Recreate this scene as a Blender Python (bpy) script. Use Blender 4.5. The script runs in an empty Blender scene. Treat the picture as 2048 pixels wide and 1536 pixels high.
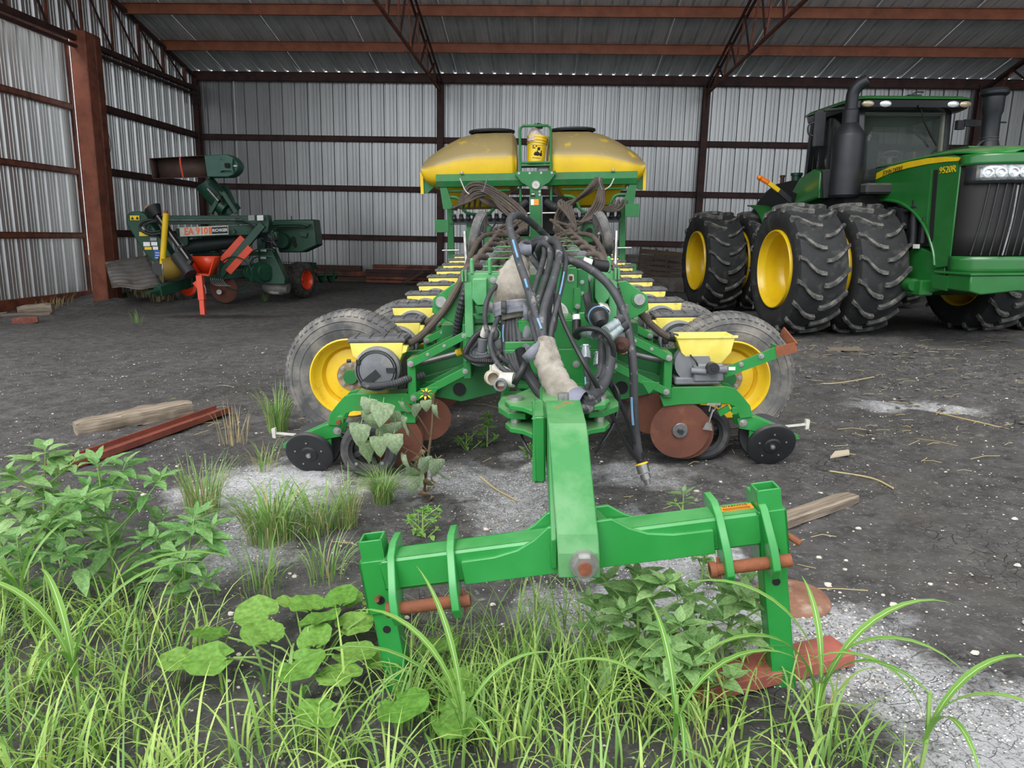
import bpy, bmesh, math, random
from mathutils import Vector, Matrix, Euler, noise
V = Vector
scene = bpy.context.scene
col = scene.collection
R = math.radians

# ---------------------------------------------------------------- camera, sky, exposure
cam = bpy.data.cameras.new('camera')
cam.sensor_fit = 'HORIZONTAL'; cam.sensor_width = 36.0
cam.lens = 1450.0 / 2048 * 36.0
cam.clip_start = .05; cam.clip_end = 500
camo = bpy.data.objects.new('camera', cam); col.objects.link(camo)
PITCH, YAW, ROLL, CAMH = 0.200396, 0.047171, R(1.2), 1.55
fw = V((-math.sin(YAW)*math.cos(PITCH), math.cos(YAW)*math.cos(PITCH), -math.sin(PITCH)))
rt = V((math.cos(YAW), math.sin(YAW), 0)); dn = fw.cross(rt)
cx = math.cos(ROLL)*rt - math.sin(ROLL)*dn
cd = math.sin(ROLL)*rt + math.cos(ROLL)*dn
mw = Matrix((cx, -cd, -fw)).transposed().to_4x4(); mw.translation = (0, 0, CAMH)
camo.matrix_world = mw
scene.camera = camo

world = bpy.data.worlds.new('overcast_sky'); scene.world = world
world.use_nodes = True
wn = world.node_tree.nodes; wl = world.node_tree.links
bg = wn['Background']
tc = wn.new('ShaderNodeTexCoord'); sp = wn.new('ShaderNodeSeparateXYZ'); wr = wn.new('ShaderNodeValToRGB')
wl.new(tc.outputs['Generated'], sp.inputs[0]); wl.new(sp.outputs['Z'], wr.inputs[0])
wr.color_ramp.elements[0].position = 0.0; wr.color_ramp.elements[0].color = (.82, .88, .95, 1)
wr.color_ramp.elements[1].position = 1.0; wr.color_ramp.elements[1].color = (1.0, 1.0, 1.0, 1)
wl.new(wr.outputs[0], bg.inputs[0]); bg.inputs[1].default_value = 1.55

sun = bpy.data.lights.new('sun', 'SUN'); sun.energy = 2.1; sun.angle = R(45); sun.color = (1, .985, .96)
suno = bpy.data.objects.new('sun', sun); col.objects.link(suno)
suno.rotation_euler = (R(44), 0, R(-22))      # veiled sun, high behind the photographer

scene.view_settings.view_transform = 'Standard'
scene.view_settings.look = 'None'
scene.view_settings.gamma = 1.0
scene.view_settings.exposure = 0.32
scene.view_settings.use_curve_mapping = False

# ---------------------------------------------------------------- helpers
def rng(seed): return random.Random(seed)
def clamp(x, a=0, b=1): return max(a, min(b, x))
def sm(a, b, x):
    t = clamp((x-a)/(b-a)); return t*t*(3-2*t)

MATS = {}
def mat(name, base, rough=.5, metal=0, var=None, scale=6, lo=.4, hi=.65, dirt=None, dlo=.55, dhi=.72, dscale=3,
        bump=0, bscale=60, spec=.5, coat=0, trans=0, dust=None, dustlo=.3, dusthi=.9, stretch=(1, 1, 1), emit=None, estr=0, alpha=None, detail=5, seed=0, dn=(.25,.6), dns=5):
    if name in MATS: return MATS[name]
    m = bpy.data.materials.new(name); m.use_nodes = True
    n = m.node_tree.nodes; l = m.node_tree.links; b = n['Principled BSDF']
    c4 = lambda c: (c[0], c[1], c[2], 1)
    b.inputs['Base Color'].default_value = c4(base)
    b.inputs['Roughness'].default_value = rough; b.inputs['Metallic'].default_value = metal
    b.inputs['Specular IOR Level'].default_value = spec
    if coat: b.inputs['Coat Weight'].default_value = coat; b.inputs['Coat Roughness'].default_value = .15
    if trans: b.inputs['Transmission Weight'].default_value = trans
    if alpha is not None: b.inputs['Alpha'].default_value = alpha
    if emit: b.inputs['Emission Color'].default_value = c4(emit); b.inputs['Emission Strength'].default_value = estr
    t = n.new('ShaderNodeTexCoord'); mp = n.new('ShaderNodeMapping'); mp.inputs['Scale'].default_value = stretch
    mp.inputs['Location'].default_value = (seed*3.7, seed*1.9, seed*2.3)
    l.new(t.outputs['Object'], mp.inputs[0])
    cur = None
    def noise_ramp(sc, a, c, det=detail):
        q = n.new('ShaderNodeTexNoise'); q.inputs['Scale'].default_value = sc; q.inputs['Detail'].default_value = det
        q.inputs['Roughness'].default_value = .62
        l.new(mp.outputs[0], q.inputs[0])
        mr = n.new('ShaderNodeMapRange'); mr.inputs[1].default_value = a; mr.inputs[2].default_value = c
        l.new(q.outputs[0], mr.inputs[0]); return mr.outputs[0]
    def mix(fac, ca, cb):
        x = n.new('ShaderNodeMix'); x.data_type = 'RGBA'
        l.new(fac, x.inputs[0])
        if isinstance(ca, tuple): x.inputs[6].default_value = c4(ca)
        else: l.new(ca, x.inputs[6])
        x.inputs[7].default_value = c4(cb)
        return x.outputs[2]
    cur = tuple(base)
    if var: cur = mix(noise_ramp(scale, lo, hi), cur, var)
    if dirt:
        fac = noise_ramp(dscale, dlo, dhi, 8); cur = mix(fac, cur, dirt)
        rr = n.new('ShaderNodeMapRange'); rr.inputs[3].default_value = rough; rr.inputs[4].default_value = max(rough, .85)
        l.new(fac, rr.inputs[0]); l.new(rr.outputs[0], b.inputs['Roughness'])
    if dust:
        g = n.new('ShaderNodeNewGeometry'); s = n.new('ShaderNodeSeparateXYZ'); l.new(g.outputs['Normal'], s.inputs[0])
        mr = n.new('ShaderNodeMapRange'); mr.inputs[1].default_value = dustlo; mr.inputs[2].default_value = dusthi
        l.new(s.outputs[2], mr.inputs[0])
        nz = noise_ramp(dns, dn[0], dn[1])
        mm = n.new('ShaderNodeMath'); mm.operation = 'MULTIPLY'; l.new(mr.outputs[0], mm.inputs[0]); l.new(nz, mm.inputs[1])
        cur = mix(mm.outputs[0], cur, dust)
    if not isinstance(cur, tuple): l.new(cur, b.inputs['Base Color'])
    if bump:
        q = n.new('ShaderNodeTexNoise'); q.inputs['Scale'].default_value = bscale; q.inputs['Detail'].default_value = 4
        l.new(mp.outputs[0], q.inputs[0]); bp = n.new('ShaderNodeBump'); bp.inputs['Strength'].default_value = bump
        bp.inputs['Distance'].default_value = .01
        l.new(q.outputs[0], bp.inputs['Height']); l.new(bp.outputs[0], b.inputs['Normal'])
    MATS[name] = m
    return m

OFF = {}          # root name -> offset subtracted from the coordinates its parts are written in
def tag(o, label=None, cat=None, group=None, kind=None):
    if label: o['label'] = label
    if cat: o['category'] = cat
    if group: o['group'] = group
    if kind: o['kind'] = kind
    return o
def empty(name, loc=(0, 0, 0), rot=(0, 0, 0), label=None, cat=None, group=None, kind=None, parent=None):
    o = bpy.data.objects.new(name, None); o.empty_display_size = .2
    o.location = loc; o.rotation_euler = rot; col.objects.link(o)
    if parent: o.parent = parent
    return tag(o, label, cat, group, kind)
def clone(o, parent=None, loc=None, rot=None, label=None):
    c = o.copy(); col.objects.link(c)
    if parent is not None: c.parent = parent
    if loc is not None: c.location = loc
    if rot is not None: c.rotation_euler = rot
    if label: c['label'] = label
    for ch in o.children: clone(ch, c)
    return c

def frame(d, up=V((0, 0, 1))):
    d = V(d).normalized()
    if abs(d.dot(up)) > .985: up = V((1, 0, 0)) if abs(d.x) < .9 else V((0, 1, 0))
    s = d.cross(up).normalized(); u = s.cross(d).normalized()
    return d, s, u
def spline(pts, n=6):
    pts = [V(p) for p in pts]
    if len(pts) < 3: return pts
    out = []
    P = [pts[0]*2-pts[1]] + pts + [pts[-1]*2-pts[-2]]
    for i in range(1, len(P)-2):
        a, b, c, d = P[i-1], P[i], P[i+1], P[i+2]
        for k in range(n):
            t = k/n
            out.append(.5*((2*b)+(c-a)*t+(2*a-5*b+4*c-d)*t*t+(3*b-a-3*c+d)*t*t*t))
    out.append(pts[-1]); return out

class MB:
    def __init__(s): s.v = []; s.f = []
    def add(s, vs, fs):
        o = len(s.v); s.v += [V(p) for p in vs]; s.f += [[i+o for i in q] for q in fs]; return s
    def box(s, c, size, rot=None, ch=0):
        c = V(c); h = V(size)*.5
        Rm = rot if rot is not None else Matrix.Identity(3)
        if ch <= 0:
            vs = [c+Rm@V((x*h.x, y*h.y, z*h.z)) for x in (-1, 1) for y in (-1, 1) for z in (-1, 1)]
            return s.add(vs, [(0,1,3,2),(4,6,7,5),(0,4,5,1),(2,3,7,6),(0,2,6,4),(1,5,7,3)])
        ch = min(ch, h.x*.9, h.y*.9, h.z*.9)
        vs = []; idx = {}
        for x in (-1, 1):
            for y in (-1, 1):
                for z in (-1, 1):
                    for a in range(3):
                        p = [x*(h.x-ch), y*(h.y-ch), z*(h.z-ch)]; p[a] = (x, y, z)[a]*h[a]
                        idx[(x, y, z, a)] = len(vs); vs.append(c+Rm@V(p))
        fs = []
        for a in range(3):
            b, d = (a+1) % 3, (a+2) % 3
            for sg in (-1, 1):
                q = []
                for (u, w) in ((-1,-1),(1,-1),(1,1),(-1,1)):
                    k = [0,0,0]; k[a]=sg; k[b]=u; k[d]=w; q.append(idx[(*k, a)])
                fs.append(q if sg > 0 else q[::-1])
        for a in range(3):
            b, d = (a+1) % 3, (a+2) % 3
            for u in (-1, 1):
                for w in (-1, 1):
                    k0=[0,0,0]; k0[a]=-1; k0[b]=u; k0[d]=w; k1=list(k0); k1[a]=1
                    q = [idx[(*k0,b)], idx[(*k1,b)], idx[(*k1,d)], idx[(*k0,d)]]
                    fs.append(q if u*w > 0 else q[::-1])
        for x in (-1, 1):
            for y in (-1, 1):
                for z in (-1, 1):
                    q = [idx[(x,y,z,0)], idx[(x,y,z,1)], idx[(x,y,z,2)]]
                    fs.append(q if x*y*z > 0 else q[::-1])
        return s.add(vs, fs)
    def bar(s, p0, p1, w, h, up=(0, 0, 1), ch=0):
        p0, p1 = V(p0), V(p1); d, sd, u = frame(p1-p0, V(up))
        return s.box((p0+p1)/2, ((p1-p0).length, w, h), Matrix((d, sd, u)).transposed(), ch)
    def cyl(s, p0, p1, r, seg=16, r1=None, caps=True):
        p0, p1 = V(p0), V(p1); d, sd, u = frame(p1-p0); r1 = r if r1 is None else r1
        vs = []
        for p, q in ((p0, r), (p1, r1)):
            for i in range(seg):
                a = 2*math.pi*i/seg; vs.append(p+(sd*math.cos(a)+u*math.sin(a))*q)
        fs = [(i, (i+1) % seg, seg+(i+1) % seg, seg+i) for i in range(seg)]
        if caps: fs += [tuple(range(seg))[::-1], tuple(range(seg, 2*seg))]
        return s.add(vs, fs)
    def pipe(s, p0, p1, r, t, seg=16):          # open-ended pipe with wall thickness
        p0, p1 = V(p0), V(p1); L = (p1-p0).length
        return s.lathe([(r-t, 0), (r, 0), (r, L), (r-t, L), (r-t, 0)], p0, p1-p0, seg)
    def tube(s, pts, r, seg=8, smooth=6, caps=True, corr=0):
        P = spline(pts, smooth) if smooth else [V(p) for p in pts]
        vs = []; fs = []; n = len(P)
        d, sd, u = frame(P[1]-P[0])
        for i, p in enumerate(P):
            t = (P[min(i+1, n-1)]-P[max(i-1, 0)])
            if t.length < 1e-6: t = d
            t.normalize(); sd = (sd-t*sd.dot(t)).normalized(); u = sd.cross(t)
            q = r[i*len(r)//n] if isinstance(r, (list, tuple)) else r
            if corr and i % 2: q *= 1-corr
            for k in range(seg):
                a = 2*math.pi*k/seg; vs.append(p+(sd*math.cos(a)+u*math.sin(a))*q)
        for i in range(n-1):
            for k in range(seg):
                a, b = i*seg+k, i*seg+(k+1) % seg; fs.append((a, b, b+seg, a+seg))
        if caps: fs += [tuple(range(seg)), tuple(range((n-1)*seg, n*seg))[::-1]]
        return s.add(vs, fs)
    def prism(s, poly, o, u, v, t, ch=0):       # polygon in plane (u,v) at o, thickness t centred
        o, u, v = V(o), V(u).normalized(), V(v).normalized(); nrm = u.cross(v)
        k = len(poly)
        vs = [o+u*a+v*b-nrm*t/2 for a, b in poly]+[o+u*a+v*b+nrm*t/2 for a, b in poly]
        fs = [tuple(range(k))[::-1], tuple(range(k, 2*k))]+[(i, (i+1) % k, k+(i+1) % k, k+i) for i in range(k)]
        return s.add(vs, fs)
    def lathe(s, prof, o, axis, seg=24, caps=False, a0=0, a1=2*math.pi):
        o = V(o); d, sd, u = frame(axis); full = abs(a1-a0-2*math.pi) < 1e-6
        m = seg if full else seg+1; vs = []; fs = []
        for i in range(m):
            a = a0+(a1-a0)*i/seg; e = sd*math.cos(a)+u*math.sin(a)
            for r, h in prof: vs.append(o+e*r+d*h)
        k = len(prof)
        for i in range(seg):
            j = (i+1) % m
            for q in range(k-1): fs.append((i*k+q, i*k+q+1, j*k+q+1, j*k+q))
        if caps:
            fs.append([i*k for i in range(m)]); fs.append([i*k+k-1 for i in range(m)][::-1])
        return s.add(vs, fs)
    def disc(s, c, axis, r, t, seg=24, ch=0):
        c = V(c); a = V(axis).normalized(); ch = ch or t*.15
        return s.lathe([(0, -t/2), (r-ch, -t/2), (r, -t/2+ch), (r, t/2-ch), (r-ch, t/2), (0, t/2)], c, a, seg)
    def ball(s, c, r, seg=10, rings=6, sc=(1, 1, 1)):
        c = V(c); vs = []; fs = []
        for i in range(rings+1):
            th = math.pi*i/rings
            for k in range(seg):
                a = 2*math.pi*k/seg
                vs.append(c+V((math.sin(th)*math.cos(a)*r*sc[0], math.sin(th)*math.sin(a)*r*sc[1], math.cos(th)*r*sc[2])))
        for i in range(rings):
            for k in range(seg):
                a, b = i*seg+k, i*seg+(k+1) % seg; fs.append((a, a+seg, b+seg, b))
        return s.add(vs, fs)
    def bolt(s, p, axis, r=.012, h=.01, washer=True):
        p = V(p); a = V(axis).normalized()
        if washer: s.cyl(p-a*.004, p+a*h*.3, r*1.5, 14)
        s.cyl(p, p+a*h, r, 6); s.cyl(p+a*h*.9, p+a*h*1.5, r*.55, 8)
        return s
    def grid(s, rows):                           # rows of points, quad strip surface
        k = len(rows[0]); vs = [p for r in rows for p in r]
        return s.add(vs, [(i*k+j, i*k+j+1, (i+1)*k+j+1, (i+1)*k+j) for i in range(len(rows)-1) for j in range(k-1)])
    def build(s, name, m, parent=None, smooth=35, bev=0, solid=0, kind=None, subsurf=0, fix=True, flat=False, recalc=False):
        off = OFF.get(parent.name) if parent else None
        if off is None and parent is not None and parent.parent: off = OFF.get(parent.parent.name)
        vs = [p-off for p in s.v] if off is not None else s.v
        me = bpy.data.meshes.new(name); me.from_pydata([tuple(p) for p in vs], [], s.f)
        if recalc:
            bm = bmesh.new(); bm.from_mesh(me); bmesh.ops.remove_doubles(bm, verts=bm.verts, dist=1e-5)
            bmesh.ops.recalc_face_normals(bm, faces=bm.faces); bm.to_mesh(me); bm.free()
        me.update()
        if not flat and me.polygons:
            me.polygons.foreach_set('use_smooth', [True]*len(me.polygons)); me.set_sharp_from_angle(angle=R(smooth))
        mm = m if not isinstance(m, str) else MATS[m]
        me.materials.append(mm)
        o = bpy.data.objects.new(name, me); col.objects.link(o)
        if parent: o.parent = parent
        if kind: o['kind'] = kind
        if solid:
            k = o.modifiers.new('solid', 'SOLIDIFY'); k.thickness = solid; k.offset = 0
        if bev:
            k = o.modifiers.new('bevel', 'BEVEL'); k.width = bev; k.segments = 2; k.limit_method = 'ANGLE'; k.angle_limit = R(35)
        if subsurf:
            k = o.modifiers.new('sub', 'SUBSURF'); k.levels = subsurf; k.render_levels = subsurf
        return o

_BM = {}
def bolts(parent, specs, m='zinc', name='bolt', washer=True):
    # one shared bolt mesh (radius 1), an object per bolt: specs are (point, outward axis, radius)
    key = (m, washer)
    if key not in _BM:
        b = MB()
        if washer: b.cyl((0,0,-.3), (0,0,.25), 1.5, 14)
        b.cyl((0,0,0), (0,0,.8), 1.0, 6); b.cyl((0,0,.75), (0,0,1.15), .55, 8)
        me = bpy.data.meshes.new(name); me.from_pydata([tuple(p) for p in b.v], [], b.f); me.materials.append(MATS[m] if isinstance(m, str) else m); _BM[key] = me
    off = OFF.get(parent.name)
    if off is None and parent.parent: off = OFF.get(parent.parent.name)
    for p, ax, r in specs:
        o = bpy.data.objects.new(name, _BM[key]); col.objects.link(o); o.parent = parent
        d, sd, u = frame(V(ax)); M = Matrix((sd*r, u*r, d*r)).transposed().to_4x4()
        M.translation = V(p)-(off if off is not None else V((0,0,0))); o.matrix_local = M

def text(name, body, size, m, o, u, v, parent=None, align='CENTER', depth=.002, sx=1.0, shear=0, bold=0):
    c = bpy.data.curves.new(name, 'FONT'); c.body = body; c.size = size; c.extrude = depth; c.align_x = align; c.align_y = 'CENTER'; c.shear = shear; c.offset = bold
    c.resolution_u = 2
    t = bpy.data.objects.new(name+'_tmp', c); col.objects.link(t)
    bpy.context.view_layer.update()
    me = bpy.data.meshes.new_from_object(t); bpy.data.objects.remove(t); me.name = name
    o, u, v = V(o), V(u).normalized(), V(v).normalized(); w = u.cross(v)
    off = OFF.get(parent.name) if parent else None
    if off is None and parent is not None and parent.parent: off = OFF.get(parent.parent.name)
    if off is not None: o = o-off
    for q in me.vertices: q.co = o+u*q.co.x*sx+v*q.co.y+w*q.co.z
    me.materials.clear(); me.materials.append(MATS[m] if isinstance(m, str) else m)
    ob = bpy.data.objects.new(name, me); col.objects.link(ob)
    if parent: ob.parent = parent
    return ob
def quad(name, o, u, v, w, h, m, parent, t=.002, ch=0):   # flat decal plate centred at o
    return MB().prism([(-w/2, -h/2), (w/2, -h/2), (w/2, h/2), (-w/2, h/2)], o, u, v, t).build(name, m, parent)

def gslope(y): return .035*(1-sm(16, 22, y))

# ---------------------------------------------------------------- materials
def S(r, g, b):
    f = lambda c: (c/255/12.92) if c/255 <= .04045 else ((c/255+.055)/1.055)**2.4
    return (f(r), f(g), f(b))
mat('galv', S(172,172,170), .33, .8, var=S(148,148,147), scale=.8, lo=.35, hi=.7, stretch=(1,1,.3), bump=.02, bscale=3)
mat('galv_lit', S(206,206,204), .34, .7, var=S(178,178,176), scale=.8, lo=.35, hi=.7, stretch=(1,1,.3))  # same sheet as galv, base lightened to paint the left side's brighter light
mat('galv_roof', S(222,226,224), .45, .2, var=S(176,184,182), scale=1.6, stretch=(1,.15,1))
mat('redox', S(128,70,46), .6, 0, var=S(86,44,34), scale=4, dirt=S(70,48,38), dscale=2.2, dlo=.5, dhi=.75, bump=.1)
mat('redox_light', S(150,88,66), .65, 0, var=S(126,70,52), scale=3, dirt=S(96,62,50), dscale=2, dlo=.5, dhi=.8, bump=.1)
mat('redox_dark', S(74,44,38), .7, 0, var=S(54,34,32), scale=4, dirt=S(46,36,34), dscale=2)
mat('green', S(34,126,54), .38, 0, var=S(46,136,66), scale=3, dirt=S(70,104,62), dscale=4.5, dlo=.6, dhi=.85, coat=.15, dust=S(110,150,104), dustlo=.55, dusthi=1.1)
mat('green_dull', S(30,104,50), .5, 0, var=S(36,116,60), scale=3, dirt=S(72,92,66), dscale=5, dlo=.55, dhi=.85, dust=S(112,130,98), dustlo=.4, dusthi=1.1)
mat('green_hitch', S(34,130,54), .33, 0, var=S(48,142,70), scale=2.5, dirt=S(112,62,44), dscale=6, dlo=.69, dhi=.73, coat=.2, dust=S(96,160,100), dustlo=.6, dusthi=1.2)
mat('green_faded', S(70,146,88), .5, 0, var=S(94,162,108), scale=5, dirt=S(120,150,112), dscale=7, dlo=.55, dhi=.8, dust=S(140,170,136), dustlo=.5, dusthi=1.1)
mat('green_worn', S(38,122,54), .5, 0, var=S(86,140,88), scale=5, lo=.4, hi=.62, dirt=S(140,92,58), dscale=6, dlo=.64, dhi=.70)
mat('tractor_green', S(30,98,40), .28, 0, var=S(34,106,46), scale=2, coat=.5)
mat('dark_green', S(20,62,44), .42, 0, var=S(28,74,54), scale=3, dirt=S(58,76,66), dscale=4, dlo=.6, dhi=.85)
mat('yellow', S(232,196,40), .42, 0, var=S(222,182,44), scale=4, dirt=S(150,124,60), dscale=5, dlo=.55, dhi=.8)
mat('yellow_clean', S(226,190,24), .35, 0, var=S(216,178,26), scale=3, coat=.2)
mat('yellow_pale', S(244,230,120), .5, 0, var=S(236,216,96), scale=6, dirt=S(170,150,84), dscale=9, dlo=.62, dhi=.75)
mat('tank', S(226,190,22), .45, 0, var=S(214,176,28), scale=2, dust=S(152,134,90), dustlo=.06, dusthi=.3, dn=(.28,.42), dns=3)
mat('rubber', S(58,58,60), .75, 0, var=S(44,44,46), scale=5, dirt=S(120,116,110), dscale=4, dlo=.5, dhi=.85, bump=.15, bscale=40)
mat('rubber_dusty', S(96,95,94), .85, 0, var=S(70,70,72), scale=4, dirt=S(150,144,134), dscale=5, dlo=.45, dhi=.75, bump=.25, bscale=50)
mat('rubber_tractor', S(44,45,46), .8, 0, var=S(34,35,36), scale=5, dirt=S(88,86,82), dscale=6, dlo=.55, dhi=.85, bump=.15, bscale=30)
mat('lug_rubber', S(84,84,82), .85, 0, var=S(58,58,58), scale=6, dirt=S(128,125,118), dscale=5, dlo=.45, dhi=.62)
mat('black_plastic', S(40,41,44), .55, 0, var=S(30,31,33), scale=6, dust=S(110,108,106), dustlo=.5, dusthi=1.3)
mat('black_gloss', S(20,21,22), .25, 0, coat=.3)
mat('black_matte', S(16,16,17), .8, 0)
mat('grey_plastic', S(118,120,124), .55, 0, var=S(96,98,102), scale=5, dirt=S(150,146,140), dscale=6, dlo=.55, dhi=.8)
mat('lid_grey', S(92,92,94), .7, 0, var=S(72,72,74), scale=9, dirt=S(140,134,124), dscale=6, dlo=.5, dhi=.8)
mat('hose', S(62,63,66), .6, 0, var=S(46,47,50), scale=10, dirt=S(140,138,136), dscale=14, dlo=.58, dhi=.72)
mat('hose_brown', S(86,76,68), .8, 0, var=S(66,58,52), scale=7, dirt=S(108,96,85), dscale=6, dlo=.5, dhi=.8)
mat('hose_blue', S(92,146,190), .6, 0, var=S(120,150,172), scale=30)
mat('cable', S(30,31,33), .5, 0)
mat('canvas', S(158,152,141), .9, 0, var=S(130,123,113), scale=8, dirt=S(100,93,84), dscale=7, dlo=.5, dhi=.7, bump=.35, bscale=25)
mat('webbing', S(120,122,132), .75, 0, var=S(96,98,108), scale=9, dirt=S(160,158,156), dscale=7, dlo=.5, dhi=.75, bump=.2, bscale=120)
mat('zinc', S(190,190,188), .38, .8, var=S(160,158,154), scale=12)
mat('steel', S(150,150,150), .4, .9, var=S(120,118,116), scale=8)
mat('rust', S(116,68,46), .8, .1, var=S(142,84,54), scale=9, dirt=S(84,54,44), dscale=7, dlo=.5, dhi=.7, bump=.25, bscale=70)
mat('rust_disc', S(120,74,58), .62, .25, var=S(98,62,52), scale=5, dirt=S(140,92,66), dscale=10, dlo=.55, dhi=.75, bump=.08, bscale=80)
mat('rust_dark', S(86,56,46), .75, .1, var=S(66,46,40), scale=6, dirt=S(110,74,54), dscale=6, dlo=.55, dhi=.75)
mat('orange', S(224,72,32), .4, 0, var=S(214,62,28), scale=4, coat=.2)
mat('wood_grey', S(150,136,118), .85, 0, var=S(88,77,67), scale=16, lo=.38, hi=.62, stretch=(.08,1.6,1.6), bump=.8, bscale=30, dirt=S(172,158,138), dscale=9, dlo=.5, dhi=.7)
mat('wood_dark', S(92,74,60), .85, 0, var=S(66,54,46), scale=8, stretch=(.2,1.5,1.5), bump=.3, bscale=20)
mat('white_print', S(232,232,228), .5, 0)
mat('dirty_white', S(206,204,196), .6, 0, var=S(180,176,166), scale=6)
mat('print_black', S(22,22,22), .6, 0)
mat('print_orange', S(232,110,50), .5, 0)
mat('label_orange', S(238,150,44), .5, 0)
mat('label_yellow', S(236,196,30), .5, 0)
mat('label_blue', S(50,92,180), .5, 0)
mat('label_grey', S(150,152,150), .5, 0)
mat('lens', S(220,225,228), .12, .55)
mat('amber', S(226,120,30), .2, 0)

# ---------------------------------------------------------------- ground
def ruts(x, y):
    # tractor tyre tracks that cross the dirt on the right, and a shallow wash ridge
    z = 0.0
    for ox, w in ((0.0, .30), (2.0, .32)):
        d = (x-(2.6+ox+ (9-y)*.42))
        if 4.5 < y < 11.2:
            k = math.exp(-(d/w)**2)*sm(4.5, 5.5, y)*(1-sm(10.2, 11.2, y))
            z -= .035*k*(1+.9*math.sin(y*14+d*6)); z += .03*math.exp(-((abs(d)-.5)/.12)**2)*k**0*sm(4.5, 5.5, y)*(1-sm(10.2, 11.2, y))
    return z
def gheight(x, y):
    z = gslope(y)*x
    p = V((x*.9, y*.9, 0)); q = V((x*3.1, y*3.1, 4))
    a = .035*noise.noise(p*.5)+.012*noise.noise(q)
    if y < 12: a += (.016*noise.noise(V((x*9, y*9, 2)))+(.011*noise.noise(V((x*19, y*19, 6))) if y < 7.5 and -4 < x < 4 else 0))*(1-sm(8, 12, y))
    if x < -9: a += .10*sm(-9, -11.2, x)*(.5+noise.noise(V((x*1.7, y*1.7, 8))))*sm(14, 15.5, y)
    if x > 1: a += .03*noise.noise(V((x*5, y*5, 3)))*sm(1, 3, x)*sm(5, 6.5, y)*(1-sm(11, 13, y))+ruts(x, y)
    # furrow running forward on the left of the tongue and the spill ridge beside it
    if y < 5.5:
        k = (1-sm(4.3, 5.5, y))
        a += k*(-.05*math.exp(-((x+.22+.05*math.sin(y*3))/.16)**2)+.03*math.exp(-((x-.06)/.16)**2))
    return z+a*1.0
def gpt(x, y, dz=0): return V((x, y, gheight(x, y)+dz))

def axis_pts(segs):
    out = []
    for a, b, st in segs:
        n = max(1, int(round((b-a)/st))); out += [a+(b-a)*i/n for i in range(n)]
    out.append(segs[-1][1]); return out
gx = axis_pts([(-26,-13,.8),(-13,-4,.18),(-4,4,.05),(4,9,.09),(9,24,.6)])
gy = axis_pts([(-14,.6,1.2),(.6,7,.05),(7,12,.09),(12,19,.2),(19,42,.8)])
g = MB(); g.grid([[V((x, y, gheight(x, y))) for x in gx] for y in gy])

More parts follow.
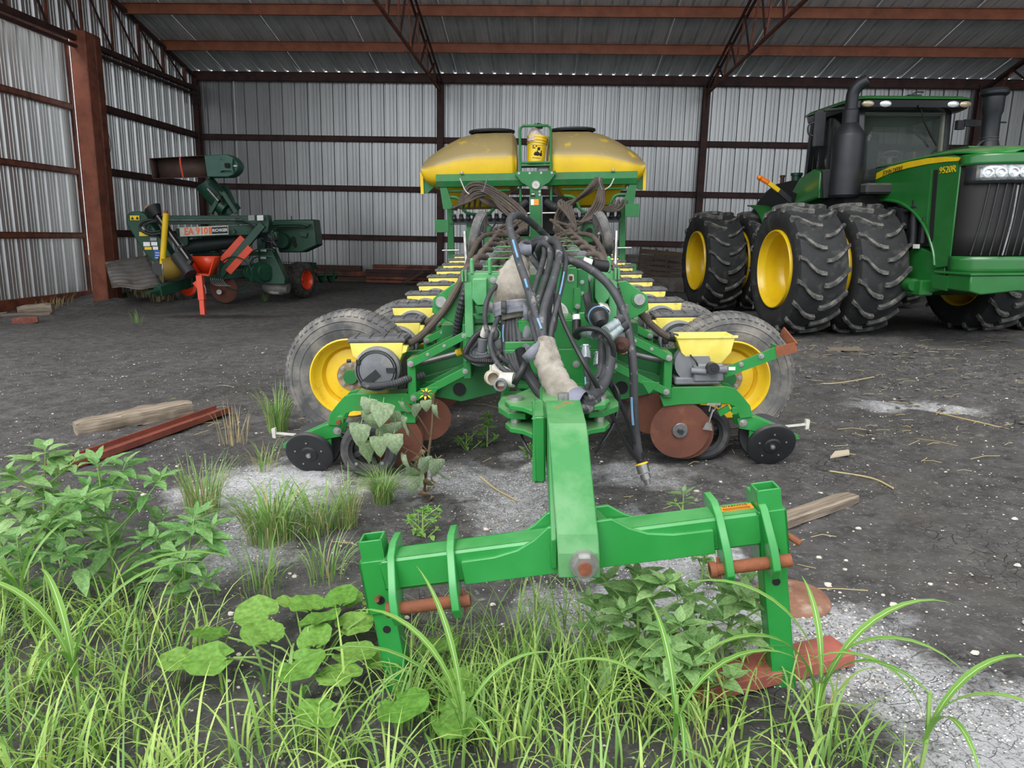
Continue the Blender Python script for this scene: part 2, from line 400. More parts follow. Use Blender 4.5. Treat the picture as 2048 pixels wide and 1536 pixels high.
gm = bpy.data.materials.new('soil'); gm.use_nodes = True; MATS['soil'] = gm
def soil_nodes(m):
    n = m.node_tree.nodes; l = m.node_tree.links; b = n['Principled BSDF']
    b.inputs['Roughness'].default_value = .92; b.inputs['Specular IOR Level'].default_value = .25
    t = n.new('ShaderNodeTexCoord')
    def noi(sc, det=6, rg=.6, off=0):
        q = n.new('ShaderNodeTexNoise'); q.inputs['Scale'].default_value = sc; q.inputs['Detail'].default_value = det; q.inputs['Roughness'].default_value = rg
        mp = n.new('ShaderNodeMapping'); mp.inputs['Location'].default_value = (off, off*.7, 0); l.new(t.outputs['Object'], mp.inputs[0]); l.new(mp.outputs[0], q.inputs[0]); return q.outputs[0]
    def mr(s, a, c, d=0, e=1):
        q = n.new('ShaderNodeMapRange'); q.inputs[1].default_value = a; q.inputs[2].default_value = c; q.inputs[3].default_value = d; q.inputs[4].default_value = e
        l.new(s, q.inputs[0]); return q.outputs[0]
    def mul(a, c, op='MULTIPLY'):
        q = n.new('ShaderNodeMath'); q.operation = op
        for i, s in enumerate((a, c)):
            if isinstance(s, (int, float)): q.inputs[i].default_value = s
            else: l.new(s, q.inputs[i])
        return q.outputs[0]
    def mix(fac, a, c):
        q = n.new('ShaderNodeMix'); q.data_type = 'RGBA'; l.new(fac, q.inputs[0])
        for i, s in ((6, a), (7, c)):
            if isinstance(s, tuple): q.inputs[i].default_value = (*s, 1)
            else: l.new(s, q.inputs[i])
        return q.outputs[2]
    c = mix(mr(noi(.5), .35, .65), S(120,118,117), S(97,95,94))
    c = mix(mr(noi(7, 8, .7), .38, .72), c, S(62,61,60))
    c = mix(mul(mr(noi(22, 6, .7, 3), .55, .72), .6), c, S(158,156,154))
    c = mix(mul(mr(noi(1.3, 5, .6, 9), .52, .7), .5), c, S(110,103,95))
    # drying cracks, left and centre
    vo = n.new('ShaderNodeTexVoronoi'); vo.feature = 'DISTANCE_TO_EDGE'; vo.inputs['Scale'].default_value = 13
    dis = n.new('ShaderNodeMapping'); l.new(t.outputs['Object'], dis.inputs[0])
    wob = n.new('ShaderNodeTexNoise'); wob.inputs['Scale'].default_value = 6; l.new(t.outputs['Object'], wob.inputs[0])
    va = n.new('ShaderNodeVectorMath'); va.operation = 'MULTIPLY_ADD'; va.inputs[1].default_value = (.16,.16,0); l.new(wob.outputs[1], va.inputs[0]); l.new(t.outputs['Object'], va.inputs[2])
    l.new(va.outputs[0], vo.inputs['Vector'])
    crack = mul(mr(vo.outputs['Distance'], .0, .03, 1, 0), mr(noi(1.1, 3, .5, 21), .50, .66))
    # spilled white granular fertiliser: patches with their own outline
    sx = n.new('ShaderNodeSeparateXYZ'); l.new(t.outputs['Object'], sx.inputs[0])
    wv = noi(3.2, 5, .65, 33); wv2 = noi(3.2, 5, .65, 47)
    px = mul(sx.outputs[0], mul(mul(wv, .5, 'SUBTRACT'), .9), 'ADD'); py = mul(sx.outputs[1], mul(mul(wv2, .5, 'SUBTRACT'), .9), 'ADD')
    tot = None
    for (x0, y0, rx, ry, s) in ((-1.75,4.35,.55,.5,.9),(-.12,4.2,.28,.5,.55),(.25,3.55,.38,.45,1.0),(.62,3.25,.32,.2,.9),(.55,2.75,.6,.28,.9),(.98,2.65,.4,.3,.9),
                                (1.22,2.35,.3,.28,.9),(1.6,1.9,.55,.42,1.0),(.05,4.9,.25,.3,.7),(.6,4.6,.3,.25,.45),(-.6,4.5,.5,.35,.45),(3.4,6.6,.6,.25,.5),(-1.55,3.5,.25,.5,.5),(1.9,1.5,.5,.4,.9)):
        e = mul(mul(mul(mul(px, x0, 'SUBTRACT'), 1/rx), 2, 'POWER'), mul(mul(mul(py, y0, 'SUBTRACT'), 1/ry), 2, 'POWER'), 'ADD')
        k = mul(mr(e, .2, 1.5, 1, 0), s)
        tot = k if tot is None else mul(tot, k, 'MAXIMUM')
    c = mix(mul(crack, mr(tot, .0, .3, .6, 0)), c, S(26,24,24))
    speck = mul(mr(noi(150, 2, .5, 5), .47, .56), mr(noi(60, 3, .6, 15), .38, .56), 'MAXIMUM')
    soft = mr(noi(9, 5, .7, 14), .3, .7)
    fert = mul(mul(mul(tot, mul(soft, .35, 'ADD')), 1.7), mul(mul(speck, .9), .1, 'ADD'))
    c = mix(fert, c, S(214,214,216))
    # oil stain round the extractor's jack
    e = mul(mul(mul(mul(px, -6.9, 'SUBTRACT'), 1/1.5), 2, 'POWER'), mul(mul(mul(py, 14.95, 'SUBTRACT'), 1/.45), 2, 'POWER'), 'ADD')
    c = mix(mul(mr(e, .3, 1.3, 1, 0), .7), c, S(36,34,33))
    # thin pale grit everywhere
    grit = mul(mul(mr(noi(60, 2, .5, 61), .66, .72), mr(noi(21, 2, .5, 63), .68, .75), 'MAXIMUM'), mr(noi(1.4, 4, .6, 77), .38, .62))
    c = mix(mul(grit, .75), c, S(205,200,188))
    l.new(c, b.inputs['Base Color'])
    bp = n.new('ShaderNodeBump'); bp.inputs['Strength'].default_value = 1.0; bp.inputs['Distance'].default_value = .03
    h = mul(mul(noi(28, 8, .75, 2), mul(noi(90, 3, .6, 8), .35), 'ADD'), mul(crack, -.6), 'ADD')
    l.new(h, bp.inputs['Height']); l.new(bp.outputs[0], b.inputs['Normal'])
soil_nodes(gm)
floor = g.build('floor', gm, smooth=180, kind='structure'); floor['label'] = 'dark grey dirt floor and yard with white grit'

# ---------------------------------------------------------------- pole shed
YB, XL, XD, XR = 24.0, -11.42, -12.3, 21.0
PER = .4085
def roofz(y): return 6.47+.228*(YB-y)
def rib_profile(n, rib=.05, minor=.009, run=.022):
    pts = []; c = .352
    for i in range(n):
        o = i*PER
        for a, d in ((0,0),(.095,0),(.105,minor),(.125,minor),(.135,0),(.205,0),(.215,minor),(.235,minor),(.245,0),(c-.022-run,0),(c-.022,rib),(c+.018,rib),(c+.018+run,0)):
            pts.append((o+a, d))
    pts.append((n*PER, 0)); return pts
PROF = rib_profile(3); PW = 3*PER

wall_back = empty('wall_back', (5, YB, 0), kind='structure'); wall_back['label'] = 'ribbed galvanised back wall of the shed'
OFF['wall_back'] = V((5, YB, 0))
def wall_panel(parent, name, o, u, nrm, z0, z1, m='galv', nper=3):
    b = MB(); o, u, nrm = V(o), V(u), V(nrm); pr = rib_profile(nper, .062, .011, .036) if m == 'galv_lit' else rib_profile(nper, .05, .010, .018)
    zf = z1 if callable(z1) else (lambda s: z1)
    b.grid([[o+u*s+nrm*d+V((0,0,z0)) for s, d in pr], [o+u*s+nrm*d+V((0,0,zf(s))) for s, d in pr]])
    return b.build(name, m, parent, smooth=15)
x = XL; i = 0; proto = None
while x < XR:
    if proto is None:
        proto = wall_panel(wall_back, 'wall_panel', (x, YB, 0), (1,0,0), (0,1,0), -.02, 6.43)
    else: clone(proto, wall_back, (PW*i, (.004 if i % 2 else 0), 0))
    x += PW; i += 1
def girt(p0, p1, parent, name='girt', w=.07, h=.17, m='redox_dark', inn=(0,-1,0)):
    b = MB(); p0, p1 = V(p0), V(p1); n = V(inn)
    b.bar(p0+n*.02, p1+n*.02, .012, h); 
    b.bar(p0+n*.05+V((0,0,h/2)), p1+n*.05+V((0,0,h/2)), w, .012); b.bar(p0+n*.05-V((0,0,h/2)), p1+n*.05-V((0,0,h/2)), w, .012)
    b.bar(p0+n*.085, p1+n*.085, .012, h-.03)
    return b.build(name, m, parent, smooth=20)
for z in (4.5, 2.97, 1.42, .05):
    girt((XL, YB-.02, z), (XR, YB-.02, z), wall_back, h=(.17 if z > 1 else .14))
POSTX = [XL+.03, -3.56, 4.67, 12.85, 20.9]
for k, px in enumerate(POSTX):
    b = MB(); b.box((px, YB-.23, 3.05), (.20, .015, 6.5)); b.box((px, YB-.05, 3.05), (.20, .015, 6.5)); b.box((px, YB-.14, 3.05), (.016, .2, 6.5))
    b.box((px, YB-.25, .03), (.34, .3, .03)); b.build('post', 'redox_dark', wall_back, smooth=20)
girt((XL, YB-.10, 6.33), (XR, YB-.10, 6.33), wall_back, 'eave_strut', h=.27)

wall_left = empty('wall_left', (XL, 20, 0), kind='structure'); wall_left['label'] = 'ribbed galvanised end wall with rusty red framing'
OFF['wall_left'] = V((XL, 20, 0))
y = YB; 
while y > 6.5:
    y1 = y-PW
    z0 = -.5 if y1 > 17.8 else 5.95
    wall_panel(wall_left, 'wall_panel', (XL-.02, y1, 0), (0,1,0), (-1,0,0), z0, lambda s, y1=y1: roofz(y1+s)+.01, 'galv_lit')
    y = y1
for z in (4.52, 2.97, 1.42):
    girt((XL, 18.5, z), (XL, YB-.05, z), wall_left, inn=(1,0,0))
# heavy column at the end of the sliding door
b = MB(); b.box((XL+.16, 17.95, 2.85), (.40, .36, 6.5), ch=.02); b.build('column', 'redox_light', wall_left)
b = MB(); b.box((XL+.17, 18.27, 2.85), (.40, .30, 6.5), ch=.04); b.build('column_shade_side', 'redox', wall_left)  # darker box whose colour stands for the column's shadow side
b = MB(); b.tube([(XL+.2,18.47,5.3),(XL+.3,18.5,4.8),(XL+.24,18.5,4.2),(XL+.34,18.48,3.6),(XL+.2,18.5,3.2)], .008, 6); b.build('electric_cable', 'cable', wall_left)
# lattice beam above the door and along the gable
def lattice(parent, name, A, B, C, D, n, t=.05, m='redox_dark', web=.03):
    # chord A->B and chord C->D with zigzag webs
    b = MB(); A, B, C, D = V(A), V(B), V(C), V(D)
    root = b.bar(A, B, t*1.5, t*1.5).build('top_chord', m, parent)
    MB().cyl(C, D, t*.62, 10).build('bottom_chord', m, parent)
    for i in range(n):
        p = A.lerp(B, i/n); q = C.lerp(D, (i+.5)/n); r = A.lerp(B, (i+1)/n)
        MB().bar(p, q, web, web).build('web', m, parent); MB().bar(q, r, web, web).build('web', m, parent)
tr = empty('door_truss', (0,0,0), parent=wall_left); OFF['door_truss'] = V((XL, 20, 0))
b = MB(); b.bar((XL+.12, 6.5, 5.92), (XL+.12, YB-.2, 5.92), .10, .12); b.bar((XL+.12, 6.5, 5.74), (XL+.12, YB-.2, 5.74), .10, .06); b.build('header_beam', 'redox_dark', tr)
for k in range(12):
    yy = YB-.9-k*1.25
    if yy < 7.5: break
    MB().bar((XL+.1, yy, 5.95), (XL+.1, yy, roofz(yy)-.25), .05, .05, up=(0,1,0)).build('web', 'redox', tr)
    MB().bar((XL+.1, yy, 5.98), (XL+.1, yy-1.25, roofz(yy-1.25)-.25), .04, .04, up=(1,0,0)).build('web', 'redox_dark', tr)
MB().bar((XL+.1, YB-.1, roofz(YB)-.2), (XL+.1, 6.5, roofz(6.5)-.2), .08, .09).build('top_chord', 'redox_dark', tr)
MB().box((XL+.13, YB-.28, 5.75), (.02, .5, .6)).build('gusset', 'redox_dark', tr)

door = empty('door_1', (XD, 16, 0), kind='structure'); door['label'] = 'ribbed galvanised sliding door with rust red rails'
OFF['door_1'] = V((XD, 16, 0))
y = 18.95; k = 0
while y > 11:
    y1 = y-PW; wall_panel(door, 'door_panel', (XD-.02, y1, 0), (0,1,0), (-1,0,0), -.22, 6.15, 'galv_lit'); y = y1
for z in (4.55, 2.96, 1.35): girt((XD, 11, z), (XD, 18.9, z), door, 'rail', w=.06, h=.14, m='redox', inn=(1,0,0))
MB().bar((XD+.05, 11, -.22), (XD+.05, 18.95, -.22), .08, .26).build('bottom_rail', 'redox', door)
MB().bar((XD+.05, 11, 6.14), (XD+.05, 18.95, 6.14), .07, .12).build('top_rail', 'redox', door)
MB().box((XD+.05, 18.9, 2.95), (.07, .09, 6.4)).build('door_stile', 'redox', door)
MB().box((XD+.07, 19.04, 2.95), (.03, .05, 6.5)).build('edge_trim', 'dirty_white', door)
MB().bar((XD+.25, 9, 6.25), (XD+.25, 19.3, 6.25), .16, .10).build('door_track', 'redox_dark', door)

added_wall_right = empty('added_wall_right', (XR, 15, 0), kind='structure'); added_wall_right['label'] = 'unseen ribbed galvanised end wall added to block side light'
OFF['added_wall_right'] = V((XR, 15, 0))  # right wall is out of view, added to hold back side light
y = YB
while y > 6.5:
    y1 = y-PW; wall_panel(added_wall_right, 'wall_panel', (XR+.02, y1, 0), (0,1,0), (1,0,0), -.1, lambda s, y1=y1: roofz(y1+s)+.01); y = y1
for z in (4.5, 2.97, 1.42): girt((XR, 6.5, z), (XR, YB-.05, z), added_wall_right, inn=(-1,0,0))

ceiling = empty('ceiling', (4, 18, 7), kind='structure'); ceiling['label'] = 'ribbed metal shed roof on red brown purlins'
OFF['ceiling'] = V((4, 18, 7))
YF = 6.5  # roof's front edge, out of view, run forward to darken the interior
x = XL-.2; i = 0; proto = None
ang = math.atan(.228); nrm = V((0, math.sin(ang), math.cos(ang)))
while x < XR:
    if proto is None:
        b = MB(); pr = rib_profile(3, .05, .010, .032)
        b.grid([[V((x+s, yy, roofz(yy)))+nrm*d for s, d in pr] for yy in (YB-.045, YF)])
        proto = b.build('roof_panel', 'galv_roof', ceiling, smooth=15)
    else: clone(proto, ceiling, (PW*i, 0, .002*(i % 2)))
    x += PW; i += 1
for yy in (22.02, 20.1, 18.15, 16.2, 14.25, 12.3, 10.3, 8.35, 6.6):
    z = roofz(yy)
    b = MB(); b.box(((XL+XR)/2, yy, z-.145), (XR-XL, .012, .25)); b.box(((XL+XR)/2, yy-.03, z-.015), (XR-XL, .07, .012)); b.box(((XL+XR)/2, yy-.03, z-.27), (XR-XL, .07, .012))
    b.build('purlin', mat('purlin_brown', S(158,92,62), .6, 0, var=S(132,74,50), scale=3, dirt=S(104,66,50), dscale=2, dlo=.55, dhi=.8), ceiling)
    for px in POSTX[1:4]:
        MB().box((px+.45, yy-.012, z-.145), (.5, .012, .2)).build('purlin_splice', 'purlin_brown', ceiling)
for k, px in enumerate(POSTX[1:4]):
    tt = empty('roof_truss', (0,0,0), parent=ceiling); OFF[tt.name] = V((4, 18, 7))
    A = V((px+.02, YB-.2, roofz(YB)-.32)); B = V((px+.02, YF, roofz(YF)-.32))
    C = V((px+.0, YB-.22, 5.95)); D = V((px, YF, 6.12))
    b = MB()
    for dx in (-.06, .06): b.bar(A+V((dx,0,0)), B+V((dx,0,0)), .045, .07)
    b.build('top_chord', 'redox_dark', tt)
    MB().cyl(C, D, .045, 10).build('bottom_chord', 'redox', tt)
    n = 13
    for q in range(n):
        p = A.lerp(B, q/n); c = C.lerp(D, (q+.6)/n); r = A.lerp(B, (q+1)/n)
        if q > 0: MB().bar(p, c, .04, .04).build('web', 'redox_dark', tt)
        MB().bar(c, r, .04, .04).build('web', 'redox', tt)
    MB().prism([(-.25,0),(.12,0),(.12,-.7),(0,-.7)], (px, YB-.24, 6.2), (0,1,0), (0,0,1), .02).build('gusset', 'redox_dark', tt)

# ---------------------------------------------------------------- planter
PLR = Matrix.Rotation(R(1.6), 3, 'Z') @ Matrix.Rotation(R(-2.0), 3, 'Y')
PLO = V((.12-.028*8, 8, .035*(.12-.028*8)))
planter = empty('planter', PLO, PLR.to_euler(), 'green front-folding row crop planter with two dusty yellow bulk seed tanks', 'planter')
OFF['planter'] = V((0, 8, 0))
def ray_dir(px, py): return cx*(px-1024)/1450+cd*(py-768)/1450+fw
PLI = PLR.transposed()
PLC = PLI@(V((0, 0, CAMH))-PLO)+V((0, 8, 0))
def pl(px, py, y):
    d = PLI@ray_dir(px, py); return PLC+d*((y-PLC.y)/d.y)
def P(mb, name, m, parent=None, **k): return mb.build(name, m, parent or planter, **k)

# --- front hitch: cross tube on a central pin, two drop legs
hc = V((.098, 2.2, .544)); ha = R(7.5)
HU = V((math.cos(ha), 0, math.sin(ha))); HV = V((-math.sin(ha), 0, math.cos(ha))); HD = V((0, 1, 0))
def H(a, d, b): return hc+HU*a+HD*d+HV*b
HR = Matrix((HU, HD, HV)).transposed()
b = MB(); b.box(H(-.045, .09, -.005), (1.27, .11, .115), HR, ch=.012)
# swelling centre plates, front and back
prof = [(-.40,-.064),(.43,-.064),(.43,.018),(.30,.020),(.22,.034),(.16,.062),(.11,.10),(-.10,.10),(-.15,.062),(-.21,.034),(-.29,.020),(-.40,.018)]
for d in (.028, .152): b.prism(prof, H(0, d, .0), HU, HV, .016)
cross = P(b, 'hitch_crossbar', 'green_hitch', bev=.003)
b = MB(); b.prism([(-.1,0),(.1,0),(.06,.05),(-.06,.05)], H(0,.09,.058), HU, HV, .1); P(b, 'weld_saddle', 'green_worn', cross)
for a in (-.63, -.43, .455, .6):
    b = MB(); q = [(.19,.085),(.09,.09),(.03,.065),(-.045,-.045),(-.06,-.11),(-.035,-.15),(.015,-.152),(.05,-.12),(.065,-.065),(.19,-.06)]
    b.prism(q, H(a, 0, 0), HD, HV, .026); P(b, 'ear_plate', 'green_hitch', cross, bev=.003)
for a0, a1 in ((-.665,-.385),(.4,.66)):
    b = MB(); b.cyl(H(a0, -.005, -.105), H(a1, -.005, -.105), .021, 18); b.cyl(H(a0,-.005,-.105), H(a0+.02,-.005,-.105), .026, 18)
    e = a1-.02 if a0 < 0 else a0+.03
    b.cyl(H(e, -.005, -.065), H(e, -.005, -.145), .006, 8); P(b, 'hitch_pin', 'rust', cross)
for a in (-.695, .625):
    b = MB(); w = .078
    b.lathe([(0,0)], (0,0,0), (0,0,1), 3) if False else None
    # square tube leg: four walls so that its top is open
    for dx, dy, sx, sy in ((-1,0,.008,w),(1,0,.008,w),(0,-1,w,.008),(0,1,w,.008)):
        b.box(H(a+dx*(w/2-.004), .09+dy*(w/2-.004), -.28), (sx, sy, .80), HR)
    leg = P(b, 'drop_leg', 'green_hitch', cross, bev=.002)
    b = MB(); w2 = .098
    for dx, dy, sx, sy in ((-1,0,.01,w2),(1,0,.01,w2),(0,-1,w2,.01),(0,1,w2,.01)):
        b.box(H(a+dx*(w2/2-.005), .09+dy*(w2/2-.005), -.045), (sx, sy, .19), HR)
    P(b, 'leg_sleeve', 'green_hitch', cross, bev=.002)
    P(MB().cyl(H(a, .049, -.205), H(a, .0515, -.205), .0135, 16), 'peg_hole_shade', 'black_matte', cross); P(MB().cyl(H(a, .039, -.09), H(a,.0415,-.09), .016, 16), 'peg_hole_shade', 'black_matte', cross)  # solid black discs paint the shade inside the peg holes
    b = MB(); b.cyl(H(a, .13, -.09), H(a-.004, .015, -.075), .009, 10) if a < 0 else b.cyl(H(a+.02, .10, -.03), H(a+.085, .04, -.075), .011, 10); P(b, 'locking_pin', 'rust', cross)
b = MB(); 
b.cyl(H(0, .02, 0), H(0, -.098, 0), .036, 6); P(b, 'castle_nut', 'zinc', cross, smooth=20)
b = MB(); b.cyl(H(0, .02, 0), H(0, -.112, 0), .021, 18); P(b, 'pivot_bolt', 'rust', cross)
b = MB(); b.cyl(H(0,.0,0), H(0,-.078,0), .045, 24); P(b, 'washer', 'zinc', cross)
MB().prism([(-.055,-.02),(.055,-.02),(.055,.02),(-.055,.02)], H(.525,.095,.0545), HU, HD, .002).build('warning_label', 'label_orange', cross)
text('label_print', 'WARNING', .017, 'print_black', H(.525,.107,.056), HU, HD, cross, depth=.0004)
for q in range(3): MB().box(H(.525,.092-q*.007,.056), (.09,.0022,.0006), HR).build('label_line', 'print_black', cross)

# --- tongue: bent strap carrying the hitch, box tongue, clevis plates
b = MB()
path = [(2.135,.495,.083),(2.142,.575,.081),(2.165,.630,.079),(2.40,.900,.062),(2.43,.925,.060),(2.66,.955,.055)]
rr = []
for (y, z, x), (ny, nz) in zip(path, ((-1,0),(-.95,.2),(-.72,.7),(-.6,.8),(-.25,.97),(0,1))):
    rr.append([V((x-.066,y,z)), V((x+.066,y,z)), V((x+.066,y-ny*.024,z-nz*.024)), V((x-.066,y-ny*.024,z-nz*.024)), V((x-.066,y,z))])
b.grid(rr); b.f.append([0,1,2,3]); b.f.append([len(b.v)-5+k for k in (3,2,1,0)])
strap = P(b, 'hitch_strap', 'green_worn', bev=.004, recalc=True, smooth=12)
b = MB()
b.prism([(2.19,.50),(2.19,.60),(2.46,.88),(2.95,.88),(2.95,.66),(2.40,.58),(2.30,.50)], (.005,0,0), (0,1,0), (0,0,1), .02)
b.prism([(2.19,.50),(2.19,.60),(2.46,.88),(2.95,.88),(2.95,.66),(2.40,.58),(2.30,.50)], (.125,0,0), (0,1,0), (0,0,1), .02)
b.box((.077, 2.80, .75), (.09,.5,.02)); b.box((.085, 2.36, .545), (.10,.02,.16))
P(b, 'tongue_cheek', 'green', bev=.004)
b = MB(); b.box((.05, 3.25, .79), (.15, .95, .15), ch=.012); b.box((-.035, 2.86, .745), (.05,.30,.27), ch=.01); P(b, 'tongue_beam', 'green', bev=.003)
b = MB(); b.cyl((.06,2.74,.86),(.06,2.74,.965),.022,18); P(b, 'tongue_pin', 'zinc')
for z, t in ((.805,.024),(.70,.024)):
    b = MB()
    b.prism([(-.03,3.02),(-.10,3.14),(-.16,3.18),(-.185,3.26),(-.16,3.36),(-.05,3.6),(.19,3.6),(.28,3.36),(.30,3.26),(.27,3.18),(.2,3.14),(.13,3.02)], (0,0,z), (1,0,0), (0,1,0), t); P(b, 'clevis_plate', 'green', bev=.004)
b = MB()
b.prism([(-.22,3.36),(-.225,3.45),(-.2,3.72),(.34,3.72),(.36,3.45),(.35,3.36),(.27,3.26),(.2,3.24),(.1,3.4),(-.02,3.4),(-.09,3.22),(-.17,3.24)], (0,0,.752), (1,0,0), (0,1,0), .03); P(b, 'swing_plate', 'green', bev=.004)
for x in (-.135, .25):
    b = MB(); b.cyl((x, 3.29, .69), (x, 3.29, .825), .026, 18); b.cyl((x,3.29,.817),(x,3.29,.832),.036,18); P(b, 'clevis_pin', 'zinc')

# --- centre mast and front plates
b = MB()
b.box((.02, 3.98, .84), (.30, .36, .58), ch=.01); b.box((.03, 4.6, .80), (.24, 1.4, .24), ch=.012)
b.prism([(-.19,.70),(-.235,.68),(-.21,.80),(-.2,.98),(.33,.98),(.32,.80),(.345,.68),(.30,.70),(.28,.79),(-.17,.79)], (0,3.77,0), (1,0,0), (0,0,1), .025)
b.prism([(.16,.98),(.16,1.13),(.19,1.17),(.29,1.17),(.33,1.13),(.33,.98)], (0,3.77,0), (1,0,0), (0,0,1), .02)
b.prism([(-.20,.98),(-.20,1.02),(.0,1.02),(.0,.98)], (0,3.77,0), (1,0,0), (0,0,1), .02)
mast = P(b, 'mast_front', 'green', bev=.004)
b = MB(); b.bar((-.13,3.755,.60),(-.13,3.755,.77),.02,.03,up=(0,1,0)); b.bar((.22,3.755,.60),(.22,3.755,.77),.02,.03,up=(0,1,0)); b.box((.045,3.75,.785),(.36,.02,.02)); P(b, 'window_frame', 'green', mast)
bolts(mast, [((x,3.755,z),(0,-1,0),.013) for x, z in ((.175,.90),(-.12,.93),(.30,.90),(.26,.63),(-.17,.64))])
b = MB(); b.box((.12, 4.2, 1.23), (.17, .06, .31), ch=.008); b.box((.205,4.19,1.21),(.04,.08,.12), ch=.005); panel = P(b, 'connector_panel', 'green', bev=.003)
b = MB(); b.box((.168,4.165,1.325),(.036,.02,.044), ch=.008); P(b, 'plug_socket', 'dirty_white', panel)
b = MB(); b.box((.168,4.153,1.325),(.018,.006,.022)); P(b, 'plug_core', 'rust', panel)
bolts(panel, [((.185,4.168,1.12),(0,-1,0),.006),((.206,4.15,1.165),(0,-1,0),.01),((.235,4.198,1.3),(0,-1,0),.008),((.235,4.198,1.235),(0,-1,0),.008)])
b = MB(); b.disc((.08,4.15,1.12),(0,1,0),.075,.05,28); b.box((.08,4.15,1.03),(.17,.05,.02)); P(b, 'motor_cover', 'dirty_white', panel)
b = MB(); b.box((.06,4.17,1.21),(.035,.008,.05)); P(b, 'serial_plate', 'label_yellow', panel)
b = MB(); b.box((.24,4.35,1.22),(.06,.3,.3)); b.box((.05,4.5,1.12),(.4,.05,.42)); P(b, 'inner_frame', 'green_dull', panel)

PIT = .055
def zt(y): return PIT*(y-4.65)
# --- wing tool bars with their end heads
for s in (-1, 1):
    b = MB(); b.bar((s*.40,4.55,.86), (s*.40,12.2,.86+zt(12.2)), .17, .17, ch=.012)
    wing = P(b, 'wing_toolbar', 'green', bev=.003)
    b = MB()
    b.box((s*.345, 4.62, 1.19), (.21, .24, .31), ch=.008); b.box((s*.44,4.6,1.12),(.05,.3,.34), ch=.006); b.box((s*.345,4.53,.93),(.19,.03,.18)); P(b, 'wing_head', 'green_faded', wing, bev=.004)
    b = MB(); b.prism([(-.04,.06),(.045,.06),(.05,-.06),(.02,-.10),(-.02,-.10),(-.04,-.06)], (s*.365,4.455,1.255), (s,0,0), (0,0,1), .12); P(b, 'stop_block', 'green_faded', wing, bev=.006)
    b = MB(); b.prism([(-.03,.0),(.035,0),(.02,-.045),(-.02,-.045)], (s*.365,4.44,1.15), (s,0,0), (0,0,1), .08); b.prism([(-.05,0),(.05,0),(.03,-.03),(-.03,-.03)], (s*.365,4.45,1.10), (s,0,0), (0,0,1), .06); P(b, 'stop_foot', 'green_dull', wing)
    for x in (.31, .42): P(MB().box((s*x, 4.52, 1.385), (.022, .06, .10), ch=.008), 'lifting_ear', 'green_faded', wing)
    for x in (.455, .475): P(MB().box((s*x,4.47,1.33),(.012,.05,.07), ch=.003), 'guide_tab', 'green_faded', wing)
    bolts(wing, [((s*.29,4.497,1.30),(0,-1,0),.014),((s*.30,4.512,.97),(0,-1,0),.010)])
    b = MB(); b.prism([(.42,1.00),(.44,1.26),(.56,1.27),(.70,1.17),(.71,1.08),(.60,1.02),(.52,.98)], (0,4.78,0), (s,0,0), (0,0,1), .05); b.prism([(.42,.90),(.44,1.16),(.56,1.10),(.6,1.0),(.52,.92)], (0,4.92,0), (s,0,0), (0,0,1), .05); arm = P(b, 'lift_arm', 'green', wing, bev=.005)
    b = MB(); b.cyl((s*.645,4.80,1.15),(s*.645,4.73,1.15),.036,20); P(b, 'pivot_pin', 'zinc', wing)
    b = MB(); b.cyl((s*.645,4.765,1.15),(s*.645,4.745,1.15),.05,20); P(b, 'pivot_boss', 'green', wing)
    # inner frame stiffeners that show through the parallel arms
    b = MB(); b.prism([(.30,.56),(.48,.50),(1.0,.66),(1.0,.78),(.7,.80),(.46,.98),(.30,.98)], (0,5.02,0), (s,0,0), (0,0,1), .03)
    b.prism([(.30,.5),(.55,.44),(.95,.52),(.8,.62),(.46,.72),(.30,.72)], (0,4.93,0), (s,0,0), (0,0,1), .03)
    b.box((s*.56,5.1,.86),(.24,.2,.22)); P(b, 'axle_bracket', 'green_dull', wing, bev=.004)
    b = MB(); b.cyl((s*.56,4.912,.53),(s*.56,4.905,.53),.045,20); P(b, 'bracket_hole_shade', 'black_matte', wing)  # black disc paints the dark of the bracket opening
    b = MB(); b.cyl((s*.55,4.80,.80),(s*.9,4.88,.70),.02,12); P(b, 'hydraulic_rod', 'steel', wing)
    b = MB(); b.cyl((s*.56,4.8,.80),(s*.52,4.79,.815),.024,12); P(b, 'rod_band', 'label_yellow', wing)
    b = MB(); b.box((s*.48,4.66,1.05),(.07,.1,.05)); b.cyl((s*.50,4.62,1.13),(s*.50,4.62,.88),.06,14,r1=.045); P(b, 'hose_guard', 'grey_plastic', wing) if s > 0 else None
    # top decks and wire hoops along the folded wing
    b = MB(); b.bar((s*.30,4.7,1.06),(s*.30,11.5,1.06+zt(11.5)), .24, .03); P(b, 'hose_tray', 'green_dull', wing)
    for k in range(7):
        y = 4.75+k*.72; z = 1.10+zt(y)
        hb = MB(); hb.tube([(s*.21,y,z),(s*.21,y,z+.17),(s*.215,y,z+.19),(s*.235,y,z+.20),(s*.40,y,z+.20),(s*.42,y,z+.19),(s*.425,y,z+.17),(s*.425,y,z)], .007, 6, smooth=0)
        P(hb, 'wire_hoop', 'green_worn', wing)
    rg = rng(7 if s < 0 else 8)
    for k in range(6):
        pts = []; ph = rg.uniform(0, 6)
        for j in range(15):
            y = 4.75+j*.36; pts.append((s*(.29+.10*math.sin(j*.55+ph+k)), y, 1.13+.05*(k % 3)+zt(y)+.03*math.sin(j*.9+k*1.7)))
        hb = MB(); hb.tube(pts, .022, 8, smooth=4); P(hb, 'seed_hose', 'hose_brown', wing)
    hb = MB(); hb.tube([(s*.60,5.2,1.0),(s*.50,6.0,1.22),(s*.44,6.8,1.36),(s*.38,7.6,1.40)], .058, 14); P(hb, 'vacuum_duct', 'grey_plastic', wing)
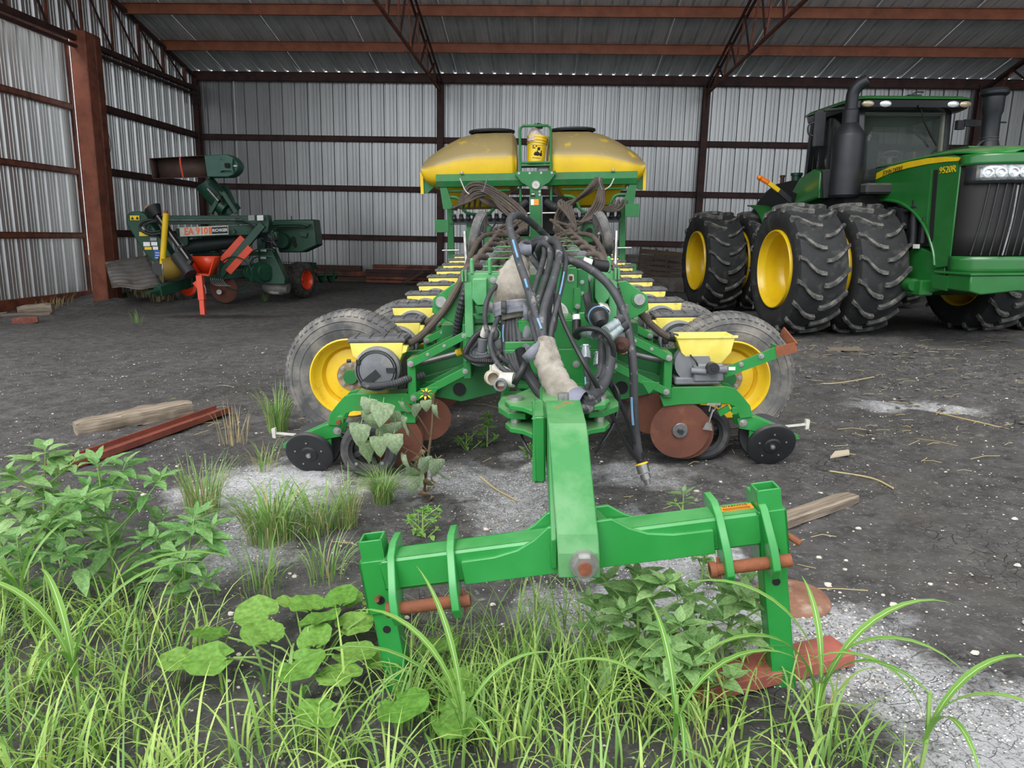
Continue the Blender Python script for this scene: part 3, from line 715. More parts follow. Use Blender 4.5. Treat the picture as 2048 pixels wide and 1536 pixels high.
    hb = MB(); hb.tube([(s*.56,4.75,.86),(s*.53,4.66,1.02),(s*.485,4.62,1.2),(s*.44,4.72,1.36)], .03, 10, smooth=14, corr=.14); P(hb, 'corrugated_hose', 'black_plastic', wing, smooth=20)

# --- row units
def row_unit(s, front_gauge=True, lid=True, detail=True):
    def q(u, y, z): return V((s*u, y, z))
    b = MB()
    poly = [(.883,.547),(1.239,.55),(1.299,.536),(1.345,.488),(1.405,.416),(1.423,.34),(1.342,.329),(1.299,.416),(1.25,.433),(.943,.43),(.827,.416),(.80,.488)]
    for y in (-.075, .075): b.prism(poly, q(0, y, 0), (s,0,0), (0,0,1), .012)
    b.box(q(1.06, 0, .54), (.34, .15, .012)); b.box(q(.845, 0, .63), (.055, .20, .30), ch=.005); b.box(q(.90,0,.40),(.12,.1,.12))
    unit = P(b, 'row_unit', 'green', bev=.002)
    for y in (-.115, .115):
        b = MB(); b.bar(q(.858,y,.748), q(.46,y,.95), .014, .05, up=(0,0,1)); P(b, 'parallel_arm', 'green', unit, bev=.002)
        b = MB(); b.bar(q(.848,y,.519), q(.46,y,.717), .014, .05); b.prism([(.79,.59),(.72,.51),(.665,.60)], q(0,y-.004,0), (s,0,0), (0,0,1), .01); P(b, 'parallel_arm', 'green', unit, bev=.002)
    b = MB(); b.box(q(.475,0,.83), (.05,.25,.36), ch=.006); P(b, 'mount_bracket', 'green_dull', unit)
    bolts(unit, [(q(u,-.124,z), (0,-1,0), r) for (u, z, r) in ((.845,.755,.014),(.834,.526,.014),(.49,.935,.012),(.49,.702,.012))+(((.73,.815,.008),(.62,.87,.008)) if detail else ())])
    # hopper
    y0, y1 = -.06, .17
    b = MB()
    def ring(u0, u1, ya, yb, z): return [q(u0,ya,z), q(u1,ya,z), q(u1,yb,z), q(u0,yb,z)]
    if lid:
        rs = [ring(.90,1.25,y0,y1,.885), ring(.91,1.24,y0+.01,y1-.01,.80), ring(.94,1.18,y0+.04,y1-.05,.74), ring(.98,1.12,0,.12,.60)]
        vs = [p for r in rs for p in r]; fs = [(0,1,2,3),(12,13,14,15)]
        for i in range(3):
            for k in range(4): fs.append((i*4+k, i*4+(k+1)%4, (i+1)*4+(k+1)%4, (i+1)*4+k))
        b.add(vs, fs); b.prism([(.87,.86),(.93,.87),(.93,.80),(.88,.82)], q(0,.0,0), (s,0,0), (0,0,1), .10)
        hop = P(b, 'seed_hopper', 'yellow_pale', unit, bev=.005, recalc=True)
        b = MB(); b.box(q(1.075,.06,.90), (.385,.25,.026), ch=.006); b.box(q(1.075,.06,.915), (.36,.21,.012), ch=.004)
        for k in range(4): b.bar(q(.93+k*.095,-.055,.924), q(.95+k*.095,.17,.924), .008, .006)
        P(b, 'hopper_lid', 'lid_grey', unit)
    else:
        rs = [ring(.90,1.29,y0,y1,.885), ring(.94,1.27,y0+.01,y1-.01,.775), ring(1.02,1.22,y0+.04,y1-.05,.70), ring(1.10,1.21,.02,.12,.62)]
        rin = [ring(.915,1.275,y0+.012,y1-.012,.885), ring(.95,1.26,y0+.02,y1-.02,.80)]
        vs = [p for r in rs+rin for p in r]; fs = [(12,13,14,15)]
        for i in range(3):
            for k in range(4): fs.append((i*4+k, i*4+(k+1)%4, (i+1)*4+(k+1)%4, (i+1)*4+k))
        for k in range(4): fs.append((k, (k+1)%4, 16+(k+1)%4, 16+k)); fs.append((16+k, 16+(k+1)%4, 20+(k+1)%4, 20+k))
        b.add(vs, fs); hop = P(b, 'seed_hopper', 'yellow_pale', unit, bev=.004, recalc=True)
        b = MB(); b.box(q(1.105,.055,.82),(.31,.19,.01)); P(b, 'seed_film', mat('blue_film', S(110,180,205), .4, 0, var=S(160,205,215), scale=12), unit)
        b = MB(); b.box(q(1.105,y0-.004,.882),(.40,.01,.016)); P(b, 'hopper_rim', 'yellow_pale', unit)
    # meter
    if lid:
        b = MB(); b.lathe([(0,-.035),(.125,-.035),(.138,-.028),(.15,-.012),(.15,.05),(.0,.05)], q(1.07,-.085,.715), (0,1,0), 36)
        met = P(b, 'seed_meter', 'grey_plastic', unit)
        b = MB(); b.lathe([(.126,-.038),(.130,-.045),(.136,-.038)], q(1.07,-.085,.715), (0,1,0), 36); b.lathe([(.112,-.035),(.116,-.040),(.120,-.035)], q(1.07,-.085,.715), (0,1,0), 36)
        b.bar(q(1.06,-.125,.70), q(1.17,-.125,.615), .012, .05); b.box(q(.975,-.125,.715),(.06,.012,.03)); b.box(q(1.185,-.12,.77),(.03,.02,.035), ch=.004); b.cyl(q(1.24,-.1,.775), q(1.265,-.1,.775), .012, 10); P(b, 'meter_trim', 'black_plastic', unit)
        b = MB(); b.tube([q(1.155,-.125,.62), q(1.12,-.15,.617), q(1.05,-.15,.617), q(.95,-.14,.63), q(.88,-.10,.648), q(.78,-.02,.66)], .026, 12, smooth=12, corr=.10); P(b, 'vacuum_hose', 'hose', unit, smooth=20)
    else:
        b = MB(); b.cyl(q(1.02,.05,.70), q(1.02,-.04,.70), .12, 24); b.box(q(1.12,-.02,.64),(.2,.12,.12), ch=.01); b.box(q(1.05,0,.585),(.3,.14,.05), ch=.01); b.cyl(q(1.16,-.06,.66), q(1.24,-.06,.66), .03, 14); b.cyl(q(1.0,-.08,.66), q(1.1,-.08,.65), .02, 12); P(b, 'meter_drive', 'grey_plastic', unit)
        b = MB(); b.cyl(q(1.135,-.08,.68), q(1.135,-.14,.68), .04, 24); b.cyl(q(1.135,-.13,.68), q(1.135,-.145,.68), .014, 12); b.tube([q(1.0,-.05,.76),q(1.03,-.09,.72),q(1.06,-.05,.66)],.006,6); P(b, 'drive_knob', 'black_plastic', unit)
    # seed delivery hose up to the wing
    b = MB(); b.tube([q(.90,.04,.868), q(.84,.02,.885), q(.74,.0,.965), q(.62,-.02,1.10), q(.52,-.02,1.26), q(.47,.02,1.36), q(.40,.2,1.36)], .024, 10, smooth=6); P(b, 'delivery_hose', 'hose_brown', unit)
    b = MB(); b.cyl(q(.925,.04,.862), q(.87,.03,.876), .031, 12); P(b, 'hose_clamp', 'black_plastic', unit)
    # opener discs and gauge wheels
    for y, t in ((-.03, .06), (.03, -.06)):
        b = MB(); b.disc(q(.99,y,.215), (.05*s, 1, t*2), .19, .006, 40); P(b, 'opener_disc', 'rust_disc', unit)
    b = MB(); b.disc(q(.77,.09,.33), (.25*s, 1, .1), .155, .008, 32); P(b, 'row_cleaner_disc', 'rust_disc', unit)
    for y in ((-.15, .15) if front_gauge else (.10,)):
        c = q(1.135, y, .187); sg = -1 if y < 0 else 1
        b = MB(); b.lathe([(.135,-.045),(.165,-.05),(.187,-.035),(.195,0),(.187,.035),(.165,.05),(.135,.045),(.135,-.045)], c, (.04*s, 1, 0), 40); gw = P(b, 'gauge_wheel', 'rubber', unit)
        b = MB(); b.lathe([(.11,-.03),(.137,-.04),(.137,.04),(.11,.03),(.11,-.03)], c, (0,1,0), 32); b.disc(c, (0,1,0), .045, .07, 20)
        for k in range(4):
            a = k*math.pi/2+.35; e = V((math.cos(a), 0, math.sin(a))); b.bar(c+e*.035, c+e*.125, .03, .028, up=(0,1,0))
        P(b, 'gauge_rim', 'black_plastic', unit)
        if y < 0: bolts(unit, [(c+V((math.cos(k*math.pi/2+.8)*.122, -.04, math.sin(k*math.pi/2+.8)*.122)), (0,-1,0), .008) for k in range(4)])
    if front_gauge:
        b = MB(); b.bar(q(1.22,-.085,.36), q(1.13,-.10,.19), .03, .045, up=(0,1,0)); b.cyl(q(1.335,-.07,.375), q(1.335,-.13,.375), .03, 16); P(b, 'gauge_arm', 'green', unit)
        b = MB(); b.cyl(q(1.335,-.12,.375), q(1.335,-.15,.372), .018, 6); P(b, 'arm_bolt', 'rust', unit)
    else:
        c = q(.945, -.055, .245); b = MB(); b.disc(c, (.05*s,1,.05), .2, .008, 48); P(b, 'opener_disc', 'rust_disc', unit)
        b = MB(); b.disc(c+V((0,-.01,0)), (0,1,0), .052, .02, 28); 
        for k in range(6):
            a = k*math.pi/3; b.cyl(c+V((math.cos(a)*.037,-.02,math.sin(a)*.037)), c+V((math.cos(a)*.037,-.026,math.sin(a)*.037)), .006, 6)
        P(b, 'disc_hub', 'steel', unit)
        b = MB(); b.cyl(c+V((0,-.015,0)), c+V((0,-.055,0)), .018, 14); P(b, 'hub_bolt', 'black_plastic', unit)
        b = MB(); 
        for e in (-1, 1): b.bar(q(1.155+e*.022,-.1,.425), q(1.14+e*.014,-.1,.385), .006, .014, up=(0,1,0))
        b.box(q(1.155,-.1,.435),(.09,.006,.016)); b.bar(q(1.15,-.1,.40), q(1.125,-.105,.31), .006, .03, up=(0,1,0)); b.prism([(-.035,-.02),(.03,-.03),(.02,.02),(-.01,.03)], q(1.12,-.11,.285), (s,0,0), (0,0,1), .012); P(b, 'depth_handle', 'zinc', unit)
        b = MB(); b.bar(q(1.2,-.06,.36), q(1.27,-.06,.40), .03, .04); b.cyl(q(1.3,-.07,.385), q(1.3,-.10,.385), .022, 16); P(b, 'gauge_arm', 'green', unit)
        # marker bracket: slotted flat bar with a turned-up end
        b = MB(); b.prism([(1.22,.66),(1.56,.80),(1.60,.80),(1.60,.735),(1.245,.60)], q(0,-.02,0), (s,0,0), (0,0,1), .014); b.box(q(1.595,.06,.77),(.014,.16,.075)); mk = P(b, 'bracket_bar', 'green', unit)
        b = MB(); b.prism([(1.565,.802),(1.70,.835),(1.715,.77),(1.58,.735)], q(0,-.022,0), (s,0,0), (0,0,1), .016); b.bar(q(1.70,-.02,.80), q(1.655,.12,.89), .012, .07, up=(0,0,1)); P(b, 'bracket_tip', 'rust', unit)
        bolts(unit, [(q(1.475,-.03,.745),(0,-1,0),.013),(q(1.345,-.03,.69),(0,-1,0),.011)])
        b = MB(); b.box(q(1.285,-.03,.662),(.045,.003,.022)); P(b, 'sticker', 'white_print', unit)
    # closing wheels
    b = MB(); poly = [(1.327,.319),(1.366,.345),(1.451,.333),(1.634,.253),(1.745,.205),(1.745,.172),(1.578,.226),(1.451,.235),(1.345,.255)]
    for y in (-.06, .06): b.prism(poly, q(0,y,0), (s,0,0), (0,0,1), .012)
    b.prism([(1.42,.335),(1.74,.205),(1.74,.195),(1.42,.325)], q(0,0,0), (s,0,0), (0,0,1), .12); b.box(q(1.43,-.05,.20),(.03,.02,.09))
    P(b, 'closing_arm', 'green', unit, bev=.002)
    bolts(unit, [(q(1.366,-.070,.295),(0,-1,0),.018)])
    for sg in (-1, 1):
        c = q(1.553, sg*.10, .15); ax = V((.06*s, sg*.93, -.36)).normalized()
        b = MB(); b.lathe([(0,-.028),(.05,-.028),(.06,-.02),(.13,-.02),(.16,-.022),(.165,0),(.16,.012),(.145,.018),(.06,.014),(.05,.022),(0,.022)], c, ax, 40); cw = P(b, 'closing_wheel', 'black_plastic', unit)
        d_, e1, e2 = frame(ax)
        if sg < 0: bolts(unit, [(c+(e1*math.cos(k*2*math.pi/5+.3)+e2*math.sin(k*2*math.pi/5+.3))*.095+ax*.016, ax, .0065) for k in range(5)]+[(c+ax*.022, ax, .017)], washer=False)
    b = MB(); b.bar(q(1.66,-.02,.255), q(1.80,-.04,.275), .02, .012); b.prism([(-.012,-.035),(.01,-.03),(.014,.03),(-.012,.035)], q(1.805,-.04,.276), (s,0,0), (0,0,1), .03); P(b, 'closing_lever', 'dirty_white', unit)
    return unit

for s in (-1, 1):
    ys = 4.75 if s < 0 else 4.85
    proto = row_unit(s); 
    units = []
    for k in range(10):
        y = ys+.765*k
        if k == 0 and s > 0:
            u = row_unit(s, False, False)
        elif (k == 0 and s < 0) or (k == 1 and s > 0): u = proto
        else: u = clone(proto, planter)
        u.location = V((0, y, zt(y)-(.0 if s < 0 else .0)))

# --- wing wheels, faces turned to the yard because the wings are folded forward
def wing_wheel(c, s):
    c = V(c); r = .47; w = .14
    b = MB(); b.lathe([(.262,-.10),(.275,-.125),(.33,-.142),(.40,-.14),(.435,-.128),(.455,-.11),(.464,-.08),(r,-.04),(r,.04),(.464,.08),(.455,.11),(.435,.128),(.33,.142),(.275,.125),(.262,.10)], c, (0,1,0), 56)
    b.lathe([(.40,-.141),(.405,-.146),(.41,-.141)], c, (0,1,0), 56); b.lathe([(.345,-.143),(.35,-.147),(.355,-.143)], c, (0,1,0), 56)
    t = P(b, 'wing_wheel', 'rubber_dusty')
    b = MB()
    for k in range(58):
        a = 2*math.pi*k/58; e = V((math.cos(a),0,math.sin(a))); f = V((-math.sin(a),0,math.cos(a)))
        for sg in (-1, 1):
            b.bar(c+e*.437+V((0,sg*.132,0)), c+e*.466+V((0,sg*.085,0)), .026, .008, up=e)
        for yy in (-.05, .0, .05): b.box(c+e*(r-.003)+V((0,yy,0)), (.012, .042, .040), Matrix((e, V((0,1,0)), f)).transposed())
    P(b, 'tread', 'rubber_dusty', t, kind='stuff')
    b = MB(); b.lathe([(.258,-.085),(.277,-.118),(.281,-.132),(.272,-.137),(.262,-.125),(.255,-.10),(.24,-.07),(.215,-.055),(.205,-.02),(.20,-.012),(.19,-.03),(.12,-.045),(.10,-.045),(0,-.045)], c, (0,1,0), 48)
    b.lathe([(.258,-.085),(.258,.1)], c, (0,1,0), 48); P(b, 'rim', 'yellow', t)
    b = MB(); b.disc(c+V((0,-.052,0)), (0,1,0), .105, .012, 32); P(b, 'hub_plate', mat('hub_tan', S(168,140,110), .7, .2, var=S(140,112,86), scale=8), t)
    b = MB(); b.cyl(c+V((0,-.05,0)), c+V((0,-.10,0)), .058, 24, r1=.05); P(b, 'hub', 'green_dull', t)
    bolts(t, [(c+V((math.cos(k*math.pi/4)*.082,-.060,math.sin(k*math.pi/4)*.082)), (0,-1,0), .012) for k in range(8)], name='wheel_bolt')
    b = MB(); b.cyl(c+V((-.05*s,-.02,-.205)), c+V((-.05*s,-.07,-.20)), .012, 10); P(b, 'valve', 'steel', t)
for s, pts in ((-1, ((697,738,5.0),(812,690,6.60))), (1, ((1462,742,5.08),(1360,693,6.68)))):
    for (a, q, y) in pts:
        c = pl(a, q, y); c.z -= .065; wing_wheel((c.x, y+.13, c.z), s)
        b = MB(); b.bar((s*.55, y+.16, c.z+.06), (c.x-s*.06, y+.20, c.z), .09, .11); b.cyl((c.x,y+.05,c.z),(c.x,y+.26,c.z),.05,16); P(b, 'wheel_arm', 'green_dull')

# --- raised marker wheels standing up behind the wings
for s, (a, q) in ((-1, (956,466)), (1, (1206,466))):
    c = pl(a, q, 8.6); ax = V((1, .12*s, .28*s)).normalized()
    b = MB(); b.lathe([(.10,-.04),(.2,-.045),(.235,-.05),(.25,-.03),(.25,.03),(.235,.05),(.2,.045),(.10,.04),(.10,-.04)], c, ax, 36); m_ = P(b, 'marker_wheel', 'rubber_dusty')
    b = MB(); b.disc(c, ax, .12, .07, 24); P(b, 'wheel_centre', 'grey_plastic', m_)
    b = MB(); b.bolt(c-ax*.04*s, -ax*s, .03, .02); b.cyl(c-ax*s*.04, c-ax*s*.08+V((0,0,-.5)), .025, 10); P(b, 'spindle', 'steel', m_)
    b = MB(); e = c+V((s*.16,.05,.02)); b.cyl(e, e+V((-s*.02,-.1,-.35)), .02, 10); b.cyl(e+V((-s*.02,-.1,-.35)), e+V((-s*.08,-.2,-.62)), .03, 10); P(b, 'cylinder_rod', 'zinc', m_)
    b = MB(); e = c+V((s*.1,.0,-.12)); b.tube([e, e+V((-s*.05,-.02,-.12)), e+V((-s*.12,-.05,-.45))], .05, 10); P(b, 'marker_arm', 'black_plastic', m_)

# --- bulk seed tanks
def tank(s):
    sil = [(.26,3.13,2.50),(.28,3.22,2.42),(.34,3.29,2.38),(.64,3.30,2.36),(.95,3.29,2.36),(1.2,3.23,2.36),(1.43,3.12,2.37),(1.63,3.0,2.40),(1.73,2.93,2.44),(1.79,2.86,2.50),(1.815,2.80,2.56),(1.82,2.75,2.62)]
    loop = [(12.32,0),(12.16,.10),(12.10,.28),(12.10,.50),(12.16,.62),(12.34,.80),(12.6,.93),(12.9,1),(13.5,1),(13.85,.9),(14.05,.6),(14.0,.15),(13.8,0)]
    rows = []
    n = len(sil)
    fine = []
    for i in range(n-1):
        for k in range(3):
            t = k/3; fine.append(tuple(sil[i][j]*(1-t)+sil[i+1][j]*t for j in range(3)))
    fine.append(sil[-1])
    lp = [(p.x, p.y) for p in spline([V((a, c_, 0)) for a, c_ in loop]+[V((loop[0][0], loop[0][1], 0))], 3)]
    for (u, zt_, zb) in fine:
        tp = 1.0 if u > .34 else .93+.07*sm(.26,.34,u)
        if u > 1.5: tp = 1-.14*sm(1.5,1.85,u)
        rows.append([V((s*(u+.0), 13.1+(y-13.1)*tp, zb+(zt_-zb)*k)) for y, k in lp])
    b = MB(); b.grid(rows); k = len(rows[0])-1
    b.f.append([i for i in range(k)][::-1]); b.f.append([len(b.v)-k-1+i for i in range(k)])
    t = P(b, 'bulk_tank', 'tank', smooth=50, recalc=True)
    b = MB(); b.lathe([(.36,0),(.36,.035),(.34,.05),(.0,.065)], (s*.69,13.05,3.30), (0,0,1), 32); b.lathe([(.36,.02),(.395,.02),(.395,.045),(.36,.045)], (s*.69,13.05,3.30), (0,0,1), 32)
    for q in range(8):
        a = q*math.pi/4; b.bar((s*.69,13.05,3.365), (s*.69+.36*math.cos(a),13.05+.36*math.sin(a),3.34), .03, .02)
    P(b, 'tank_lid', 'black_plastic', t)
    b = MB()
    r0 = [V((s*x, y, 2.42)) for x, y in ((.34,12.25),(1.55,12.25),(1.55,13.7),(.34,13.7))]; r1 = [V((s*x, y, 2.05)) for x, y in ((.6,12.5),(1.3,12.5),(1.3,13.2),(.6,13.2))]
    b.add(r0+r1, [(0,1,2,3),(4,5,6,7)]+[(i,(i+1)%4,4+(i+1)%4,4+i) for i in range(4)]); P(b, 'tank_cone', 'tank', t, recalc=True, bev=.03)
    b = MB(); b.prism([(1.60,2.42),(1.80,2.56),(1.845,2.56),(1.845,2.30),(1.74,2.30)], (0,12.4,0), (s,0,0), (0,0,1), .05); P(b, 'tank_bracket', 'green_dull', t)
    b = MB(); b.box((s*1.83,12.36,2.45),(.05,.02,.34)); P(b, 'reflector', 'label_yellow', t)
for s in (-1, 1): tank(s)
b = MB()
b.prism([(-1.55,2.56),(1.66,2.56),(1.66,2.40),(-1.55,2.40)], (0,12.0,0), (1,0,0), (0,0,1), .03)
b.prism([(11.985,2.56),(11.93,2.45),(11.97,2.36),(12.1,2.36),(12.1,2.56)], (.055,0,0), (0,1,0), (0,0,1), 3.2)
tf = P(b, 'tank_beam', 'green_dull', bev=.004)
b = MB(); b.prism([(-.28,2.575),(.36,2.575),(.36,2.53),(.26,2.40),(.13,2.33),(.13,1.45),(-.05,1.45),(-.05,2.33),(-.18,2.40),(-.28,2.53)], (0,11.9,0), (1,0,0), (0,0,1), .05); P(b, 'centre_post', 'green_dull', tf, bev=.006)
b = MB(); b.cyl((.045,11.87,2.365),(.045,11.855,2.365),.065,28); P(b, 'round_emblem', 'dirty_white', tf)
text('emblem_print', 'o', .09, 'label_grey', (.045,11.852,2.372), (1,0,0), (0,0,1), tf, depth=.0008)
b = MB(); b.lathe([(.058,0),(.066,0),(.066,.02),(.058,.02)], (.045,11.87,2.365), (0,-1,0), 28); P(b, 'emblem_ring', 'label_grey', tf)
bolts(tf, [((x,11.872,2.545),(0,-1,0),.012) for x in (-.22,-.05,.13,.3)]+[((.105,11.872,2.26),(0,-1,0),.012),((.105,11.872,2.21),(0,-1,0),.012),((-1.13,11.96,2.575),(0,0,1),.022),((1.27,11.96,2.575),(0,0,1),.022)])
b = MB(); b.box((.0,11.873,2.21),(.07,.003,.065)); P(b, 'sticker', 'print_black', tf)
b = MB(); b.box((.0,11.871,2.225),(.05,.003,.015)); b.box((-.012,11.871,2.10),(.05,.003,.09)); P(b, 'sticker', 'white_print', tf)
b = MB(); b.box((.052,11.873,2.10),(.075,.003,.09)); P(b, 'sticker', 'label_orange', tf)
for x0, x1 in ((-1.50,-1.28),(1.66,1.42)):
    b = MB(); b.prism([(x0,2.42),(x0+(.1 if x0<0 else -.1),2.42),(x1,2.02),(x0+(.05 if x0<0 else -.05),2.02)], (0,12.02,0), (1,0,0), (0,0,1), .06)
    P(b, 'beam_knee', 'green_dull', tf)
for s in (-1, 1):
    b = MB(); o = .05
    b.tube([(o+s*.42,12.05,2.30),(o+s*1.45,12.05,2.30)], .02, 8, smooth=0)
    b.tube([(o+s*1.5,12.05,2.2),(o+s*1.3,12.05,2.2),(o+s*1.22,12.05,2.12),(o+s*1.12,12.05,1.95),(o+s*.75,12.05,1.95),(o+s*.62,12.05,2.16),(o+s*.45,12.05,2.2)], .025, 8, smooth=3)
    P(b, 'guard_rail', 'green_dull')
    # side frames and rear carriers
    b = MB()
    b.bar((o+s*1.42,12.3,2.1),(o+s*1.42,12.3,.75), .10,.10,up=(0,1,0)); b.bar((o+s*1.42,12.25,.98),(o+s*.2,12.25,.98),.14,.16)
    b.bar((o+s*1.2,12.2,1.62),(o+s*.3,12.2,1.62),.10,.10); b.box((o+s*1.08,12.15,1.45),(.12,.1,.8)); b.disc((o+s*.86,12.12,1.62),(0,1,0),.17,.08,28)
    b.box((o+s*1.42,11.9,.98),(.34,.3,.26), ch=.01); b.box((o+s*1.42,11.75,.80),(.42,.34,.03)); b.bar((o+s*1.62,11.8,.82),(o+s*1.66,11.8,.15),.07,.05,up=(0,1,0)); b.bar((o+s*1.30,11.8,.8),(o+s*1.28,11.8,.4),.06,.05,up=(0,1,0))
    b.box((o+s*1.52,11.9,1.95 if s > 0 else 1.75),(.22,.05,.2))
    rear = P(b, 'rear_frame', 'green_dull', bev=.004)
    b = MB()
    for z in (1.36, 1.1): b.cyl((o+s*1.28,12.18,z),(o+s*1.56,12.18,z),.014,8)
    for x in (.55,.65,.75): b.cyl((o+s*x,12.1,1.75),(o+s*x,12.1,1.25),.012,8)
    b.bolt((o+s*1.5,11.74,.95),(0,-1,0),.02); b.bolt((o+s*1.34,11.74,.95),(0,-1,0),.02); b.cyl((o+s*.1,11.95,1.93),(o+s*.42,11.95,1.93),.014,8)
    P(b, 'tie_rod', 'zinc', rear)
    b = MB(); b.cyl((o+s*.86,12.07,1.64),(o+s*.86,12.04,1.64),.05,16); P(b, 'frame_slot_shade', 'black_matte', rear)  # solid black disc stands for the shade in the slot
    b = MB(); b.bar((o+s*1.35,12.1,1.83),(o+s*.35,12.1,1.83),.05,.07); b.bar((o+s*1.4,12.05,1.78),(o+s*.4,12.05,1.78),.02,.02)
    for k in range(9): b.cyl((o+s*(1.33-k*.115),12.05,1.86),(o+s*(1.33-k*.115),12.02,1.93),.035,12); b.ball((o+s*(1.33-k*.115),12.03,1.87),.042,10,6)
    P(b, 'air_manifold', 'black_plastic', rear)
    b = MB(); b.box((o+s*.32,12.3,1.9),(.42,.3,.6)); b.box((o+s*.3,12.35,1.4),(.36,.3,.5)); P(b, 'blower_housing', 'black_matte', rear)
    hb = MB(); hb.tube([(o+s*.15,12.0,2.1),(o+s*.3,11.95,2.02),(o+s*.5,12.0,2.0),(o+s*.6,12.1,2.1)], .07, 12, smooth=10, corr=.12); P(hb, 'air_duct', 'black_plastic', rear)
    rg = rng(20+s)
    for k in range(5):
        x0 = o+s*rg.uniform(.3,1.2); hb = MB(); hb.tube([(x0,12.05,1.8),(x0+s*.1*rg.uniform(-1,1),11.95,1.6),(x0+s*.3*rg.uniform(-1,1),11.9,1.45),(x0+s*.2*rg.uniform(-1,1),12.0,1.15)], .013, 6); P(hb, 'hydraulic_line', 'cable', rear)
# centre rear: gauge wheels, pale deck and drawbar behind the hose pile
b = MB(); b.box((.05,10.2,1.16),(.42,3.6,.12), ch=.01); P(b, 'centre_deck', mat('deck_grey', S(150,150,140), .7, 0, var=S(126,128,118), scale=4))
b = MB(); b.box((.05,9.4,.92),(.32,7.0,.26), ch=.01); P(b, 'main_frame', 'green_dull')
b = MB(); b.box((.05,12.0,1.5),(.5,.1,.14)); b.box((-.25,12.0,1.32),(.1,.1,.5)); b.box((.35,12.0,1.32),(.1,.1,.5)); P(b, 'frame_block', 'green_dull')

# brown delivery hoses hung from the tank beam
def strand(pts, r=.026, name='delivery_hose', m='hose_brown', seg=9):
    b = MB(); b.tube([pl(*p) for p in pts], r, seg, smooth=6); return P(b, name, m)
rg = rng(3)
for k in range(7):
    j = k*5.2; w = lambda m_=2.2: rg.uniform(-m_, m_)
    strand([(912-k*1.5,420-k*.5,11.95),(922+j*.5,394+j*.3,11.8-.02*k),(938+j*.6+w(),370+j*.75,11.72),(962+j*.5+w(),366+j*.85+w(),11.66),(997+j*.15,382+j*1.1+w(),11.6),(1030-j*.25,404+j*1.05+w(),11.5),(1055-j*.5,432+j*.75,11.2),(1052-j*1.1,460+j*.5,10.8)], .0205)
for k in range(4):
    strand([(926+k*11,418,11.95),(932+k*10,395-k*2,11.85),(943+k*4,378+k*4,11.75),(958+k*2,390+k*4,11.75),(980,402+k*3,11.8),(1010,408+k*3,11.9)], .019)
for k in range(8):
    j = k*5.4; w = lambda m_=2.2: rg.uniform(-m_, m_)
    strand([(1200-k*1.2,356,11.6),(1190-j*.6+w(),374+j*.25,11.6-.02*k),(1165-j*.8+w(),393+j*.55,11.6),(1130-j*.2+w(),408+j*.95,11.6),(1112+j*.4,430+j*.8,11.4),(1108+j*.6,460+j*.3,10.8)], .0205)
for k in range(5):
    strand([(1200+k,356,11.6),(1208-k*3,385,11.55),(1207-k*5,410,11.5-.03*k),(1190-k*7,432+k*3,11.4),(1160-k*4,444+k*4,11.3),(1132+k*5,430+k*6,11.2),(1122+k*5,400+k*3,11.4)], .0205)
strand([(1120,402,11.4),(1118,410,11.3),(1135,430,11.1),(1150,455,10.9),(1158,462,10.8)])
for k in range(4):
    strand([(1230+k*8,400,11.95),(1225+k*5,410+k*3,11.9),(1210,415+k*2,11.9),(1200-k*3,405,11.9)], .022)
for s, pts in ((-1, ((975,356),(966,384),(962,380))), (1, ((1200,350),(1198,362),(1204,380)))):
    b = MB(); q = [pl(a, c, 11.45) for a, c in pts]; b.bar(q[0], q[1], .01, .06, up=(0,1,0)); b.bar(q[1], q[2], .01, .06, up=(0,1,0)); P(b, 'tie_strap', 'webbing')
strand([(860+60,357,11.8),(930,380,11.7),(938,388,11.6)], .010, 'tie_cord', 'dirty_white', 6); strand([(1228,357,11.8),(1220,372,11.7),(1208,380,11.6)], .010, 'tie_cord', 'dirty_white', 6)
# hose pile over the centre frame
rg = rng(11)
for s in (-1, 1):
    cx0 = 1022 if s < 0 else 1128
    for k in range(7):
        a = cx0+s*rg.uniform(-20, 30)
        strand([(1073+s*(28+k*4),440+k*2,10.6),(a+s*6,462+rg.uniform(-5,5),9.8),(cx0+s*rg.uniform(-25,35),478+rg.uniform(-4,4),9.0),(cx0+s*rg.uniform(-15,40),492+rg.uniform(-5,5),8.2),(cx0+s*rg.uniform(-10,45),506+rg.uniform(-4,4),7.4),(cx0+s*rg.uniform(0,50),524,6.6)], .022)
    strand([(cx0+s*5,474,9.2),(cx0+s*30,468,8.8),(cx0+s*55,472,8.4),(cx0+s*72,492,7.8),(cx0+s*84,520,7.2),(cx0+s*92,548,6.6)], .028)

# --- hydraulic and electric bundle at the front of the planter
def hose(pts, r=.02, m='hose', name='hydraulic_hose', seg=10, corr=0, smooth=8):
    b = MB(); b.tube([pl(*p) for p in pts], r, seg, smooth=smooth, corr=corr); return P(b, name, m, smooth=(20 if corr else 40))
def stripe(pts, r, name='hose_print', m='hose_blue'):
    b = MB(); q = [pl(*p) for p in pts]; q = spline(q, 8)
    tow = V((0,-1,.25)).normalized()
    b.tube([p+tow*r*.80 for p in q], r*.28, 8, smooth=0); return P(b, name, m)
big = [(1092,686,3.40),(1082,655,3.45),(1071,625,3.5),(1060,590,3.55),(1049,555,3.62),(1037,520,3.7),(1026,480,3.8),(1019,452,3.9),(1021,437,3.95),(1034,430,4.0),(1052,437,4.1),(1075,456,4.3),(1100,480,4.5),(1125,500,4.6)]
hose(big, .0205); stripe([(1036,517,3.67),(1031,500,3.72),(1026,482,3.77)], .0205); stripe([(1083,659,3.40),(1075,638,3.45)], .0205); stripe([(1055,577,3.55),(1050,560,3.6)], .0205)
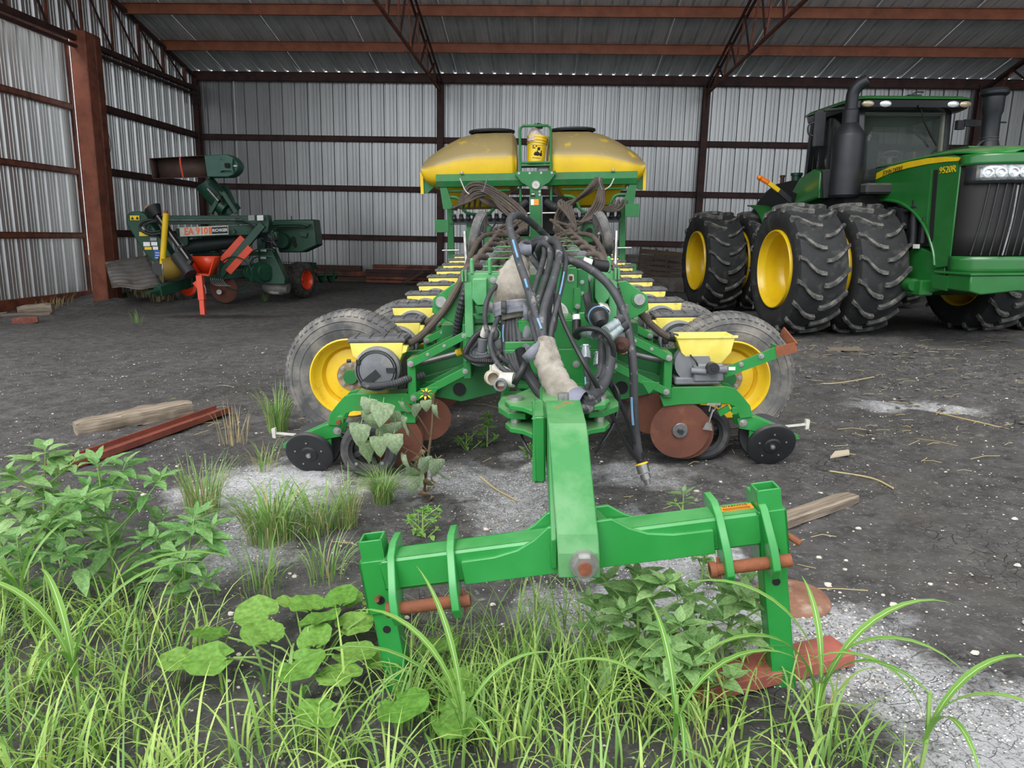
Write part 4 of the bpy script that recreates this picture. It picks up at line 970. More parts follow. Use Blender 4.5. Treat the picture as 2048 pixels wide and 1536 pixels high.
lng = [(1112,515,4.2),(1135,519,4.1),(1162,528,4.05),(1190,545,4.0),(1215,567,3.95),(1237,600,3.9),(1252,640,3.85),(1262,690,3.8),(1267,745,3.75),(1268,805,3.75),(1271,860,3.75),(1277,905,3.75),(1283,930,3.76)]
hose(lng, .0235); stripe([(1262,795,3.70),(1263,825,3.70),(1265,850,3.70)], .0235)
b = MB(); a, c, d = pl(1282,926,3.76), pl(1289,948,3.74), pl(1296,970,3.72)
b.cyl(a, a.lerp(c,.9), .033, 16); b.cyl(c, c.lerp(d,.5), .027, 16); b.cyl(c.lerp(d,.5), d, .020, 14, r1=.014); P(b, 'hose_coupler', 'steel')
b = MB(); b.cyl(a, a.lerp(c,.15), .035, 16); P(b, 'coupler_band', 'label_yellow')
# bundle of hoses that drops from the loop top into the lower canvas sleeve
for r, pts in ((.0200, [(1104,512,4.2),(1096,494,4.1),(1103,482,4.0),(1116,488,3.9),(1118,514,3.8),(1107,560,3.65),(1090,610,3.5),(1085,655,3.42),(1088,690,3.36)]),
               (.0175, [(1082,520,4.2),(1076,500,4.1),(1086,487,4.05),(1100,497,3.98),(1099,530,3.85),(1084,580,3.65),(1070,625,3.52),(1078,660,3.43),(1085,690,3.36)]),
               (.0160, [(1060,508,4.2),(1066,492,4.15),(1079,485,4.1),(1089,495,4.05),(1086,522,3.95),(1074,562,3.8),(1063,602,3.7),(1064,642,3.55),(1078,692,3.4)]),
               (.0135, [(1120,500,4.0),(1128,506,3.92),(1131,525,3.85),(1126,560,3.7),(1114,610,3.55),(1104,650,3.46),(1098,690,3.38)]),
               (.0150, [(1110,545,4.0),(1107,580,3.8),(1098,620,3.62),(1100,650,3.5),(1095,690,3.4)])):
    hose(pts, r)
stripe([(1128,545,3.72),(1124,568,3.64),(1119,590,3.57)], .0135); 
hose([(1062,492,4.3),(1072,482,4.2),(1090,480,4.1),(1104,488,4.05),(1108,510,4.05)], .024); hose([(1050,505,4.4),(1060,490,4.3),(1080,492,4.25),(1092,510,4.2)], .022)
hose([(1040,492,4.2),(1052,484,4.2),(1066,492,4.2),(1060,508,4.2),(1075,530,4.15),(1085,545,4.1)], .02)
hose([(1112,590,3.62),(1112,625,3.55),(1108,655,3.5),(1102,668,3.45),(1107,690,3.45),(1102,700,3.42)], .014)
hose([(1134,515,4.3),(1150,525,4.35),(1165,545,4.4),(1174,575,4.4),(1178,605,4.4)], .02, 'cable')
b = MB(); b.cyl(pl(1166,523,4.3), pl(1183,528,4.3), .028, 14); P(b, 'hose_wrap', 'dirty_white'); hose([(1183,528,4.3),(1196,531,4.32),(1214,533,4.34)], .036, 'cable', 'hose_cap', smooth=4)
# upper canvas sleeve, webbing band and the hoses leaving it
def sleeve(name, sec, m, parent=None, bumps=.006, seed=1):
    rows = []; n = 18; rg = rng(seed)
    cs = spline([pl(x, y, d) for x, y, d, w, t in sec], 6); k = len(cs)
    def val(i, j):
        f = i/(k-1)*(len(sec)-1); a = min(int(f), len(sec)-2); t = f-a; return sec[a][j]*(1-t)+sec[a+1][j]*t
    for i, c in enumerate(cs):
        t = (cs[min(i+1,k-1)]-cs[max(i-1,0)]).normalized(); sd = t.cross(V((0,-1,0))).normalized(); u = sd.cross(t)
        w, h = val(i,3), val(i,4); row = []
        for q in range(n+1):
            a = 2*math.pi*(q % n)/n
            nz = noise.noise(V((math.cos(a)*2.2, math.sin(a)*2.2, i*.55+seed*9)))
            row.append(c+sd*math.cos(a)*(w+nz*bumps*2)+u*math.sin(a)*(h+nz*bumps*2))
        rows.append(row)
    b = MB(); b.grid(rows); return P(b, name, m, parent, smooth=80, solid=.004)
s1 = sleeve('canvas_sleeve', [(1046,506,4.05,.032,.025),(1038,525,4.0,.055,.03),(1030,550,3.95,.085,.035),(1024,575,3.9,.09,.04),(1018,605,3.88,.085,.045),(1020,622,3.86,.082,.045),(1023,638,3.85,.06,.035)], 'canvas')
b = MB(); b.tube([pl(1062,500,4.0),pl(1052,500,4.0),pl(1042,497,4.05)], .03, 12); P(b, 'sleeve_flap', 'webbing')
sleeve('webbing_band', [(1018,604,3.86,.092,.052),(1020,618,3.85,.09,.052),(1022,630,3.84,.088,.05)], 'webbing', bumps=.003, seed=4)
b = MB(); rr = [[pl(x, y, 3.80)+V((0,0,0)) for y in (y0, y1)] for x, y0, y1 in ((985,606,627),(978,601,624),(973,598,622),(971,603,622),(976,610,624))]; b.grid(rr); P(b, 'band_tail', 'webbing', solid=.004, smooth=80)
b = MB(); rr = [[pl(x, y, 3.78) for y in (y0, y1)] for x, y0, y1 in ((1046,606,632),(1052,610,638),(1058,618,645))]; b.grid(rr); P(b, 'band_tail', 'webbing', solid=.004, smooth=80)
b = MB(); rr = [[pl(x, y, 3.78) for y in (601,628)] for x in (1002,1006,1010,1013)]; b.grid(rr); P(b, 'band_seam', 'hose', solid=.006)
for k, (x0, x1, x2, x3) in enumerate(((1008,1007,1013,1026),(1016,1014,1020,1034),(1027,1029,1031,1040),(1035,1040,1040,1050),(1021,1022,1026,1036))):
    hose([(x0,625,3.86),(x0,645,3.84),(x1,680,3.80),(x2,715,3.76),(x3,742,3.74),(x3+22,756,3.75),(x3+50,760,3.8)], (.013,.014,.016,.022,.013)[k])
stripe([(1007,650,3.79),(1006,668,3.77),(1007,684,3.76)], .013)
# lower canvas sleeve with its webbing straps
sleeve('canvas_sleeve', [(1093,680,3.36,.040,.036),(1092,692,3.34,.044,.045),(1092,706,3.32,.056,.055),(1097,728,3.28,.060,.062),(1106,752,3.24,.062,.062),(1120,776,3.2,.064,.062),(1138,794,3.16,.062,.06),(1156,804,3.12,.058,.058)], 'canvas', seed=2, bumps=.006)
b = MB(); rr = [[pl(x, y, d) for x, y in ((xa, ya), (xb, yb))] for xa, ya, xb, yb, d in ((1078,682,1082,704,3.30),(1066,690,1074,714,3.28),(1054,701,1062,722,3.27),(1044,712,1054,726,3.28))]; b.grid(rr); P(b, 'sleeve_strap', 'webbing', solid=.005, smooth=70)
b = MB(); rr = [[pl(x, y, d) for x, y in ((xa, ya), (xb, yb))] for xa, ya, xb, yb, d in ((1046,722,1058,728,3.28),(1038,738,1050,746,3.27),(1030,752,1040,760,3.26),(1023,766,1034,772,3.27))]; b.grid(rr); P(b, 'sleeve_strap', 'cable', solid=.006, smooth=70)
sleeve('sleeve_cuff', [(1148,801,3.13,.062,.066),(1157,806,3.11,.062,.066),(1166,809,3.1,.058,.062)], mat('webbing_blue', S(116,118,134), .7, 0, var=S(100,102,118), scale=6), bumps=.002, seed=6)
hose([(1040,700,3.6),(1048,728,3.55),(1058,752,3.5),(1072,774,3.42),(1090,796,3.3),(1105,806,3.2)], .028, 'cable', 'corrugated_hose', 12, .16, 16)
# hoses out of the sleeve that turn back up to the couplers on the right
for k, pts in enumerate(([(1160,800,3.12),(1180,796,3.2),(1200,780,3.35),(1213,755,3.45),(1221,725,3.5),(1222,700,3.55),(1216,680,3.6)],
                         [(1160,808,3.1),(1176,812,3.15),(1192,800,3.25),(1202,775,3.4),(1214,735,3.5)],
                         [(1158,795,3.15),(1172,790,3.25),(1185,786,3.35),(1195,765,3.45),(1203,735,3.55),(1204,700,3.6),(1203,665,3.65),(1200,650,3.66)],
                         [(1150,812,3.08),(1170,818,3.1),(1186,812,3.2),(1198,795,3.3)],
                         [(1172,705,3.68),(1172,735,3.6),(1176,765,3.5),(1168,790,3.3)])):
    hose(pts, (.026,.024,.022,.022,.015)[k], corr=(.12 if k == 2 else 0), smooth=(16 if k == 2 else 8))
stripe([(1170,755,3.5),(1171,772,3.45)], .015)
hose([(1152,664,3.62),(1165,658,3.55),(1185,657,3.5),(1205,664,3.48),(1220,682,3.48),(1227,705,3.5),(1221,730,3.52),(1208,748,3.5),(1196,760,3.45)], .014, 'cable', 'harness', 10, .1, 14)
hose([(1152,664,3.62),(1150,670,3.64),(1158,675,3.66)], .015, 'cable', 'harness')
hose([(1153,664,3.7),(1153,640,3.72)], .022, 'cable', 'harness', smooth=0)
b = MB(); b.cyl(pl(1153,640,3.72), pl(1152,630,3.73), .02, 12); P(b, 'harness_tag', 'white_print')
c0, c1, c2 = pl(1190,628,3.72), pl(1198,634,3.58), pl(1203,648,3.54)
b = MB(); b.cyl(c0, c1, .055, 24, r1=.050); b.cyl(c1, c2, .042, 20, r1=.03); P(b, 'round_connector', 'cable')
b = MB(); b.cyl(c0.lerp(c1,.8), c0.lerp(c1,.97), .0525, 24); P(b, 'connector_ring', 'hose_blue')
b = MB(); rr = [[pl(x, y, 3.74) for x, y in ((1186,616),(1200,605),(1214,608),(1222,622))], [pl(x, y, 3.6) for x, y in ((1196,612),(1208,612),(1220,622),(1218,632))]]; b.grid(rr); P(b, 'torn_wrap', 'dirty_white', solid=.004, smooth=80)
for (x0, y0, d0, x1, y1, d1) in ((1210,662,3.52,1234,645,3.6),(1217,675,3.52,1240,656,3.6),(1172,718,3.66,1171,692,3.7),(1196,732,3.68,1197,706,3.72),(1168,663,3.74,1190,669,3.66)):
    a, c = pl(x0,y0,d0), pl(x1,y1,d1); b = MB(); b.cyl(a, a.lerp(c,.55), .026, 14); b.cyl(a.lerp(c,.5), c, .022, 14); b.cyl(a.lerp(c,.88), c, .027, 6); P(b, 'hydraulic_coupler', mat('coupler_grey', S(176,188,190), .4, .5, var=S(140,150,152), scale=10))
for (x0, y0, d0, x1, y1, d1) in ((1234,645,3.6,1243,639,3.62),(1240,656,3.6,1250,649,3.62)):
    b = MB(); b.cyl(pl(x0,y0,d0), pl(x1,y1,d1), .03, 14); P(b, 'coupler_cap', 'black_plastic')
b = MB(); b.ball(pl(1243,690,3.75),.045,12,8); b.cyl(pl(1243,690,3.75), pl(1243,692,3.66),.02,6); P(b, 'swivel', 'rust_dark')
# thin control cables
for pts, r in (([(1116,600,3.6),(1122,630,3.5),(1140,672,3.4),(1165,720,3.3),(1192,768,3.3),(1220,822,3.4),(1242,870,3.55),(1258,898,3.65),(1272,916,3.72),(1282,920,3.74),(1286,905,3.74)], .0125),
               ([(1212,757,3.5),(1232,790,3.55),(1250,830,3.6),(1262,868,3.7),(1268,885,3.72)], .012),
               ([(1221,760,3.55),(1236,785,3.5),(1236,815,3.5),(1226,850,3.45),(1205,885,3.4),(1190,905,3.4)], .009),
               ([(1038,850,3.3),(1045,878,3.2),(1060,905,3.15),(1080,918,3.1)], .008),
               ([(1180,630,3.8),(1176,610,3.9),(1172,590,3.95)], .02)):
    hose(pts, r, 'cable', 'control_cable', 8)
hose([(1000,565,3.92),(985,580,3.85),(973,605,3.78),(970,640,3.76),(978,672,3.75),(990,700,3.74),(1008,720,3.74),(1030,735,3.76)], .013)
hose([(1000,630,3.85),(990,650,3.75),(981,680,3.7),(984,705,3.68),(996,728,3.66),(1014,744,3.64),(1036,750,3.66)], .014)
hose([(966,660,3.82),(948,675,3.78),(935,695,3.75),(931,710,3.74),(945,720,3.72),(965,722,3.72),(995,722,3.74),(1015,712,3.78)], .016, 'cable', 'harness', 10, .1, 14)
hose([(972,664,3.84),(955,684,3.8),(940,702,3.78),(946,716,3.76),(980,712,3.76),(1005,702,3.8)], .015, 'hose')
hose([(1000,650,3.86),(1012,668,3.85),(1025,690,3.85),(1040,700,3.85)], .018); hose([(985,672,3.9),(1000,690,3.9),(1020,700,3.9)], .018)
b = MB(); b.cyl(pl(965,676,3.8), pl(962,700,3.82), .03, 14); b.cyl(pl(962,700,3.82), pl(958,722,3.85), .04, 16, r1=.05); P(b, 'hose_fitting', 'grey_plastic')
b = MB(); b.cyl(pl(966,672,3.8), pl(975,655,3.78), .02, 12, r1=.026); P(b, 'fitting_cap', 'dirty_white')
for (x, y, d, r) in ((988,668,3.85,.03),(1000,690,3.85,.032),(1005,708,3.85,.03)):
    b = MB(); b.ball(pl(x,y,d), r, 12, 8, (1,.8,1.2)); P(b, 'valve_body', 'grey_plastic')
b = MB(); c = pl(982,757,3.62); b.lathe([(.028,0),(.038,0),(.038,.045),(.028,.05),(.028,.006),(0,.006)], c+V((0,.03,0)), V((.25,-1,.1)), 24); P(b, 'dust_cap', mat('cap_beige', S(190,178,160), .6, 0, var=S(160,146,128), scale=10))
b = MB(); c = pl(1002,772,3.6); b.lathe([(.022,0),(.034,0),(.036,.02),(.034,.06),(.024,.065),(.022,.0)], c+V((0,.03,0)), V((-.05,-1,.2)), 24); P(b, 'quick_coupler', 'grey_plastic')
b = MB(); b.cyl(c+V((0,.02,0)), c+V((0,.0,.0)), .022, 16); P(b, 'coupler_rust', 'rust')
b = MB(); b.cyl(pl(990,741,3.72), pl(1012,752,3.66), .042, 18); b.cyl(pl(1002,758,3.64), pl(1028,760,3.62), .038, 18); b.box(pl(1003,764,3.62), (.05,.05,.05), ch=.01); P(b, 'valve_block', 'dirty_white')
b = MB(); b.tube([pl(981,730,3.62),pl(982,740,3.62),pl(984,748,3.62)], .006, 6); P(b, 'cap_cord', 'dirty_white')
b = MB(); b.box(pl(1050,700,3.82), (.12,.08,.16), ch=.02); P(b, 'terminal_box', 'black_plastic')
hose([(1044,640,3.84),(1052,650,3.83),(1054,664,3.82),(1048,680,3.82)], .03, 'grey_plastic', 'elbow')
b = MB(); b.tube([pl(1048,690,3.8), pl(1060,700,3.7)], .02, 8, smooth=0); P(b, 'elbow', 'grey_plastic')

# --- ladder rail and the bucket it carries
b = MB(); y = 12.05
b.tube([(-.20,y,2.05),(-.20,y,3.20),(-.19,y,3.25),(-.15,y,3.28),(.24,y,3.28),(.28,y,3.25),(.29,y,3.20),(.29,y,2.05)], .022, 8, smooth=0); b.tube([(-.20,y,2.72),(.29,y,2.72)], .022, 8, smooth=0)
b.box((.045,y+.15,2.68),(.48,.34,.02)); b.tube([(-.2,y+.32,2.7),(-.2,y+.32,3.1)],.018,8,smooth=0); b.tube([(.29,y+.32,2.7),(.29,y+.32,3.1)],.018,8,smooth=0)
P(b, 'ladder_rail', 'green_dull')
bw = PLR@(V((.045,12.20,2.69))-V((0,8,0)))+PLO
bucket = empty('bucket', bw, (R(-4),R(3),R(4)), 'yellow plastic pail with tractor print hanging between the seed tanks', 'bucket')
b = MB(); b.lathe([(0,.0),(.125,.0),(.135,.01),(.16,.42),(.168,.42),(.168,.45),(.16,.45),(.155,.43),(.128,.02),(0,.015)], (0,0,0), (0,0,1), 36); b.build('pail_body', 'yellow_clean', bucket)
b = MB()
for z, r in ((.33,.158),(.37,.161)): b.lathe([(r,0),(r+.01,.004),(r+.01,.012),(r,.016)], (0,0,z), (0,0,1), 36)
b.build('pail_rib', 'yellow_clean', bucket)
b = MB(); b.tube([(-.165,0,.40),(-.17,-.1,.36),(-.12,-.18,.30),(0,-.2,.28),(.12,-.18,.30),(.17,-.1,.36),(.165,0,.40)], .004, 6); b.build('wire_handle', 'steel', bucket)
# tractor picture and lettering printed on the pail, wrapped round its side
def on_pail(a, z, r=None): 
    rr = .135+.025*(z/.42)+.0022; return V((rr*math.sin(a), -rr*math.cos(a), z))
def pail_print(name, shapes):
    b = MB()
    for poly in shapes:
        vs = [on_pail(a, z) for a, z in poly]; b.add(vs, [tuple(range(len(vs)))])
    b.build(name, 'print_black', bucket, solid=.0012)
def circ(a, z, r, k=1.0): return [(a+r*7.0*math.cos(t*math.pi/6)*k, z+r*math.sin(t*math.pi/6)) for t in range(12)]
def rect(a0, a1, z0, z1): return [(a0,z0),(a1,z0),(a1,z1),(a0,z1)]
pail_print('tractor_print', [circ(.10,.16,.032), circ(.45,.155,.026), circ(-.15,.155,.024), rect(.0,.55,.175,.215), rect(.05,.32,.215,.26), rect(-.2,.1,.165,.19)])
pail_print('lettering_band', [rect(-.5,-.05,.265,.285), rect(-.5,-.2,.24,.255)]+[rect(-.45+k*.085,-.4+k*.085,.09,.10) for k in range(11)])
rag = MB(); rg = rng(5)
vs = []
rows = []
for i in range(9):
    th = math.pi*.5*i/8; row = []
    for k in range(17):
        a = 2*math.pi*(k % 16)/16; rr = .135*math.cos(th)*(1+.22*noise.noise(V((math.cos(a)*2,math.sin(a)*2,i*.6)))); row.append(V((rr*math.cos(a)-.01, rr*math.sin(a), .36+.22*math.sin(th)*(1+.3*noise.noise(V((math.cos(a)*1.6,math.sin(a)*1.6,i*.4+4)))))))
    rows.append(row)
rag.grid(rows); rg_o = rag.build('rag', mat('rag_cloth', S(206,196,190), .95, 0, var=S(170,150,146), scale=14, bump=.5, bscale=30), None, smooth=60)
rg_o.location = bw+V((0,0,.01)); tag(rg_o, 'crumpled off white rag stuffed into the yellow pail', 'rag')
b = MB(); b.box((.03,-.03,.60),(.14,.10,.06), Euler((.2,.15,.3)).to_matrix(), ch=.015); b.box((.06,-.05,.63),(.10,.06,.02), Euler((.2,.15,.3)).to_matrix(), ch=.006)
gl = b.build('work_glove', 'black_plastic', None); gl.location = bw; tag(gl, 'dark grey brush block lying on top of the rag', 'brush'); gl.name = 'brush_block'
jw = PLR@(V((.17,12.28,2.47))-V((0,8,0)))+PLO
b = MB(); b.box((0,0,.1),(.2,.16,.2), ch=.03); b.cyl((.03,0,.2),(.03,0,.235),.025,14); jug = b.build('jug', mat('clear_jug', S(196,200,198), .3, 0, var=S(180,186,186), scale=5), None); jug.location = jw; tag(jug, 'small translucent white jug behind the pail rail', 'jug')

# ---------------------------------------------------------------- articulated tractor
TRR = Matrix.Rotation(R(7), 3, 'Z') @ Matrix.Rotation(R(-1.5), 3, 'Y')
tractor = empty('tractor', (5.78, 11.82, .20), TRR.to_euler(), 'large green articulated tractor on dual lugged tyres with yellow rims', 'tractor')
T = tractor
def tyre(loc, sgn, src=None):
    if src: return clone(src, T, loc)
    b = MB(); ax = V((sgn, 0, 0))
    b.lathe([(.58,-.30),(.62,-.34),(.75,-.375),(.86,-.37),(.915,-.345),(.93,-.30),(.945,-.15),(.95,0),(.945,.15),(.93,.30),(.915,.345),(.86,.37),(.75,.375),(.62,.34),(.58,.30)], (0,0,0), ax, 64)
    t = b.build('tyre', 'rubber_tractor', T); t.location = loc
    lug = {}
    for sd in (-1, 1):
        b = MB(); path = [(.0,-.02),(.07,-.015),(.15,.02),(.23,.09),(.31,.185),(.375,.225)]; rows = []
        for i, (x, s) in enumerate(path):
            top = 1.0-.030*(x/.375)**2; base = .925-.02*(x/.375)**3; w = .034 if i else .030
            if i == len(path)-1: top = .955; base = .88
            row = []
            for ds, r in ((-w*1.25,base),(-w*.8,top),(w*.8,top),(w*1.25,base)):
                a = (s+ds); row.append(V((sd*x, -r*math.cos(a), r*math.sin(a))))
            rows.append(row)
        b.grid(rows); k = 4; b.f.append([0,1,2,3]); b.f.append([len(b.v)-1-i for i in range(4)])
        lug[sd] = b.build('tread_lug', 'lug_rubber', t, recalc=True, smooth=30)
    n = 17
    for sd in (-1, 1):
        for k in range(n):
            a = 2*math.pi*(k+(.5 if sd > 0 else 0))/n
            if k == 0: o = lug[sd]
            else: o = lug[sd].copy(); col.objects.link(o)
            o.rotation_euler = (a, 0, 0)
    b = MB(); b.lathe([(.565,-.30),(.59,-.335),(.60,-.345),(.60,.355),(.592,.372),(.578,.372),(.568,.345),(.562,.31),(.545,.285),(.528,.265),(.52,.10),(.512,.03),(.47,-.03),(.2,-.06),(0,-.06)], (0,0,0), ax, 56)
    b.build('rim', 'yellow_clean', t)
    b = MB(); b.lathe([(0,-.1),(.2,-.1),(.2,-.04),(.16,.0),(0,.0)], (0,0,0), ax, 24); b.build('hub', 'yellow_clean', t)
    return t
tl = tyre((-1.95,0,1.0), -1); tyre((-1.05,0,1.0), -1, tl)
a_ = tyre((-1.95,3.8,1.0), -1, tl); b_ = tyre((-1.05,3.8,1.0), -1, tl)
trr = tyre((1.05,0,1.0), 1); tyre((1.95,0,1.0), 1, trr); tyre((1.05,3.8,1.0), 1, trr); tyre((1.95,3.8,1.0), 1, trr)
b = MB()
for y in (0, 3.8): b.cyl((-1.95,y,1.0),(1.95,y,1.0),.16,20); b.cyl((-.55,y,1.0),(.55,y,1.0),.34,20)
b.build('axle', 'yellow_clean', T)
# frames
b = MB(); b.box((0,-.55,1.15),(.86,2.4,.55), ch=.03); b.prism([(-1.55,.78),(-1.5,1.2),(-.85,1.35),(-.2,1.1),(-.4,.75),(-.9,.65)], (0,0,0), (0,1,0), (0,0,1), 1.16); b.box((0,1.2,1.2),(.7,1.6,.5)); b.box((0,3.4,1.25),(.8,2.6,.6), ch=.03); b.build('chassis', 'tractor_green', T, bev=.01)
b = MB(); b.box((-.62,-1.0,.78),(.2,.5,.22), ch=.02); b.cyl((-.72,-1.1,.82),(-.72,-.8,.82),.09,12); b.build('axle_bracket', 'tractor_green', T)
b = MB(); b.box((-.45,-.6,1.7),(.12,.9,.7)); b.cyl((-.58,-.75,1.35),(-.58,-.72,2.0),.05,12); b.box((-.58,-.35,1.75),(.1,.3,.3)); b.cyl((-.6,-1.0,1.4),(-.6,-1.0,1.75),.035,10); b.tube([(-.58,-.2,1.9),(-.6,-.5,1.85),(-.6,-.8,1.9),(-.56,-1.0,1.7)],.03,8); b.build('engine_parts', 'black_plastic', T)
b = MB(); b.box((-.62,-.9,1.35),(.02,.13,.06)); b.build('sticker', 'white_print', T)
# hood sides with the wheel arch cut out
side = [(.32,2.50),(-.05,2.52),(-.9,2.56),(-1.5,2.54),(-1.66,2.50),(-1.66,1.10),(-1.36,1.06),(-1.30,1.25),(-1.15,1.48),(-.95,1.68),(-.65,1.86),(-.3,1.97),(.05,2.02),(.32,2.03)]
for s in (-1, 1):
    b = MB(); b.prism(side, (s*.61,0,0), (0,1,0), (0,0,1), .03); hs = b.build('hood_side', 'tractor_green', T, bev=.012)
    b = MB(); b.tube([(s*.625,.3,2.06),(s*.625,-.3,2.0),(s*.625,-.65,1.89),(s*.625,-.95,1.71),(s*.625,-1.15,1.51),(s*.625,-1.30,1.28),(s*.625,-1.36,1.1)], .022, 10); b.build('arch_flange', 'tractor_green', hs)
    b = MB(); b.prism([(-1.13,2.38),(-1.22,2.38),(-1.24,1.95),(-1.27,1.45),(-1.24,1.40),(-1.17,1.6),(-1.15,2.0)], (s*.627,0,0), (0,1,0), (0,0,1), .012); b.build('side_vent', 'black_matte', hs)
    b = MB(); b.prism([(-1.05,2.40),(-1.07,1.75),(-1.10,1.65),(-1.08,2.40)], (s*.628,0,0), (0,1,0), (0,0,1), .012); b.build('panel_seam', 'tractor_green', hs)
    b = MB(); top = [(.28,2.455),(-.05,2.515),(-.5,2.548),(-.95,2.555),(-1.35,2.535),(-1.62,2.50),(-1.80,2.455)]; bot = [(-1.80,2.445),(-1.62,2.455),(-1.35,2.47),(-.95,2.475),(-.5,2.46),(-.05,2.42),(.28,2.36)]
    b.prism(top[:-1]+[(-1.655,2.49)]+bot[1:], (s*.63,0,0), (0,1,0), (0,0,1), .008); b.build('yellow_stripe', 'yellow_clean', hs)
text('model_number', '9520R', .125, 'yellow_clean', (-.632,-1.42,2.36), (0,-1,0), (0,0,1), T, depth=.003, sx=1.05)
text('maker_name', 'JOHN DEERE', .088, 'print_black', (-.637,-.16,2.455), (0,-1,.06), (0,.06,1), T, depth=.002, sx=1.0)
# nose: curved in plan
nose = [(-.61,-1.62),(-.605,-1.74),(-.56,-1.87),(-.45,-1.96),(-.25,-2.03),(0,-2.05),(.25,-2.03),(.45,-1.96),(.56,-1.87),(.605,-1.74),(.61,-1.62)]
def band(z0, z1, off=0, k0=0, k1=None, name='x', m='tractor_green', t=.03, lean=0):
    pts = nose[k0:k1]; b = MB(); rows = []
    nz = 4
    for j in range(nz+1):
        z = z0+(z1-z0)*j/nz; sc = 1+off
        rows.append([V((x*sc, y*sc*1.0+lean*(z-z0), z)) for x, y in pts])
    b.grid(rows); return b.build(name, m, T, solid=t, smooth=50)
band(1.22, 2.40, -.012, 0, None, 'grille', mat('grille_mesh', S(38,36,35), .6, .2, var=S(26,25,25), scale=200, detail=2), .02, .02)
for k in range(11):
    f = .12+.076*k; x0 = -.61+1.22*f
    def ny(x):
        for (xa, ya), (xb, yb) in zip(nose, nose[1:]):
            if xa <= x <= xb and xb > xa: return ya+(yb-ya)*(x-xa)/(xb-xa)
        return -1.7
    xt = clamp(x0+.05, -.55, .55); xb = clamp(x0-.06, -.55, .55)
    b = MB(); b.tube([(xb,ny(xb)-.006,1.25),((xb+xt)/2,ny((xb+xt)/2)-.012,1.7),(xt,ny(xt)+.012,2.15)], .011, 6); b.build('grille_rib', 'black_plastic', T)
b = MB(); b.tube([(-.12,-2.07,2.12),(-.15,-2.085,1.75),(-.17,-2.08,1.55),(-.22,-2.08,1.25)], .012, 8); b.build('grille_rod', 'steel', T)
band(1.03, 1.235, .004, 0, None, 'lower_lip', 'tractor_green', .03)
band(2.385, 2.52, .006, 0, None, 'hood_brow', 'tractor_green', .03, lean=.12)
band(2.15, 2.395, .006, 1, 10, 'headlight_frame', 'black_plastic', .02)
band(2.185, 2.37, .014, 2, 9, 'headlight_lens', mat('lamp_glass', S(176,182,184), .12, .5, var=S(120,126,128), scale=14), .012)
for x in (-.47,-.34,-.20,-.07,.07,.20,.34,.47):
    b = MB(); y = ny(x)*1.014; b.lathe([(.055,.006),(.062,.0),(.066,.012),(.05,.018),(.03,.004),(.022,.014),(0,.014)], (x,y-.008,2.275), (x*.9,-1,0), 20); b.build('headlamp', 'lens', T)
# hood top
b = MB(); rows = []
for y, dz, sc in ((.34,-.01,1),(-.1,0,1),(-.6,.02,1),(-1.1,.03,1),(-1.5,.02,1),(-1.7,.0,.99),(-1.86,-.02,.90),(-1.96,-.045,.72),(-2.03,-.075,.42)):
    rows.append([V((.615*sc*t, y, 2.545+dz+.085*(1-abs(t)**2.6))) for t in [-1+.1*i for i in range(21)]])
b.grid(rows); b.build('hood_top', mat('hood_green', S(30,112,42), .3, 0, dust=S(122,140,104), dustlo=.6, dusthi=1.1, coat=.4), T, solid=.02, smooth=60)
b = MB(); b.prism([(-.32,-.2),(.32,-.2),(.36,-1.0),(-.36,-1.0)], (0,-.4,2.66), (1,0,0), (0,1,0), .015); b.build('hood_scoop', 'tractor_green', T)
# bumper and weight bracket
b = MB(); b.box((0,-1.80,1.015),(1.36,.75,.035), ch=.01); b.build('bumper_ledge', 'tractor_green', T)
b = MB(); b.prism([(-.66,1.0),(-.66,.80),(-.5,.755),(0,.80),(.5,.755),(.66,.80),(.66,1.0)], (0,-1.93,0), (1,0,0), (0,0,1), .45); b.build('bumper', 'tractor_green', T, bev=.015)
b = MB(); b.prism([(-1.38,.98),(-1.75,.98),(-1.72,.78),(-1.45,.80)], (-.66,0,0), (0,1,0), (0,0,1), .03); b.build('bumper_cheek', 'tractor_green', T)
# cab
CY0, CY1, CZ0 = .62, 2.05, 2.02
for s in (-1, 1):
    b = MB(); b.bar((s*.70,.66,2.1),(s*.72,.74,3.42),.09,.10,up=(0,1,0)); b.build('cab_post', 'black_gloss', T)
    b = MB(); b.bar((s*.92,1.25,2.05),(s*.90,1.3,3.42),.06,.07,up=(0,1,0)); b.bar((s*.92,2.05,2.1),(s*.88,1.98,3.42),.08,.10,up=(0,1,0)); b.build('cab_post', 'black_gloss', T)
    b = MB(); b.add([(s*.74,.68,2.1),(s*.93,1.25,2.05),(s*.91,1.3,3.42),(s*.75,.76,3.42)], [(0,1,2,3)]); b.add([(s*.93,1.28,2.05),(s*.93,2.02,2.1),(s*.89,1.97,3.42),(s*.91,1.33,3.42)], [(0,1,2,3)]); b.build('side_glass', mat('cab_glass_dark', S(18,22,20), .06, 0, alpha=.72, spec=.5), T, solid=.006)
mat('cab_glass', S(70,80,74), .05, 0, alpha=.28, spec=.5)
b = MB(); rows = [[V((x, .62-.06*(1-(x/.7)**2)+.06*(z-2.1)/1.3, z)) for x in [-.68+.136*i for i in range(11)]] for z in (2.1,2.5,2.9,3.4)]; b.grid(rows); b.build('windscreen', 'cab_glass', T, solid=.006, smooth=60)
b = MB(); b.box((0,1.95,2.75),(1.7,.02,1.3)); b.build('rear_glass', 'cab_glass_dark', T)
b = MB(); b.box((0,1.35,2.05),(1.8,1.5,.10)); b.box((0,.64,2.08),(1.4,.08,.10)); b.build('cab_floor', 'black_matte', T)
b = MB(); b.tube([(.62,.64,2.15),(.63,.70,3.38)], .035, 8, smooth=0); b.build('post_trim', mat('trim_tan', S(140,138,122), .8, 0), T)
